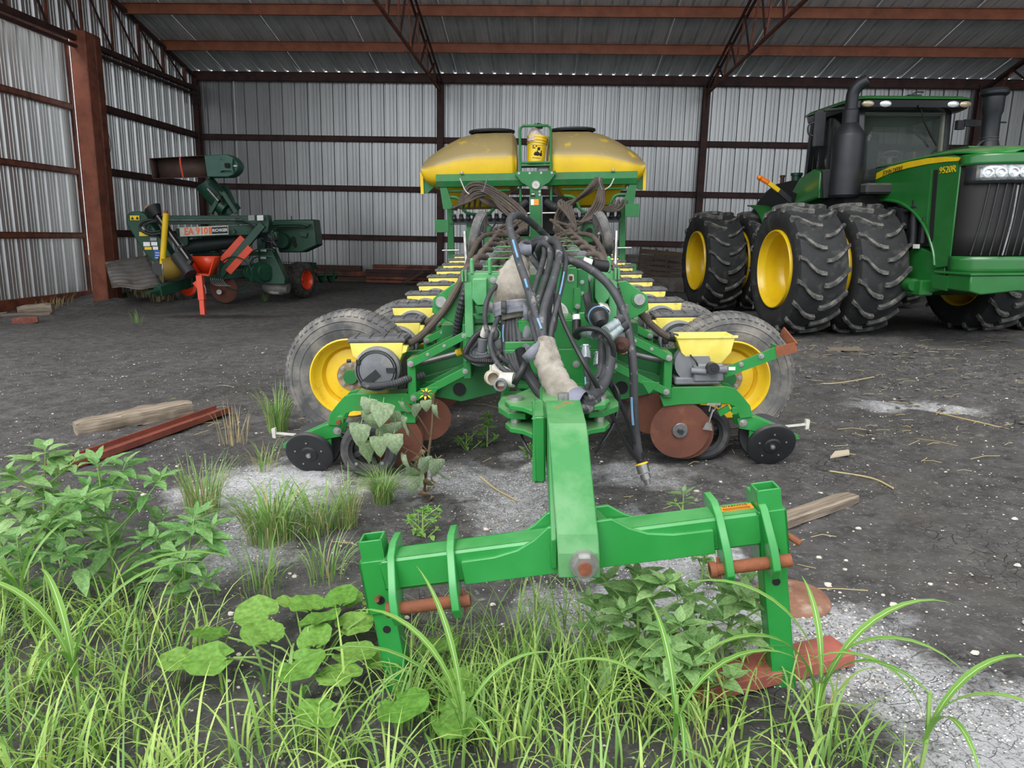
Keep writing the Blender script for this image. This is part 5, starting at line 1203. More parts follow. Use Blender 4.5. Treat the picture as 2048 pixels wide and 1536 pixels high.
b = MB(); b.box((-.1,1.45,2.45),(.52,.5,.14), ch=.04); b.box((-.1,1.68,2.85),(.50,.14,.75), ch=.05); b.box((-.1,1.70,3.28),(.28,.10,.18), ch=.04); b.build('cab_seat', 'black_plastic', T, bev=.02)
b = MB(); b.cyl((.0,.95,2.3),(.0,1.05,2.75),.05,12); b.lathe([(.17,0),(.185,.014),(.2,0),(.185,-.014),(.17,0)], (0,1.08,2.78), (0,.45,1), 28); b.bar((-.18,1.08,2.78),(.18,1.08,2.78),.02,.02); b.build('steering_wheel', mat('cab_grey', S(120,120,112), .7, 0), T)
b = MB(); b.box((-.5,1.5,2.55),(.2,.7,.4), ch=.03); b.box((.45,1.2,2.75),(.05,.3,.24), ch=.02); b.box((0,.85,2.35),(.5,.2,.3), ch=.04); b.box((0,1.3,3.40),(1.5,1.2,.06)); b.build('cab_console', 'cab_grey', T)
# cab roof: green cap over a black visor with lamps
def roof_ring(z, x, y0, y1, r=.18):
    pts = []
    for cx_, cy_, a0 in ((x-r,y0+r,-90),(x-r,y1-r,0),(-x+r,y1-r,90),(-x+r,y0+r,180)):
        for k in range(5):
            a = R(a0+22.5*k); pts.append(V((cx_+r*math.cos(a), cy_+r*math.sin(a), z)))
    return pts
def loft(rings, name, m):
    b = MB(); k = len(rings[0]); vs = [p for r in rings for p in r]; fs = [list(range(k))[::-1], [len(vs)-k+i for i in range(k)]]
    for i in range(len(rings)-1):
        for j in range(k): fs.append((i*k+j, i*k+(j+1)%k, (i+1)*k+(j+1)%k, (i+1)*k+j))
    b.add(vs, fs); return b.build(name, m, T, smooth=35, recalc=True)
loft([roof_ring(3.42,.86,.52,2.15), roof_ring(3.46,.93,.44,2.25), roof_ring(3.56,.93,.42,2.3), roof_ring(3.585,.90,.45,2.3)], 'roof_visor', 'black_gloss')
loft([roof_ring(3.575,.95,.40,2.32), roof_ring(3.60,.955,.42,2.32), roof_ring(3.64,.90,.52,2.25), roof_ring(3.67,.76,.72,2.1)], 'cab_roof', 'tractor_green')
for x, m_ in ((-.78,'lamp_warm'),(-.50,'lamp_white'),(.60,'lamp_white'),(.80,'lamp_warm')):
    b = MB(); b.lathe([(0,.02),(.03,.018),(.06,.01),(.075,0),(.08,-.02)], (x,.43,3.505), (0,-1,-.1), 20)
    for v in b.v: v.z = 3.505+(v.z-3.505)*.62; v.x = x+(v.x-x)*1.25
    b.build('roof_lamp', mat(m_, S(236,238,238) if m_ == 'lamp_white' else S(196,178,150), .12, .35), T)
b = MB(); b.bar((.05,.40,3.47),(.10,.50,3.43),.05,.04); b.tube([(.08,.44,3.44),(.22,.50,3.22),(.36,.53,3.02)], .010, 8); b.tube([(.2,.50,3.25),(.46,.53,2.90)], .016, 8, smooth=0); b.build('wiper', 'black_matte', T)
b = MB(); b.box((.1,.7,3.67),(.2,.12,.03)); b.tube([(-.0,.62,3.66),(.08,.6,3.71),(.2,.6,3.71)],.012,6); b.build('roof_antenna', 'black_plastic', T)
# mirrors
for s in (-1,):
    b = MB(); b.tube([(s*.85,.55,3.46),(s*1.1,.5,3.44),(s*1.42,.55,3.42)], .022, 8); mm = b.build('mirror_arm', 'black_plastic', T)
    b = MB(); b.box((s*1.46,.58,3.14),(.19,.09,.56), ch=.03); b.build('mirror', 'black_plastic', mm)
    b = MB(); b.tube([(s*1.55,.58,3.25),(s*1.63,.6,3.2),(s*1.62,.6,3.08),(s*1.54,.58,3.04)], .014, 8); b.build('grab_loop', 'black_plastic', mm)
b = MB(); b.box((.86,.6,3.22),(.12,.08,.14)); b.prism([(0,.05),(.5,.03),(.5,-.01),(.15,-.06),(0,-.05)], (.9,.56,3.25), (1,0,0), (0,0,1), .05); b.tube([(1.3,.56,3.26),(1.6,.56,3.26)],.014,8,smooth=0); b.build('camera_arm', 'black_plastic', T)
# exhaust stack, right side of the machine
E0 = V((-1.17,.2,0))
b = MB(); b.lathe([(0,2.08),(.20,2.08),(.232,2.12),(.236,2.98),(.225,3.02),(.13,3.16),(.115,3.18),(.115,3.36),(.09,3.38)], E0, (0,0,1), 32); ex = b.build('exhaust_stack', mat('stack_black', S(40,42,46), .45, .3, var=S(32,33,36), scale=4), T)
b = MB(); b.tube([E0+V((0,0,3.34)), E0+V((0,0,3.55)), E0+V((.015,-.01,3.64)), E0+V((.07,-.04,3.72)), E0+V((.17,-.10,3.78))], .088, 20, caps=False); b.build('exhaust_pipe', 'stack_black', ex, solid=.006)
b = MB(); b.cyl(E0+V((.12,-.07,3.75)), E0+V((.125,-.075,3.752)), .082, 20); b.build('pipe_mouth_shade', 'black_matte', ex)  # black disc set in the pipe for its inner shade
b = MB(); b.bar(E0+V((-.2,.1,2.1)), E0+V((-.27,.05,2.5)), .06, .18, up=(1,0,0)); b.build('heat_shield', 'black_plastic', ex)
b = MB(); b.box((-.80,.10,2.20),(.42,.5,.16), ch=.03); b.build('battery_box', mat('box_top', S(52,52,52), .7, 0, dust=S(108,100,88), dustlo=.5, dusthi=.95), T)
b = MB(); b.box((-.86,.45,1.98),(.7,.7,.2)); b.build('cab_subframe', 'black_matte', T)
# air intake stack on the other side
A0 = V((1.12,.25,0))
b = MB(); b.lathe([(.23,2.45),(.22,2.62),(.15,2.86),(.128,2.95),(.125,3.30),(.15,3.36),(.155,3.58),(.20,3.62),(.205,3.66),(.17,3.70),(.0,3.72)], A0, (0,0,1), 28); ai = b.build('intake_stack', 'stack_black', T)
for z in (2.93, 2.97): MB().lathe([(.131,0),(.137,.008),(.131,.016)], A0+V((0,0,z)), (0,0,1), 28).build('intake_clamp', 'steel', ai)
b = MB(); b.tube([A0+V((-.13,-.05,2.93)), A0+V((-.2,-.06,2.88)), A0+V((-.26,-.06,2.75)), A0+V((-.30,-.06,2.55))], .028, 10); b.build('intake_tube', 'stack_black', ai)
# front fender panel behind the stack
b = MB(); b.prism([(.55,2.10),(.55,2.5),(.80,2.56),(1.25,2.46),(1.9,1.92),(2.3,1.6),(1.9,1.45),(1.2,2.02)], (-1.16,0,0), (0,1,0), (0,0,1), .50); fp = b.build('fender_panel', 'tractor_green', T, bev=.03)
b = MB(); b.box((-1.16,.52,2.14),(.52,.05,.10), ch=.006); b.build('fender_lip', 'tractor_green', fp)
b = MB(); b.prism([(1.3,2.2),(1.5,2.25),(1.65,2.1),(1.4,2.02)], (-1.415,0,0), (0,1,0), (0,0,1), .012); b.build('fender_vent', 'black_matte', fp)
# rear half: black tank, fender arcs, marker arm
b = MB(); b.prism([(2.3,1.3),(2.3,2.4),(2.7,2.52),(3.4,2.5),(3.9,2.35),(4.5,2.0),(4.7,1.4)], (0,0,0), (0,1,0), (0,0,1), 1.9); tk = b.build('rear_tank', mat('tank_black', S(28,28,30), .55, 0), T, bev=.08)
b = MB(); b.cyl((-.7,2.9,2.5),(-.7,2.9,2.62),.09,20); b.cyl((-.7,2.9,2.62),(-.7,2.9,2.67),.11,20); b.build('filler_cap', 'dark_green', tk)
b = MB(); b.cyl((-.8,3.3,2.45),(-.8,3.3,2.62),.04,12); b.cyl((-.8,3.3,2.62),(-.8,3.3,2.66),.05,12); b.build('breather', 'rust_dark', tk)
for x in (-1.0, 1.0):
    b = MB(); rows = []
    for k in range(9):
        a = R(18+k*9); y = 3.75-1.10*math.cos(a); z = 1.0+1.10*math.sin(a); rows.append([V((x-.30,y,z)), V((x+.30,y,z))])
    b.grid(rows); b.build('rear_fender', 'tractor_green', T, solid=.03, smooth=60)
b = MB(); q = [V((-1.38,1.5,2.06)), V((-1.45,1.5,2.13)), V((-1.64,1.5,2.26)), V((-1.83,1.5,2.39)), V((-2.0,1.5,2.48))]
b.bar(q[0], q[2], .05, .085); ma = b.build('marker_arm', 'black_plastic', T)
MB().bar(q[2], q[3], .045, .075, ch=.008).build('marker_reflector', 'yellow_clean', ma)
b = MB(); b.bar(q[3], q[4], .05, .085, ch=.02); b.ball(q[4], .045, 12, 8); b.build('marker_lamp', 'amber', ma)

# ---------------------------------------------------------------- grain bag extractor in the corner
def wp(px, py, Y):
    d = ray_dir(px, py); return V((0,0,CAMH))+d*(Y/d.y)
def c2(x, y, Y): return wp(200+.2441*x, 280+.2441*y, Y)
EXO = V((-7.6, 17.2, -.2))
ext = empty('grain_extractor', EXO, (0,0,0), 'dark green grain bag extractor with auger spout and orange jack stand', 'farm implement')
OFF['grain_extractor'] = EXO
def X(mb, name, m='dark_green', parent=None, **k): return mb.build(name, m, parent or ext, **k)
def plate(pts, Y, t, name, m='dark_green', parent=None, bev=.01, recalc=True):
    # outline at depth Y (number or per point), real thickness t backwards
    P0 = [c2(x, y, (Y if not isinstance(Y, (list, tuple)) else Y[i])) for i, (x, y) in enumerate(pts)]
    n = (P0[1]-P0[0]).cross(P0[2]-P0[0]).normalized(); 
    if n.y < 0: n = -n
    k = len(P0); b = MB(); b.add(P0+[p+n*t for p in P0], [tuple(range(k))[::-1], tuple(range(k,2*k))]+[(i,(i+1)%k,k+(i+1)%k,k+i) for i in range(k)])
    return X(b, name, m, parent, bev=bev, recalc=recalc)
def cbar(a, c, w, h, name, m='dark_green', parent=None, ch=.01): return X(MB().bar(c2(*a), c2(*c), w, h, ch=ch), name, m, parent)
def ccyl(a, c, r, name, m='dark_green', parent=None, r1=None, seg=20): return X(MB().cyl(c2(*a), c2(*c), r, seg, r1=r1), name, m, parent)
def ctube(pts, r, name, m='cable', parent=None, seg=8): return X(MB().tube([c2(*p) for p in pts], r, seg), name, m, parent)
# gearbox side plate
gp = plate([(212,640),(222,605),(262,583),(335,585),(372,610),(640,1040),(645,1090),(560,1100),(500,1060),(370,935),(212,690)], 15.9, .30, 'side_plate', bev=.03)
for (x, y, w, h, m_) in ((285,638,.21,.10,'label_yellow'),(358,770,.20,.09,'label_yellow'),(438,812,.15,.07,'label_grey'),(445,850,.14,.08,'white_print'),(383,853,.15,.09,'white_print'),(395,888,.16,.06,'label_yellow'),(455,886,.12,.07,'white_print'),(470,940,.13,.20,'label_blue'),(352,725,.13,.07,'white_print')):
    p = c2(x, y, 15.88); quad('safety_sticker', p, (1,0,.02), (0,0,1), w, h, m_, gp, .006)
for (x, y) in ((265,640),(305,638)):
    p = c2(x, y, 15.87); X(MB().prism([(-.035,-.03),(.035,-.03),(0,.035)], p, (1,0,0), (0,0,1), .006), 'warning_sign', 'print_black', gp)
for (x, y) in ((470,925),(470,945),(470,965)): p = c2(x, y, 15.87); quad('label_line', p, (1,0,0), (0,0,1), .09, .014, 'white_print', gp, .006)
# drawbar
X(MB().bar(c2(470,1240,15.35), c2(735,1160,16.3), .20, .22, ch=.015), 'drawbar')
X(MB().bar(c2(390,1255,15.1), c2(520,1225,15.5), .16, .05), 'hitch_tongue', 'dark_green')
plate([(690,1120),(760,1110),(765,1190),(700,1225)], 16.2, .12, 'drawbar_plate')
# beams
cbar((400,655,16.2),(1365,655,17.4), .16, .20, 'top_beam')
cbar((640,765,16.5),(1290,735,17.3), .14, .22, 'nameplate_beam')
plate([(615,728),(715,728),(720,855),(700,872),(640,812)], 16.45, .10, 'corner_plate')
p0 = c2(905,750,16.7); dirb = (c2(1290,735,17.3)-c2(640,765,16.5)).normalized(); off = V((0,-.30,.01))
np_ = quad('name_plate', p0+off, dirb, (0,0,1), 1.02, .20, 'dirty_white', ext, .008)
text('model_print', 'EA 910', .21, 'print_orange', p0+off+dirb*-.17+V((0,-.008,0)), dirb, (0,0,1), ext, depth=.003, sx=.80, bold=.006)
quad('maker_plate', p0+off+dirb*.33+V((0,-.006,0)), dirb, (0,0,1), .34, .15, 'print_black', ext, .006)
text('maker_print', 'RICHIGER', .095, 'white_print', p0+off+dirb*.335+V((0,-.012,0)), dirb, (0,0,1), ext, depth=.003, sx=.78, bold=.002)
quad('brand_square', p0+off+dirb*.125+V((0,-.006,0)), dirb, (0,0,1), .06, .15, 'print_orange', ext, .006)
for x, m_ in ((1240,'label_grey'),(1312,'white_print')): quad('safety_sticker', c2(x,638,17.15), dirb, (0,0,1), .14, .12, m_, ext, .008)
X(MB().cyl(c2(1095,750,16.95), c2(1085,752,16.8), .06, 16), 'pulley_boss')
X(MB().tube([c2(430,658,16.05), c2(660,658,16.35), c2(1090,655,16.9), c2(1160,655,17.0)], .018, 8, smooth=0), 'hydraulic_pipe', 'steel')
X(MB().cyl(c2(1110,655,16.88), c2(1160,655,16.98), .045, 10), 'pipe_union', 'steel')
ctube([(1160,660,16.95),(1230,690,17.0),(1280,740,17.05),(1300,800,17.1)], .025, 'hydraulic_hose')
# bag roller and cross tubes
ccyl((700,880,16.7),(1160,822,17.4), .165, 'bag_roller', mat('roller', S(34,48,44), .6, 0, var=S(28,36,34), scale=4), None, seg=28)
cbar((760,935,17.4),(1300,930,17.9), .12, .10, 'lower_beam'); cbar((820,1140,17.2),(1480,1060,18.2), .14, .16, 'axle_beam'); ccyl((1020,1080,17.8),(1500,1075,18.3),.16,'cross_tube')
X(MB().bar(c2(790,790,17.6), c2(800,1000,17.6), .14,.14,up=(0,1,0)), 'rear_upright'); X(MB().bar(c2(960,870,17.6), c2(1010,1060,17.6), .12,.12,up=(0,1,0)), 'rear_upright', 'black_plastic')
# diagonal folding auger leg in orange and green
cbar((985,1110,16.7),(1335,690,16.9), .16, .17, 'diagonal_arm'); 
cbar((1000,995,16.75),(1175,800,16.9), .06, .18, 'orange_channel','orange'); cbar((1050,1085,16.6),(1235,880,16.75), .06, .16, 'orange_channel','orange')
# right standard
plate([(1270,615),(1372,615),(1385,690),(1350,900),(1290,900)], 17.3, .25, 'standard_top'); plate([(1295,890),(1400,890),(1515,1130),(1515,1180),(1300,1180)], 17.3, .30, 'standard_leg')
for yy in (905, 965):
    ctube([(1220,yy+70,17.1),(1250,yy+15,17.1),(1300,yy-10,17.1),(1400,yy-10,17.1),(1430,yy+10,17.1)], .014, 'wire_guard', 'dark_green')
    X(MB().box(c2(1340,yy-2,17.12), (.14,.04,.06)), 'guard_clip', 'steel')
rg = rng(31)
for k in range(9): ctube([(1300+rg.uniform(-20,40),770+rg.uniform(-20,60),17.15),(1390+rg.uniform(-30,30),800+rg.uniform(-60,60),17.0),(1420+rg.uniform(-20,30),850+rg.uniform(-60,40),16.98),(1390+rg.uniform(-40,60),880+rg.uniform(-30,10),17.1)], .016, 'hydraulic_hose')
X(MB().box(c2(1420,790,17.1), (.24,.14,.22), ch=.02), 'valve_block', 'dark_green')
# bag winder housing on the right
wh = plate([(1385,700),(1420,655),(1752,650),(1778,862),(1650,922),(1465,922),(1440,800)], 18.2, .5, 'winder_housing', bev=.03)
X(MB().lathe([(0,-.12),(.17,-.12),(.2,-.06),(.2,.1)], c2(1500,830,18.15), (0,1,0), 28), 'winder_drum', 'dark_green', wh)
X(MB().prism([(-.045,-.10),(.0,-.14),(.045,-.10),(.06,.10),(.02,.14),(-.03,.10)], c2(1587,835,18.17), (1,0,.3), (-.3,0,1), .02), 'slot_shade', 'black_matte', wh)  # black plate paints the shade of a slot in the housing
ctube([(1400,700,18.0),(1480,690,18.0),(1640,690,18.0),(1710,705,18.0)], .03, 'winder_cylinder', 'dark_green', wh); ctube([(1400,725,18.0),(1430,710,18.0),(1600,712,18.05),(1690,715,18.05),(1730,690,18.05)], .018, 'hydraulic_hose', 'cable', wh)
plate([(1620,750),(1700,760),(1690,800),(1640,790)], 18.14, .03, 'housing_step', parent=wh)
X(MB().cyl(c2(1570,655,18.3), c2(1568,622,18.3), .012, 8), 'antenna_rod', 'cable', wh)
# discharge auger and spout
X(MB().cyl(c2(1070,600,17.5), c2(850,345,17.2), .24, 28), 'auger_tube'); X(MB().cyl(c2(1075,605,17.45), c2(1045,560,17.42), .27, 28), 'auger_flange')
cbar((1010,380,17.6),(1105,590,17.6),.10,.20,'auger_spine'); cbar((905,600,17.05),(1005,425,17.05), .09, .10, 'auger_brace'); cbar((1005,425,17.05),(1120,600,17.1), .09, .10, 'auger_brace')
ctube([(900,350,17.0),(950,420,16.95),(985,470,16.95),(1010,530,17.0)], .022, 'hydraulic_hose'); X(MB().cyl(c2(880,400,16.95), c2(970,500,17.0), .035, 10), 'tilt_cylinder', 'steel')
X(MB().cyl(c2(985,535,17.1), c2(1030,570,17.1), .14, 20), 'auger_gearbox')
# spout: open trough, its open side to the yard
TA, TB, TC, TD = c2(405,152,16.8), c2(850,128,16.95), c2(878,303,16.95), c2(430,316,16.8)
b = MB(); nb = V((0,.32,.03)); b.add([TA+nb,TB+nb,TC+nb,TD+nb], [(0,1,2,3)]); sp = X(b, 'spout_back', mat('spout_rust', S(92,70,60), .75, .1, var=S(74,58,52), scale=4, dirt=S(116,84,60), dscale=6, dlo=.6, dhi=.8), solid=.01)
for (q0, q1, nm) in ((TA,TB,'spout_lip'),(TD,TC,'spout_lip'),(TA,TD,'spout_end')):
    b = MB(); b.add([q0,q1,q1+nb,q0+nb], [(0,1,2,3)]); X(b, nm, 'spout_rust', solid=.012)
hd = [(850,126),(1035,114),(1085,138),(1122,180),(1132,212),(1122,250),(1090,285),(1050,302),(876,304)]
cap = plate(hd, 16.94, .36, 'spout_head', mat('head_green', S(54,98,82), .45, 0, var=S(46,86,72), scale=3), bev=.02)
X(MB().prism([(-.16,-.15),(-.10,-.11),(.10,-.11),(.16,-.15),(.13,.0),(.16,.15),(.10,.11),(-.10,.11),(-.16,.15),(-.13,0)], c2(1040,210,16.88), (1,0,0), (0,0,1), .08), 'bearing_bracket', 'head_green', cap)
X(MB().box(c2(1042,208,16.8), (.11,.04,.10), ch=.01), 'bearing', 'black_matte', cap); quad('white_tag', c2(1103,212,16.92), (1,0,0), (0,0,1), .10, .03, 'white_print', cap, .006)
X(MB().tube([c2(655,142,16.85), c2(660,200,16.80), c2(672,260,16.80), c2(682,306,16.85)], .02, 6), 'orange_strap', mat('strap_orange', S(222,84,60), .7, 0), sp)
# jack stand and loading pan
pan = [c2(690,962,15.6), c2(938,962,15.7), c2(892,1112,15.7), c2(772,1098,15.6)]
b = MB(); nb = V((0,.35,.02)); b.add([pan[0]+nb*.9,pan[1]+nb*.9,pan[2]+nb,pan[3]+nb], [(0,1,2,3)]); lp = X(b, 'loading_pan', 'orange', solid=.02)
for a, c in ((0,3),(1,2),(3,2)):
    b = MB(); b.add([pan[a],pan[c],pan[c]+nb,pan[a]+nb*.9], [(0,1,2,3)]); X(b, 'pan_side', 'orange', lp, solid=.02)
X(MB().tube([pan[0],pan[3],pan[2],pan[1]], .022, 8, smooth=0), 'pan_rim', 'orange', lp)
X(MB().bar(c2(818,1110,15.5), c2(838,1310,15.45), .13, .11, up=(0,1,0)), 'jack_sleeve', 'orange'); X(MB().bar(c2(835,1290,15.46), c2(848,1442,15.42), .10, .08, up=(0,1,0)), 'jack_leg', 'orange'); X(MB().box(c2(848,1446,15.42), (.32,.26,.02)), 'jack_foot', 'rust_dark'); X(MB().bar(c2(780,1160,15.5), c2(810,1200,15.5), .05,.12), 'jack_tab', 'orange'); ctube([(845,1180,15.5),(862,1210,15.5),(868,1260,15.5)], .016, 'jack_crank', 'steel')
# drive shafts
ccyl((540,600,15.5),(512,1015,15.5), .062, 'shaft_guard', 'yellow_clean'); ccyl((540,575,15.5),(540,605,15.5), .04, 'shaft_end', 'rust')
ccyl((440,575,15.7),(735,985,15.5), .07, 'drive_shaft', 'black_gloss'); X(MB().cyl(c2(430,555,15.7), c2(470,620,15.68), .18, 20, r1=.10), 'shaft_cone', 'black_plastic'); X(MB().cyl(c2(395,560,15.75), c2(420,575,15.7), .09, 14), 'shaft_yoke', mat('yoke_tan', S(150,124,92), .8, 0))
ccyl((640,950,15.6),(745,1100,15.4), .16, 'shaft_boot', 'black_plastic', None, .13); X(MB().box(c2(738,1000,15.45), (.12,.10,.14), Euler((0,.6,0)).to_matrix(), ch=.02), 'shaft_joint', 'black_gloss')
for f in (.35, .75): q = c2(440,575,15.7).lerp(c2(735,985,15.5), f); X(MB().ball(q, .078, 14, 8), 'shaft_ring', 'black_plastic')
X(MB().lathe([(.255,0),(.265,.0),(.265,.20),(.2,.40),(.19,.40),(.255,.2),(.255,0)], c2(495,1052,15.55), V((.75,.62,.0)), 28), 'bell_guard', mat('guard_ochre', S(140,116,44), .5, 0)); X(MB().cyl(c2(520,1050,15.7), c2(490,1048,15.45), .16, 16), 'shaft_stub', 'black_plastic')
ctube([(515,1010,15.4),(512,1060,15.38),(518,1120,15.4),(517,1170,15.42)], .018, 'safety_chain', 'steel')
ctube([(460,660,15.85),(380,660,15.8),(330,700,15.8),(345,745,15.8),(420,775,15.8),(500,765,15.85)], .03, 'hydraulic_hose'); ctube([(480,665,15.85),(400,680,15.8),(370,720,15.8),(410,755,15.8),(500,745,15.85)], .024, 'hydraulic_hose')
# hoop, rake tines, discs
q = c2(1110,1095,16.6); X(MB().lathe([(.37,0),(.385,.015),(.40,0),(.385,-.015),(.37,0)], q, (0,1,.05), 40), 'wire_hoop', 'dark_green')
for k in range(7): ctube([(905+k*16,1130+k*2,16.6),(915+k*17,1165,16.55),(950+k*16,1192,16.5),(1000+k*12,1195,16.5)], .008, 'rake_tine', 'label_grey', seg=6)
for k in range(6): ctube([(905+k*18,1100,16.7),(930+k*20,1050-k*4,16.7),(985+k*20,1010-k*2,16.7)], .008, 'rake_tine', 'dark_green', seg=6)
for k, (x, r) in enumerate(((1225,.17),(1265,.22),(1310,.24),(1355,.20))): X(MB().disc(c2(x,1085,17.0+.06*k), (.8,-.6,0), r, .05, 28), 'belt_pulley')
X(MB().disc(c2(1015,1215,17.6), (.1,1,.1), .36, .02, 32), 'coulter_disc', 'rust_disc'); X(MB().cyl(c2(975,1245,17.55), c2(975,1245,17.45), .06, 14), 'coulter_hub', 'zinc')
X(MB().lathe([(.0,0),(.12,0),(.2,.15),(.22,.45),(.18,.6),(0,.62)], c2(1545,1215,17.6), V((-1,.1,.12)), 24), 'feed_cone', mat('cone_grey', S(130,130,126), .7, .2, var=S(104,102,98), scale=6)); X(MB().tube([c2(1365,1215,17.6), c2(1400,1245,17.5), c2(1470,1250,17.5)], .05, 8), 'torn_boot', 'canvas')
cbar((1370,1130,17.9),(1540,1120,18.3), .16,.14,'wheel_arm')
# wheels
def field_wheel(c, ax, r, w, nm='wheel'):
    b = MB(); b.lathe([(r*.55,-w*.42),(r*.62,-w*.5),(r*.86,-w*.5),(r*.96,-w*.42),(r,-w*.2),(r,w*.2),(r*.96,w*.42),(r*.86,w*.5),(r*.62,w*.5),(r*.55,w*.42)], c, ax, 40); t = X(b, 'field_wheel', mat('rubber_muddy', S(64,62,58), .9, 0, var=S(44,43,41), scale=14, dirt=S(92,88,80), dscale=9, dlo=.45, dhi=.65, bump=.8, bscale=30))
    d, e1, e2 = frame(ax); b = MB()
    for k in range(26):
        a = 2*math.pi*k/26
        for sg in (-1, 1): e = e1*math.cos(a+sg*.06)+e2*math.sin(a+sg*.06); b.bar(c+e*(r-.005)+d*sg*w*.06, c+e*(r-.01)+d*sg*w*.4, .05, .03, up=e)
    X(b, 'tread', 'rubber_muddy', t, kind='stuff')
    b = MB(); b.lathe([(r*.56,.48*w),(r*.54,.5*w),(r*.5,.40*w),(r*.45,.2*w),(r*.15,.16*w),(r*.12,.22*w),(0,.24*w)], c, ax, 32); X(b, 'wheel_rim', 'orange', t); return t
field_wheel(c2(1650,1145,18.6), V((.965,-.26,0)).normalized(), .45, .36); field_wheel(c2(700,1240,18.4)+V((0,0,.12)), V((.86,-.5,0)).normalized(), .42, .30)
# intake auger lying behind the wheel and its mesh basket
ccyl((1740,1105,19.2),(1958,1105,19.6), .05, 'sweep_shaft')
b = MB(); a0, a1 = c2(1760,1105,19.25), c2(1950,1105,19.6); d, e1, e2 = frame(a1-a0); rows = []
for k in range(64):
    t = k/63; an = t*2*math.pi*2.6; e = e1*math.cos(an)+e2*math.sin(an); rows.append([a0.lerp(a1,t)+e*.04, a0.lerp(a1,t)+e*.22])
b.grid(rows); X(b, 'sweep_flight', 'dark_green', solid=.012)
b = MB()
for k in range(6): b.bar(c2(1500,1000+k*16,18.9), c2(1750,1005+k*16,19.1), .012,.012)
for k in range(12): b.bar(c2(1505+k*21,1000,18.9), c2(1505+k*21,1085,18.9), .012,.012,up=(0,1,0))
X(b, 'mesh_basket', 'dark_green', kind='stuff')
plate([(1690,1000),(1755,1005),(1755,1050),(1690,1050)], 19.0, .2, 'basket_end')

# ---------------------------------------------------------------- loose things about the shed
# corrugated sheet leaning by the column
b = MB(); A0, A1, B0, B1 = c2(40,1000,17.6), c2(385,945,18.6), c2(100,1215,16.9), c2(520,1215,17.2)
rows = []
for i in range(9):
    f = i/8; row = []
    for j in range(33):
        t = j/32; p = A0.lerp(A1, t).lerp(B0.lerp(B1, t)+V((0,-.15*math.sin(t*3),0)), f); row.append(p)
    rows.append(row)
rows2 = []
n_ = (A1-A0).cross(B0-A0).normalized()
for i in range(33):
    f = i/32; k = (i % 4); row = []
    for j in range(13):
        t = j/12; p = A0.lerp(A1, t).lerp(B0.lerp(B1, t), f)+n_*(.02*(1 if k in (1,2) else 0))+V((0,0,.03*math.sin(t*9)*f)); row.append(p)
    rows2.append(row)
b.grid(rows2); o = b.build('corrugated_sheet', mat('old_sheet', S(134,130,126), .6, .35, var=S(104,98,92), scale=3, dirt=S(92,72,58), dscale=3, dlo=.55, dhi=.75), None, smooth=25, solid=.004)
tag(o, 'bent grey corrugated metal sheet leaning beside the rusty column', 'metal sheet')
# weathered timber and the rusty channel it lies against
def rough_beam(name, p0, p1, w, h, m, seed, seg=10, amp=.012):
    p0, p1 = V(p0), V(p1); d, s, u = frame(p1-p0); L = (p1-p0).length; b = MB(); rows = []
    prof = [(-.5,-.42),(-.46,-.5),(.46,-.5),(.5,-.42),(.5,.4),(.42,.5),(-.4,.5),(-.5,.4)]
    for i in range(seg+1):
        f = i/seg; c = p0.lerp(p1, f); e = .8 if i in (0, seg) else 1
        row = [c+s*a*w*e+u*(q*h*e)+s*amp*noise.noise(V((f*6,k*1.3,seed)))+u*amp*noise.noise(V((f*6,k*1.3,seed+7))) for k, (a, q) in enumerate(prof)]
        rows.append(row+[row[0]])
    b.grid(rows); k = len(prof)+1; b.f.append(list(range(k-1))[::-1]); b.f.append([seg*k+i for i in range(k-1)])
    # own frame: length along local x so that the grain follows it
    M = Matrix((d, s, u)).transposed(); o_ = (p0+p1)/2
    b.v = [M.transposed()@(v-o_) for v in b.v]
    o = b.build(name, m, None, smooth=40, recalc=True); o.matrix_world = Matrix.Translation(o_)@M.to_4x4(); return o
o = rough_beam('timber', gpt(-3.88,5.62,.05), gpt(-3.24,6.30,.085), .17, .13, 'wood_grey', 2, 14, .02); tag(o, 'weathered grey timber lying across the rusty steel channel', 'timber')
def channel(name, p0, p1, w, h, t, m, roll=0):
    p0, p1 = V(p0), V(p1); d, s, u = frame(p1-p0); q = Matrix.Rotation(roll, 3, d); s, u = q@s, q@u; b = MB()
    out = [(-w/2,h),(-w/2,0),(w/2,0),(w/2,h),(w/2-t,h),(w/2-t,t),(-w/2+t,t),(-w/2+t,h)]
    k = len(out); vs = [p0+s*a+u*c for a, c in out]+[p1+s*a+u*c for a, c in out]
    b.add(vs, [tuple(range(k))[::-1], tuple(range(k,2*k))]+[(i,(i+1)%k,k+(i+1)%k,k+i) for i in range(k)]); return b.build(name, m, None, smooth=20, recalc=True, bev=.004)
o = channel('steel_channel', gpt(-3.36,4.60,.012), gpt(-2.93,6.30,.012), .17, .055, .012, mat('rust_red', S(140,76,62), .75, 0, var=S(116,62,50), scale=6, dirt=S(168,110,84), dscale=7, dlo=.6, dhi=.8, bump=.1)); tag(o, 'rusty red steel channel lying on the dirt by the wing wheel', 'steel channel')
o = rough_beam('wood_plank', gpt(1.22,3.70,.035), gpt(1.83,4.16,.035), .10, .055, 'wood_grey', 5, 8, .006); tag(o, 'short weathered plank behind the right drop leg of the hitch', 'plank')
b = MB(); b.lathe([(0,.02),(.08,.018),(.155,.004),(.158,-.004),(.08,.008),(0,.01)], gpt(1.07,2.90,.02), (-.04,-.05,1), 36); o = b.build('coulter_blade', mat('blade_rust', S(136,98,78), .85, 0, var=S(112,76,60), scale=9, dirt=S(176,160,142), dscale=7, dlo=.55, dhi=.72), None); tag(o, 'loose rusty round blade lying on the grit by the hitch leg', 'disc blade')
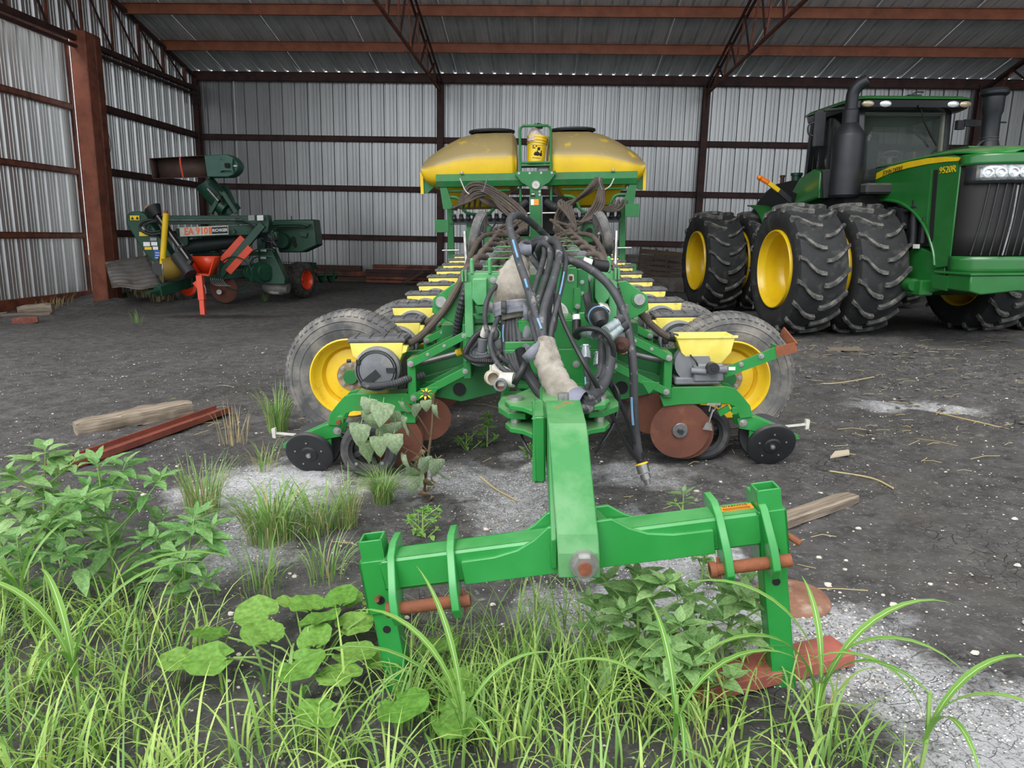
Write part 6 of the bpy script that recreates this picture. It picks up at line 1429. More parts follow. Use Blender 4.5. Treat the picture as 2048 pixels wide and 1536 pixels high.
o = channel('painted_section', gpt(.50,2.22,.008), gpt(1.10,2.44,.012), .13, .05, .02, mat('beam_red', S(164,92,80), .75, 0, var=S(138,74,64), scale=8, dirt=S(116,70,56), dscale=6, dlo=.5, dhi=.7), R(180)); o.location.z += .055; tag(o, 'faded red steel beam on the ground under the right drop leg', 'steel beam')
# things along the back wall
def wbox(name, px, py, Y, size, m, label, cat, rot=None, group=None, ch=.01):
    p = wp(px, py, Y); b = MB(); b.box((0,0,size[2]/2), size, rot, ch); o = b.build(name, m, None); o.location = p; return tag(o, label, cat, group)
ys = [23.2,23.3,23.4]
for k, (px, py, L, h, m_) in enumerate(((815,566,2.6,.20,'redox'),(812,552,2.55,.20,'redox_dark'),(822,542,2.4,.15,'redox'))):
    p = wp(px, py, 23.3); b = MB(); b.box((0,0,0),(L,.22,.02)); b.box((0,-.1,0),(L,.02,h)); b.box((0,.1,0),(L,.02,h)); o = b.build('steel_section', m_, None); o.location = (p.x, 23.25, (.12,.33,.52)[k]); o.rotation_euler = (R(90) if False else 0, 0, R(1.5*k)); tag(o, ('bottom','middle','top')[k]+' red beam of the stack against the back wall', 'steel beam', 'red beams stacked by the back wall')
for k, (x0, z, L, m_) in enumerate(((-7.1,.09,3.6,'wood_dark'),(-7.3,.265,3.2,'redox'),(-7.5,.445,2.9,'rust_dark'))):
    b = MB(); b.box((0,0,0),(L,.2,.16), ch=.01); o = b.build('timber' if k == 0 else 'steel_tube', m_, None); o.location = (x0, 23.45, z); tag(o, ('dark timber at the foot of the back wall','red painted tube lying on the dark timber','rusty brown tube lying on the red tube')[k], 'timber' if k == 0 else 'steel tube')
o = rough_beam('loose_board', V((-4.55,22.6,.06)), V((-3.95,22.9,.42)), .16, .06, 'wood_dark', 9, 6, .01); tag(o, 'dark loose board propped on the red beam stack', 'board')
# pallet leaning on a sheet, trough in front
ps = wp(1320, 545, 23.2)
pal = empty('pallet', (ps.x, 23.0, .42), (R(-14), R(4), 0), 'dark wooden pallet leaning against the back wall beside the tractor', 'pallet')
for k in range(5): MB().box((0,-.06,.06+k*.17),(1.45,.022,.10 if k < 4 else .14)).build('deck_board', 'wood_dark', pal)
for x in (-.70,-.22,.12,.68): MB().box((x,.0,.42),(.05,.10,.90)).build('stringer', 'wood_dark', pal)
b = MB(); b.box((0,0,.22),(1.5,.5,.44), ch=.02); o = b.build('feed_trough', mat('trough', S(110,104,98), .8, .1, var=S(84,78,74), scale=4, dirt=S(84,62,50), dscale=3, dlo=.5, dhi=.7), None); o.location = (ps.x+.35, 22.6, .0); o.rotation_euler.z = R(-3); tag(o, 'scuffed grey metal box below the leaning pallet', 'box')
b = MB(); rows = []
for i in range(25):
    rows.append([V((x, .03*(1 if i % 4 in (1,2) else 0), i*.045)) for x in (-1.15,0,1.15)])
b.grid(rows); o = b.build('leaning_sheet', 'old_sheet', None, smooth=20, solid=.004); o.location = (ps.x+.1, 23.55, .0); o.rotation_euler.x = R(-5); tag(o, 'ribbed grey sheet leaning on the back wall behind the pallet', 'metal sheet')
# bits by the door and on the floor
o = rough_beam('scrap_board', gpt(-11.9,15.0,.05), gpt(-10.9,15.4,.04), .30, .05, 'wood_grey', 12, 6, .01); tag(o, 'grey scrap board on the dirt beside the sliding door', 'board')
o = rough_beam('wood_block', gpt(-11.75,15.55,.10), gpt(-11.1,15.75,.12), .22, .22, 'wood_grey', 13, 5, .01); tag(o, 'squat grey wood block behind the scrap board', 'wood block')
o = rough_beam('brick', gpt(-10.85,14.15,.06), gpt(-10.45,14.35,.07), .16, .13, mat('brick_red', S(140,84,70), .85, 0, var=S(116,68,58), scale=9, bump=.2), 14, 4, .006); tag(o, 'single red brick on the dirt in front of the boards', 'brick')
b = MB(); b.prism([(-.22,-.10),(.2,-.13),(.24,.09),(-.18,.12)], gpt(4.0,9.9,.03), (1,0,.04), (0,1,0), .012); o = b.build('cardboard', mat('card', S(118,106,90), .9, 0), None); tag(o, 'flat piece of brown cardboard in front of the tractor', 'cardboard')
b = MB(); b.prism([(-.10,-.03),(.06,-.05),(.12,.01),(.02,.04)], gpt(2.06,5.0,.012), (1,.5,.1), (-.5,1,0), .012); o = b.build('corn_husk', mat('husk', S(176,164,142), .9, 0), None); tag(o, 'pale dry husk on the dirt beside the closing wheel', 'husk')

# ---------------------------------------------------------------- plants, stones and straw
def leaf_mat(name, a, b_, rough=.5, trans=.35, island=False, vein=None, lo=0, tcol=None):
    m = bpy.data.materials.new(name); m.use_nodes = True; n = m.node_tree.nodes; l = m.node_tree.links
    p = n['Principled BSDF']; out = n['Material Output']; p.inputs['Roughness'].default_value = rough; p.inputs['Specular IOR Level'].default_value = .35
    if island: r = n.new('ShaderNodeNewGeometry').outputs['Random Per Island']
    else: r = n.new('ShaderNodeObjectInfo').outputs['Random']
    mx = n.new('ShaderNodeMix'); mx.data_type = 'RGBA'; l.new(r, mx.inputs[0]); mx.inputs[6].default_value = (*a, 1); mx.inputs[7].default_value = (*b_, 1)
    c = mx.outputs[2]
    if vein:
        t = n.new('ShaderNodeTexCoord'); q = n.new('ShaderNodeTexNoise'); q.inputs['Scale'].default_value = vein; q.inputs['Detail'].default_value = 3; l.new(t.outputs['Object'], q.inputs[0])
        h = n.new('ShaderNodeMix'); h.data_type = 'RGBA'; h.blend_type = 'MULTIPLY'; h.inputs[0].default_value = 1
        mr = n.new('ShaderNodeMapRange'); mr.inputs[1].default_value = .35; mr.inputs[2].default_value = .65; mr.inputs[3].default_value = .72; mr.inputs[4].default_value = 1.15; l.new(q.outputs[0], mr.inputs[0])
        l.new(c, h.inputs[6]); l.new(mr.outputs[0], h.inputs[7]); c = h.outputs[2]
    l.new(c, p.inputs['Base Color'])
    tr = n.new('ShaderNodeBsdfTranslucent'); l.new(c, tr.inputs[0]); ms = n.new('ShaderNodeMixShader'); ms.inputs[0].default_value = trans
    l.new(p.outputs[0], ms.inputs[1]); l.new(tr.outputs[0], ms.inputs[2]); l.new(ms.outputs[0], out.inputs[0]); MATS[name] = m; return m
leaf_mat('leaf_pig', S(122,164,98), S(160,194,130), vein=14)
leaf_mat('leaf_dark', S(108,156,88), S(140,180,114), vein=14)
leaf_mat('leaf_round', S(108,158,66), S(140,182,88), .45, vein=9)
leaf_mat('leaf_grey', S(136,158,116), S(164,182,150), .6, vein=12)
leaf_mat('leaf_small', S(108,164,72), S(140,184,96), vein=14)
leaf_mat('leaf_dry', S(150,124,96), S(176,152,122), .8, .2)
leaf_mat('grass_green', S(124,166,74), S(182,206,116), .45, .35, True)
leaf_mat('grass_deep', S(106,150,76), S(152,184,106), .45, .35, True)
leaf_mat('grass_dry', S(176,160,112), S(200,184,140), .7, .25, True)
leaf_mat('grass_wide', S(98,148,62), S(132,176,82), .42, .35)
leaf_mat('midrib', S(190,208,150), S(206,218,170), .5, .2)
leaf_mat('stem_green', S(122,158,84), S(140,170,96), .5, .0)
leaf_mat('stem_brown', S(92,76,58), S(104,86,64), .7, .0)

def leaf_mesh(name, prof, m, fold=.18, droop=.25, serr=0, wave=0, seed=0, nx=2):
    # prof: (t, half width); leaf runs from the origin along +y, length 1, petiole first
    b = MB(); rows = []
    rg = rng(seed)
    for i, (t, w) in enumerate(prof):
        y = t*math.cos(droop*t*1.2); z = -droop*t*t*.8
        ww = w*(1+(serr if i % 2 else -serr)) if w > .03 else w
        row = []
        for k in range(-nx, nx+1):
            a = k/nx; row.append(V((a*ww, y-(.25*abs(a)**2*ww if w > .1 else 0), z+fold*abs(a)*ww+wave*math.sin(t*11+k*1.9+seed)*ww*abs(a))))
        rows.append(row)
    b.grid(rows)
    me = bpy.data.meshes.new(name); me.from_pydata([tuple(v) for v in b.v], [], b.f); me.polygons.foreach_set('use_smooth', [True]*len(me.polygons)); me.materials.append(MATS[m]); return me
OV = [(0,.012),(.14,.014),(.2,.10),(.32,.20),(.45,.235),(.58,.21),(.72,.15),(.86,.075),(1,.004)]
OVS = [(0,.010),(.10,.012),(.16,.07),(.25,.13),(.33,.165),(.41,.17),(.5,.175),(.58,.155),(.67,.14),(.76,.10),(.86,.07),(.94,.03),(1,.003)]
HEART = [(0,.012),(.22,.014),(.225,.30),(.30,.42),(.45,.50),(.6,.47),(.75,.38),(.9,.20),(1,.01)]
LV = {'pig': [leaf_mesh('leaf', OV, 'leaf_pig', .22, .12+.2*k, 0, .06, k) for k in range(3)],
      'ser': [leaf_mesh('leaf', OVS, 'leaf_dark', .28, .15+.2*k, .10, .05, k) for k in range(3)],
      'grey': [leaf_mesh('leaf', [(0,.01),(.2,.012),(.22,.20),(.32,.32),(.45,.36),(.6,.30),(.75,.22),(.88,.10),(1,.004)], 'leaf_grey', .1, .5+.3*k, .06, .18, k) for k in range(3)],
      'small': [leaf_mesh('leaf', OV, 'leaf_small', .2, .2+.2*k, .06, .05, k) for k in range(3)],
      'dry': [leaf_mesh('leaf', OV, 'leaf_dry', .5, .9+.3*k, 0, .3, k) for k in range(2)]}
def round_leaf_mesh(seed):
    # kidney shaped leaf: disc with a notch at the stalk
    b = MB(); n = 20; c = V((0, .12, -.015)); rg = rng(seed); vs = [c]; ph = rg.uniform(0, 6)
    for ring, f in ((1,.5),(2,1.0)):
        for k in range(n+1):
            a = R(-90+14)+R(332)*k/n; rr = f*(.5+.05*math.cos(a-R(90)))
            x = math.cos(a)*rr; y = .42+math.sin(a)*rr*1.02
            if ring == 1: x, y = x*.9, .3+(y-.42)*.9+.06
            z = .05*f*f+.025*f*math.sin(3*a+ph)+(.03*f*math.sin(6*a+ph*2))
            vs.append(V((x, y, z)))
    fs = []
    for k in range(n): fs.append((0, 1+k, 2+k)); fs.append((1+k, n+2+k, n+3+k, 2+k))
    me = bpy.data.meshes.new('leaf'); me.from_pydata([tuple(v) for v in vs], [], fs); me.polygons.foreach_set('use_smooth', [True]*len(me.polygons)); me.materials.append(MATS['leaf_round']); return me
LV['round'] = [round_leaf_mesh(k) for k in range(4)]
def add_leaf(parent, kind, p, yaw, pitch, L, roll=0, rg=random, origin=None):
    o = bpy.data.objects.new('leaf', rg.choice(LV[kind])); col.objects.link(o); o.parent = parent
    M = Matrix.Rotation(yaw, 3, 'Z') @ Matrix.Rotation(pitch, 3, 'X') @ Matrix.Rotation(roll, 3, 'Y')
    M4 = (M*L).to_4x4(); M4.translation = p; o.matrix_local = M4; return o
def weed(name, base, h, nb, spread, kind, L, seed, label, cat='weed', lean=(0,0), stem_m='stem_green', group=None, sr=.006, whorl=7, along=4, drop=0.0, bh=(.15,.85)):
    rg = rng(seed); b = MB(); base = V(base); tips = []
    main = [V((0,0,-.03)), V((lean[0]*.4*h, lean[1]*.4*h, h*.4)), V((lean[0]*h, lean[1]*h, h))]
    b.tube(main, [sr*1.2, sr, sr*.6], 6, smooth=4); sp = spline(main, 10); tips.append((sp[-1], V((lean[0],lean[1],1)).normalized(), 1.0))
    nodes = []
    for k in range(nb):
        f = bh[0]+(bh[1]-bh[0])*(k+rg.random()*.6)/nb; p = sp[int(f*(len(sp)-1))]; a = k*2.4+rg.uniform(-.5,.5); bl = spread*(1-.45*f)*rg.uniform(.7,1.1)
        d = V((math.cos(a), math.sin(a), rg.uniform(.55,1.0)-drop)).normalized(); q = p+d*bl*.55+V((0,0,.01)); e = p+d*bl+V((0,0,.12*bl))
        b.tube([p, q, e], sr*.55, 5, smooth=3); tips.append((e, d, rg.uniform(.65,.95)))
        for j in range(2): nodes.append(p.lerp(e, rg.uniform(.3,.8)))
    for j in range(along*2): nodes.append(sp[int(rg.uniform(.2,.95)*(len(sp)-1))])
    st = b.build(name, stem_m, None, smooth=60); st.location = base; tag(st, label, cat, group)
    for (e, d, sc) in tips:
        for k in range(whorl):
            a = k*2.399+rg.uniform(-.3,.3); f = k/whorl
            add_leaf(st, kind, e-d*(.045*L/.1)*f*rg.uniform(.5,1.4), a, R(rg.uniform(45,65)*(1-f)+8*f+rg.uniform(-14,12))-drop*.8, L*sc*(.40+.68*f)*rg.uniform(.85,1.15), rg.uniform(-.3,.3), rg)
    for p in nodes: add_leaf(st, kind, p, rg.uniform(0,6.28), R(rg.uniform(-10,40))-drop*.8, L*rg.uniform(.6,1.1), rg.uniform(-.4,.4), rg)
    return st
def G(x, y): return gpt(x, y, -.005)
weed('pigweed', G(-2.42,3.16), .62, 9, .30, 'pig', .19, 1, 'tall smooth leaved pigweed growing beside the rusty steel channel', lean=(.10,.05), whorl=9, along=6)
weed('pigweed', G(-2.72,3.30), .42, 5, .24, 'pig', .18, 2, 'shorter smooth leaved pigweed tucked behind the tall one', lean=(-.1,.0), whorl=8)
weed('ragweed', G(-1.86,2.86), .62, 12, .40, 'ser', .20, 3, 'bushy weed with toothed leaves between the channel and the grass', lean=(-.12,.10), whorl=9, along=8, bh=(.05,.8))
weed('ragweed', G(-1.56,2.82), .40, 7, .28, 'ser', .17, 4, 'low weed with toothed leaves beside the bushy one', lean=(.2,.08), whorl=8)
weed('ragweed', G(-2.2,2.75), .34, 5, .24, 'ser', .16, 14, 'small toothed leaved weed hidden in grass below the pigweed', lean=(.0,.0), whorl=7)
weed('pigweed', G(.36,2.32), .40, 11, .27, 'pig', .17, 5, 'leafy pigweed in front of the hitch crossbar', lean=(-.06,.05), whorl=9, along=7, bh=(.05,.85))
weed('pigweed', G(.66,2.42), .34, 8, .25, 'pig', .135, 6, 'loose pigweed leaning on the right drop leg', lean=(.22,.10), whorl=8, along=6, bh=(.08,.85))
weed('pigweed', G(.50,2.22), .24, 6, .20, 'pig', .14, 15, 'low pigweed growing through the faded red beam', lean=(.05,-.1), whorl=7, along=4)
weed('pigweed', G(.74,3.10), .20, 4, .12, 'pig', .10, 7, 'small pigweed standing just behind the crossbar', whorl=6, along=2)
weed('pigweed', G(.76,3.75), .18, 2, .08, 'pig', .13, 8, 'young pigweed with two broad leaves by the plank', whorl=5, along=1)
weed('nettle', G(-.62,3.55), .16, 9, .15, 'small', .055, 9, 'small bright nettle in the dirt behind the left hitch leg', whorl=8, along=5, bh=(.0,.8))
weed('seedling', G(-.43,5.30), .26, 3, .11, 'small', .085, 10, 'upright bright seedling in the dirt left of the tongue', whorl=7, along=5)
weed('seedling', G(-.58,5.22), .12, 6, .13, 'small', .06, 11, 'low spreading seedling beside the upright one', whorl=7, along=2, bh=(0,.7))
weed('seedling', G(-.10,5.0), .10, 4, .10, 'small', .08, 12, 'pale seedling half hidden under the clevis plates', whorl=5, along=2, bh=(0,.7))
# wilting sunflower by the gauge wheel
sb = G(-.72,4.15)
b = MB(); b.tube([V((0,0,-.03)), V((.02,.0,.2)), V((.05,.02,.45)), V((.06,.03,.66))], .008, 7, smooth=5)
for q in ([(.03,.0,.3),(-.06,-.02,.42),(-.15,-.03,.56)], [(.04,.01,.40),(-.02,-.03,.52),(-.10,-.04,.62)], [(.03,0,.25),(-.10,-.04,.33),(-.2,-.05,.38)], [(.03,0,.2),(.08,-.04,.26),(.12,-.05,.30)], [(.02,0,.15),(-.04,-.05,.22),(-.07,-.06,.25)]): b.tube([V(p) for p in q], .005, 6, smooth=4)
sf = b.build('wild_sunflower', 'stem_brown', None, smooth=60); sf.location = sb; tag(sf, 'wilting grey green wild sunflower in front of the gauge wheel', 'sunflower')
rg = rng(44)
for (px, py, L) in ((768,795,.20),(745,815,.19),(790,812,.17),(725,835,.20),(812,822,.17),(765,838,.17),(830,800,.12),(875,805,.12),(850,795,.10),(760,862,.17),(790,858,.18),(722,872,.19),(815,900,.17),(845,905,.16),(870,908,.17),(830,925,.17),(858,928,.18),(880,930,.15),(822,945,.16),(850,950,.15),(790,835,.15),(740,790,.14),(805,795,.13)):
    p = wp(px, py, 4.10+rg.uniform(-.08,.05))-sb; add_leaf(sf, 'grey', p, math.pi+rg.uniform(-1.0,1.0), R(rg.uniform(-75,-25)), L, rg.uniform(-.3,.3), rg)
for k in range(9): add_leaf(sf, 'dry', V((rg.uniform(-.06,.06), rg.uniform(-.06,.02), rg.uniform(.06,.42))), math.pi+rg.uniform(-1.5,1.5), R(rg.uniform(-80,-50)), rg.uniform(.08,.15), 0, rg)
b = MB(); b.disc((.02,-.02,.66), (.2,-.6,.7), .018, .012, 12); fl = b.build('flower_disc', 'wood_dark', sf)
b = MB()
for k in range(8):
    a = k*math.pi/4; b.add([V((.02,-.02,.665)), V((.02+.03*math.cos(a-.25),-.02+.02*math.sin(a-.25),.665+.02*math.sin(a))), V((.02+.05*math.cos(a),-.02+.03*math.sin(a),.66+.03*math.sin(a))), V((.02+.03*math.cos(a+.25),-.02+.02*math.sin(a+.25),.665+.02*math.sin(a)))], [(0,1,2,3)])
b.build('petal', 'yellow_clean', sf, kind='stuff')
# round leaved morning-glory patch
def round_plant(base, leaves, seed, label):
    rg = rng(seed); b = MB(); base = V(base); specs = []
    for (dx, dy, h, L, yaw) in leaves:
        tip = V((dx, dy, h)); b.tube([V((dx*.25,dy*.25,.0)), V((dx*.6,dy*.6,h*.75)), tip], .0035, 5, smooth=3); specs.append((tip, yaw, L))
    b.cyl((0,0,-.02),(0,0,.03),.012,6)
    st = b.build('morning_glory', 'stem_green', None); st.location = base; tag(st, label, 'weed')
    for tip, yaw, L in specs: add_leaf(st, 'round', tip, yaw, R(rg.uniform(-14,16)), L*1.12, R(rg.uniform(-18,18)), rg)
rg = rng(77)
L1 = [(-.10,.36,.06,.07,.3),(-.16,.33,.08,.075,1.5),(.02,.33,.09,.12,-.3),(.14,.30,.10,.14,-.9),(-.06,.24,.10,.13,.6),(.05,.25,.12,.13,.2),(.17,.20,.12,.135,-1.2),(-.18,.14,.12,.15,1.2),(-.02,.08,.13,.15,-.3),(.08,.12,.10,.13,-.8),(-.30,.02,.11,.13,1.6),(-.12,-.03,.12,.14,.8),(.03,-.02,.10,.12,.2),(-.22,-.12,.12,.15,1.9),(-.02,-.14,.13,.155,-2.2),(.12,-.07,.12,.14,-1.5),(-.36,-.10,.10,.12,2.0)]
round_plant(G(-.84,2.36), L1, 3, 'patch of big round morning glory leaves left of the drop leg')
L2 = [(0,.10,.09,.14,.2),(.12,.16,.11,.14,-.6),(.20,.02,.09,.12,-1.3),(-.08,-.02,.12,.14,1.0),(.06,-.10,.12,.15,-2.4),(.20,-.12,.09,.13,-1.8),(-.10,-.14,.10,.12,2.3)]
round_plant(G(-.52,2.14), L2, 4, 'smaller round leaved vine at the foot of the left drop leg')
# grass
def blade(b, base, h, w, yaw, bend, seg=6, tw=0):
    d = V((math.cos(yaw), math.sin(yaw), 0)); s = V((-math.sin(yaw), math.cos(yaw), 0)); L = []; p = V(base); ang = .12
    rows = []; st = h/seg
    for i in range(seg+1):
        f = i/seg; ww = w*(.75+.5*f if f < .4 else 1.0)*(1-max(0,(f-.45)/.55)**1.6)+.0006
        sx = s*math.cos(tw*f)+V((0,0,1))*math.sin(tw*f)*.3
        rows.append((p-sx*ww/2, p+sx*ww/2)); a = ang+bend*f**1.25
        p = p+(d*math.sin(a)+V((0,0,1))*math.cos(a))*st
    o = len(b.v)
    for r in rows: b.v += [r[0], r[1]]
    for i in range(seg): b.f.append([o+2*i, o+2*i+1, o+2*i+3, o+2*i+2])
def tuft(b, c, n, h, w, rad, rg, bend=(.5,1.9), up=0):
    for k in range(n):
        a = rg.uniform(0,6.28); r = rad*math.sqrt(rg.random()); x, y = c[0]+r*math.cos(a), c[1]+r*math.sin(a)
        yaw = a+rg.uniform(-.9,.9); blade(b, (x, y, gheight(x, y)-.01), h*rg.uniform(.55,1.15), w*rg.uniform(.6,1.25), yaw, rg.uniform(*bend), 6, rg.uniform(-1,1))
rg = rng(5); gb = MB(); gd = MB(); dry = MB()
def density(x, y):
    # weedy strip at the front of the yard, thinner to the right where the grit begins
    edge = 2.35+.30*noise.noise(V((x*1.3, 0, 3)))+(.55*sm(-1.0,-1.9,x)) - .25*sm(.1,.5,x)*(1-sm(.4,.9,x))*0
    d = 1-sm(edge-.25, edge+.18, y)
    d *= 1-sm(.75, 1.25, x)
    if -1.15 < x < -.45 and 1.98 < y < 2.75: d *= .35
    if abs(x-(-.95)) < .3 and y > 2.3: d *= .5
    return d
cnt = 0
for k in range(1350):
    x = rg.uniform(-2.9,1.3); y = rg.uniform(1.35,3.1)
    if rg.random() > density(x, y): continue
    near = y < 2.1
    tuft(gb if rg.random() < .7 else gd, (x, y), rg.randint(3,6), rg.uniform(.14,.36), rg.uniform(.005,.010), .04, rg, (.9,2.7))
    if rg.random() < .10: tuft(dry, (x, y), 2, rg.uniform(.15,.3), .003, .04, rg, (.3,1.5))
for k in range(240):   # sparse sprigs in the bare dirt
    x = rg.uniform(-2.6,.7); y = rg.uniform(2.3,3.9)
    if x > -.2 and y > 3.0: continue
    if rg.random() < .35*(1-sm(2.6,3.9,y)): tuft(gd, (x, y), rg.randint(2,5), rg.uniform(.08,.24), .0045, .02, rg, (.4,2.2))
# grass under the crossbar
for k in range(170):
    x = rg.uniform(-.5,.25); y = rg.uniform(2.0,2.75)
    if rg.random() < 1-sm(2.35,2.8,y): tuft(gd if rg.random() < .55 else gb, (x, y), rg.randint(3,6), rg.uniform(.18,.36), .0055, .03, rg, (.6,2.3))
o = gb.build('yard_grass', 'grass_green', None, smooth=180, kind='stuff'); tag(o, 'bright green grass along the front of the yard', 'grass')
o = gd.build('yard_grass', 'grass_deep', None, smooth=180, kind='stuff'); tag(o, 'darker green grass blades mixed through the yard strip', 'grass')
o = dry.build('dry_grass', 'grass_dry', None, smooth=180, kind='stuff'); tag(o, 'dry straw coloured stalks among the green grass', 'grass')
def tuft_thing(c, n, h, w, rad, seed, m, label, bend=(.4,1.7), dryn=0, name='grass_tuft'):
    rg = rng(seed); b = MB(); tuft(b, c, n, h, w, rad, rg, bend); base = gpt(c[0], c[1]); b.v = [v-base for v in b.v]
    o = b.build(name, m, None, smooth=180); o.location = base; tag(o, label, 'grass tuft')
    if dryn:
        b = MB(); tuft(b, c, dryn, h*.9, w*.6, rad*1.1, rg, bend); b.v = [v-base for v in b.v]; b.build('dead_blade', 'grass_dry', o, smooth=180, kind='stuff')
tuft_thing((-1.98,3.92), 90, .36, .006, .09, 1, 'grass_deep', 'upright grass tuft with dead stalks on the pale grit', (.2,1.3), 70)
tuft_thing((-1.42,3.52), 170, .40, .008, .12, 2, 'grass_deep', 'dense green grass clump in front of the closing wheels', (.8,2.5), 40)
tuft_thing((-1.20,3.62), 90, .34, .007, .10, 21, 'grass_deep', 'smaller grass clump touching the dense green one', (.8,2.5), 30)
tuft_thing((-.95,4.06), 200, .30, .0042, .05, 3, 'grass_deep', 'fine leaved grass tuft beside the gauge wheel', (1.2,2.6), 40)
tuft_thing((-1.06,3.68), 50, .34, .004, .05, 4, 'grass_deep', 'thin straggly grass tuft in the bare dirt', (.2,1.3), 40)
tuft_thing((-2.22,5.75), 90, .42, .008, .08, 5, 'grass_deep', 'grass tuft growing against the left wing wheel', (.2,1.4), 15)
tuft_thing((-2.42,5.35), 16, .34, .006, .10, 6, 'grass_dry', 'dry seeding stalks beside the rusty channel end', (.2,1.0), 20)
tuft_thing((-1.95,4.75), 30, .22, .006, .10, 7, 'grass_deep', 'sparse grass sprigs behind the closing lever', (.3,1.8), 30)
tuft_thing((-.98,3.05), 34, .30, .006, .08, 8, 'grass_deep', 'drooping grass sprigs left of the drop leg top', (.6,2.2), 6)
tuft_thing((-1.25,2.95), 40, .28, .006, .10, 9, 'grass_deep', 'arching grass sprigs in the dirt by the vine', (.6,2.2), 8)
tuft_thing((-7.2,18.2), 12, .28, .02, .10, 10, 'grass_deep', 'tiny green weed under the grain extractor', (.3,1.2))
tuft_thing((-8.0,13.7), 10, .30, .015, .12, 11, 'grass_deep', 'thin green weed on the dirt before the extractor jack', (.3,1.2))
for k, (x, y) in enumerate(((-12.0,17.3),(-11.8,16.5),(-11.0,18.9),(-10.4,18.4),(-9.8,18.0))):
    tuft_thing((x,y), 60, .30, .012, .28, 30+k, 'grass_dry', ('dead grass in the gap under the sliding door by the column','dead grass under the sliding door rail','dead grass against the column foot','dead grass beside the leaning sheet','dead grass before the extractor drawbar')[k], (.3,1.6))
# broad bladed johnson grass, each blade its own part
def wide_grass(base, blades, label):
    base = V(base); b = MB(); b.tube([V((0,0,-.02)), V((.005,0,.12)), V((.0,.01,.26))], .006, 6, smooth=3)
    st = b.build('johnson_grass', 'stem_green', None); st.location = base; tag(st, label, 'grass')
    for (yaw, h, w, bend, z0) in blades:
        d = V((math.cos(yaw), math.sin(yaw), 0)); s = V((-d.y, d.x, 0)); p = V((0,0,z0)); rows = []; n = 12
        for i in range(n+1):
            f = i/n; ww = w*(.55+1.1*f if f < .4 else 1.0)*(1-max(0,(f-.4)/.6)**1.8)+.001; a = .25+bend*f**1.2
            nr = d*math.cos(a)*-1+V((0,0,1))*math.sin(a)
            rows.append([p-s*ww/2+V((0,0,ww*.18)), p, p+s*ww/2+V((0,0,ww*.18))]); p = p+(d*math.sin(a)+V((0,0,1))*math.cos(a))*(h/n)
        bb = MB(); bb.grid(rows); bl = bb.build('blade', 'grass_wide', st, smooth=180)
        bb = MB(); bb.grid([[r[1]+(r[0]-r[1])*.10+V((0,0,.0012)), r[1]+(r[2]-r[1])*.10+V((0,0,.0012))] for r in rows]); bb.build('midrib', 'midrib', bl, smooth=180)
wide_grass(G(.86,2.02), [(.25,.62,.026,1.9,.14),(2.9,.60,.028,2.0,.20),(3.5,.62,.026,2.1,.12),(5.4,.45,.024,2.2,.16),(4.3,.40,.022,2.0,.10),(-.5,.5,.024,2.3,.2),(1.6,.34,.02,1.3,.22)], 'broad bladed johnson grass beside the right drop leg')
wide_grass(G(1.12,1.90), [(.3,.55,.022,2.2,.10),(2.8,.45,.022,2.3,.14),(4.6,.42,.022,2.2,.1),(5.6,.45,.02,2.2,.14)], 'johnson grass clump on the white grit')
wide_grass(G(-1.50,2.05), [(.1,.75,.03,1.8,.22),(.6,.6,.026,1.9,.2),(3.0,.6,.026,1.9,.18),(2.4,.5,.024,1.8,.18),(5.0,.4,.02,2.0,.16)], 'long arching johnson grass in the left of the yard strip')
wide_grass(G(-2.05,2.55), [(.0,.8,.028,1.7,.22),(3.3,.6,.024,1.9,.18),(.9,.5,.024,1.6,.2),(4.9,.45,.02,2.0,.16)], 'johnson grass under the toothed leaved weed')
wide_grass(G(-.22,1.95), [(2.7,.6,.024,2.0,.16),(3.3,.66,.022,2.0,.12),(2.2,.5,.02,1.2,.2),(.4,.45,.02,2.0,.14),(5.2,.36,.02,2.1,.1)], 'johnson grass in the middle of the yard strip')
wide_grass(G(.40,1.86), [(3.2,.5,.02,2.0,.14),(.2,.5,.022,2.1,.16),(1.8,.4,.02,1.4,.18),(4.6,.4,.02,2.1,.12)], 'johnson grass below the leafy pigweed')
# stones
rg = rng(9)
def stone(b, c, r):
    n = 7; vs = [c+V((0,0,r*.55*rg.uniform(.8,1.2)))]; ph = rg.uniform(0,6)
    for ring, (f, z) in enumerate(((.75,.38),(1,-.1))):
        for k in range(n): a = 2*math.pi*k/n+ph; q = f*r*rg.uniform(.75,1.25); vs.append(c+V((q*math.cos(a), q*math.sin(a)*.8, r*z)))
    fs = [(0,1+k,1+(k+1)%n) for k in range(n)]+[(1+k,1+n+k,1+n+(k+1)%n,1+(k+1)%n) for k in range(n)]; b.add(vs, fs)
peb = MB(); peb2 = MB(); gran = MB()
mat('stone_white', S(206,200,188), .9, 0, var=S(178,170,156), scale=30); mat('stone_grey', S(120,114,108), .9, 0, var=S(92,88,84), scale=30)
for k in range(6500):
    y = 1.6+9*rg.random()**1.9; x = rg.uniform(-.95,.95)*(y*.8+.6)
    r = rg.uniform(.0018,.0048)*(1+.10*y)
    if k % 16 == 0: r *= 1.9
    stone(peb if rg.random() < .55 else peb2, gpt(x, y, r*.2), r)
for k in range(420):      # gravel by the right leg
    x = rg.gauss(1.10,.14); y = rg.gauss(2.62,.16); r = rg.uniform(.003,.008); stone(peb if rg.random() < .6 else peb2, gpt(x, y, r*.2), r)
o = peb.build('pebbles', 'stone_white', floor, flat=True, kind='stuff')
o = peb2.build('pebbles', 'stone_grey', floor, flat=True, kind='stuff')
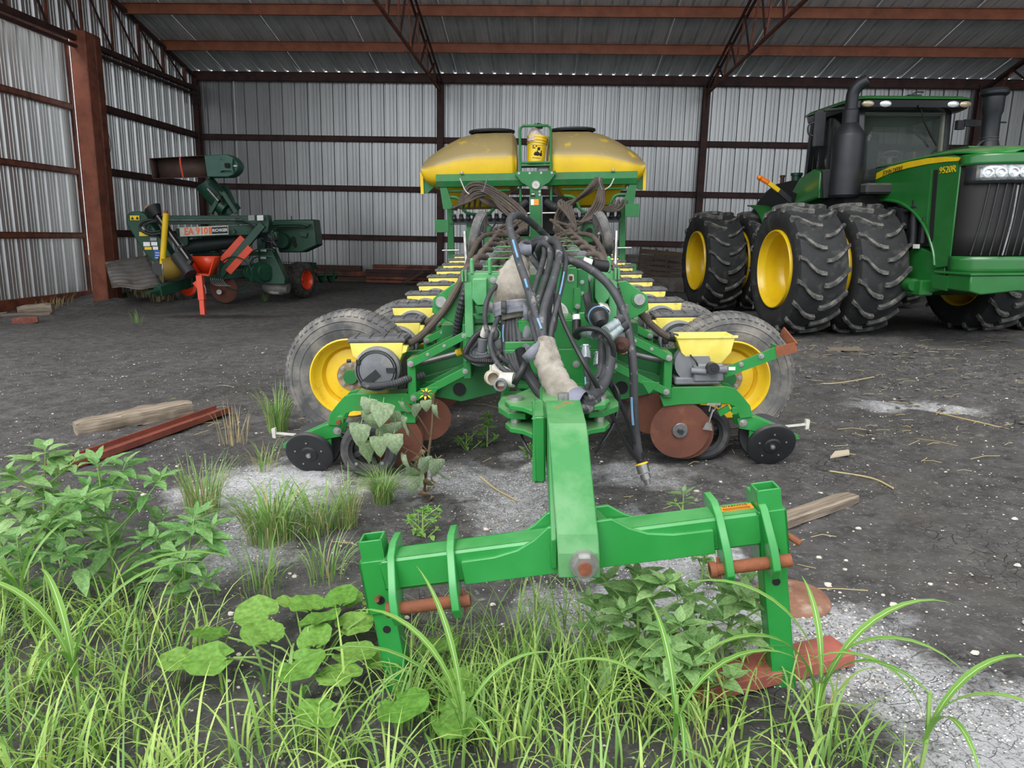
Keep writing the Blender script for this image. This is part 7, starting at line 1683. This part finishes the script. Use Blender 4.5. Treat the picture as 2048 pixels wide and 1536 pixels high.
for (x0, y0, rx, ry, s_) in ((-1.75,4.35,.55,.5,.9),(-.12,4.2,.28,.5,.55),(.25,3.55,.38,.45,1.0),(.62,3.25,.32,.2,.9),(.55,2.75,.6,.28,.9),(.98,2.65,.4,.3,.9),(1.22,2.35,.3,.28,.9),(1.6,1.9,.55,.42,1.0),(.05,4.9,.25,.3,.7),(-.6,4.5,.5,.35,.45),(-1.55,3.5,.25,.5,.5),(1.9,1.5,.5,.4,.9)):
    for k in range(int(4200*rx*ry*s_)+150):      # spilled fertiliser prills
        x = rg.gauss(x0, rx*.62); y = rg.gauss(y0, ry*.62)
        if y > 1.4 and noise.noise(V((x*5, y*5, 1)))+.35 > rg.random()*.7: r = rg.uniform(.002,.0042); stone(gran, gpt(x, y, r*.4), r)
o = gran.build('fertiliser_prills', mat('prill', S(226,226,228), .8, 0), floor, flat=True, kind='stuff')
# clods in the tyre tracks
clod = MB()
for k in range(900):
    x = rg.uniform(2.2,7.5); y = rg.uniform(5.0,10.4); d = min(abs(x-(2.6+(9-y)*.42)), abs(x-(4.6+(9-y)*.42)))
    if rg.random() < math.exp(-(d/.5)**2): r = rg.uniform(.012,.04); stone(clod, gpt(x, y, r*.1), r)
o = clod.build('soil_clods', mat('clod', S(100,96,92), .95, 0, var=S(76,72,70), scale=20), floor, flat=True, kind='stuff')
# countable larger stones
spots = [(1.75,3.1),(1.95,2.75),(1.5,2.9),(1.35,3.35),(2.25,3.3),(1.85,2.35),(1.62,2.52),(2.1,2.6),(2.35,2.9),(1.28,3.05),(.95,4.3),(1.7,3.75),(-.72,3.3),(-.3,3.7),(-.48,3.25),(-.55,2.75),(-.2,2.9),(-1.3,2.75),(-1.15,3.1),(2.6,3.9),(2.9,3.4),(-2.5,4.2),(-1.7,3.0),(3.1,4.4)]
for k, (x, y) in enumerate(spots):
    b = MB(); r = rg.uniform(.012,.022); stone(b, V((0,0,r*.25)), r); o = b.build('stone', 'stone_white', None, flat=True); o.location = gpt(x, y, 0); tag(o, 'small pale limestone lying loose on the dark dirt', 'stone', 'loose pale stones on the yard')
# straw
st = MB()
for k in range(420):
    if rg.random() < .7: x = rg.uniform(1.8,7.5); y = rg.uniform(4.6,11)
    else: x = rg.uniform(-4,1.5); y = rg.uniform(2.4,8)
    L = rg.uniform(.03,.13)*(1.0 if rg.random() < .85 else 2.4); a = rg.gauss(0,.7); p = gpt(x, y, .008); d = V((math.cos(a), math.sin(a), 0))
    q = p+d*L+V((0,0,rg.uniform(0,.02))); r = p.lerp(q,.5)+V((rg.uniform(-.01,.01), rg.uniform(-.01,.01), rg.uniform(0,.012))); st.tube([p, r, q], .0022, 4, smooth=0)
o = st.build('straw', 'grass_dry', floor, kind='stuff', smooth=60)
for pts, lab in (([(3.35,6.25),(3.6,5.9),(3.95,5.5),(4.35,5.15)], 'long dry stalk lying along the tyre track ridge'), ([(2.3,7.6),(3.0,7.65),(3.55,7.9)], 'bent dry stalk in front of the tractor'), ([(-.42,4.6),(-.30,4.45),(-.15,4.2)], 'dry brown twig in the furrow beside the tongue'), ([(1.9,4.7),(2.1,4.55),(2.15,4.35)], 'curled dry stem near the plank')):
    b = MB(); c = gpt(*pts[0]); b.tube([gpt(x, y, .012)-c for x, y in pts], .006, 6, smooth=5); o = b.build('dry_stalk', 'grass_dry', None); o.location = c; tag(o, lab, 'stalk')
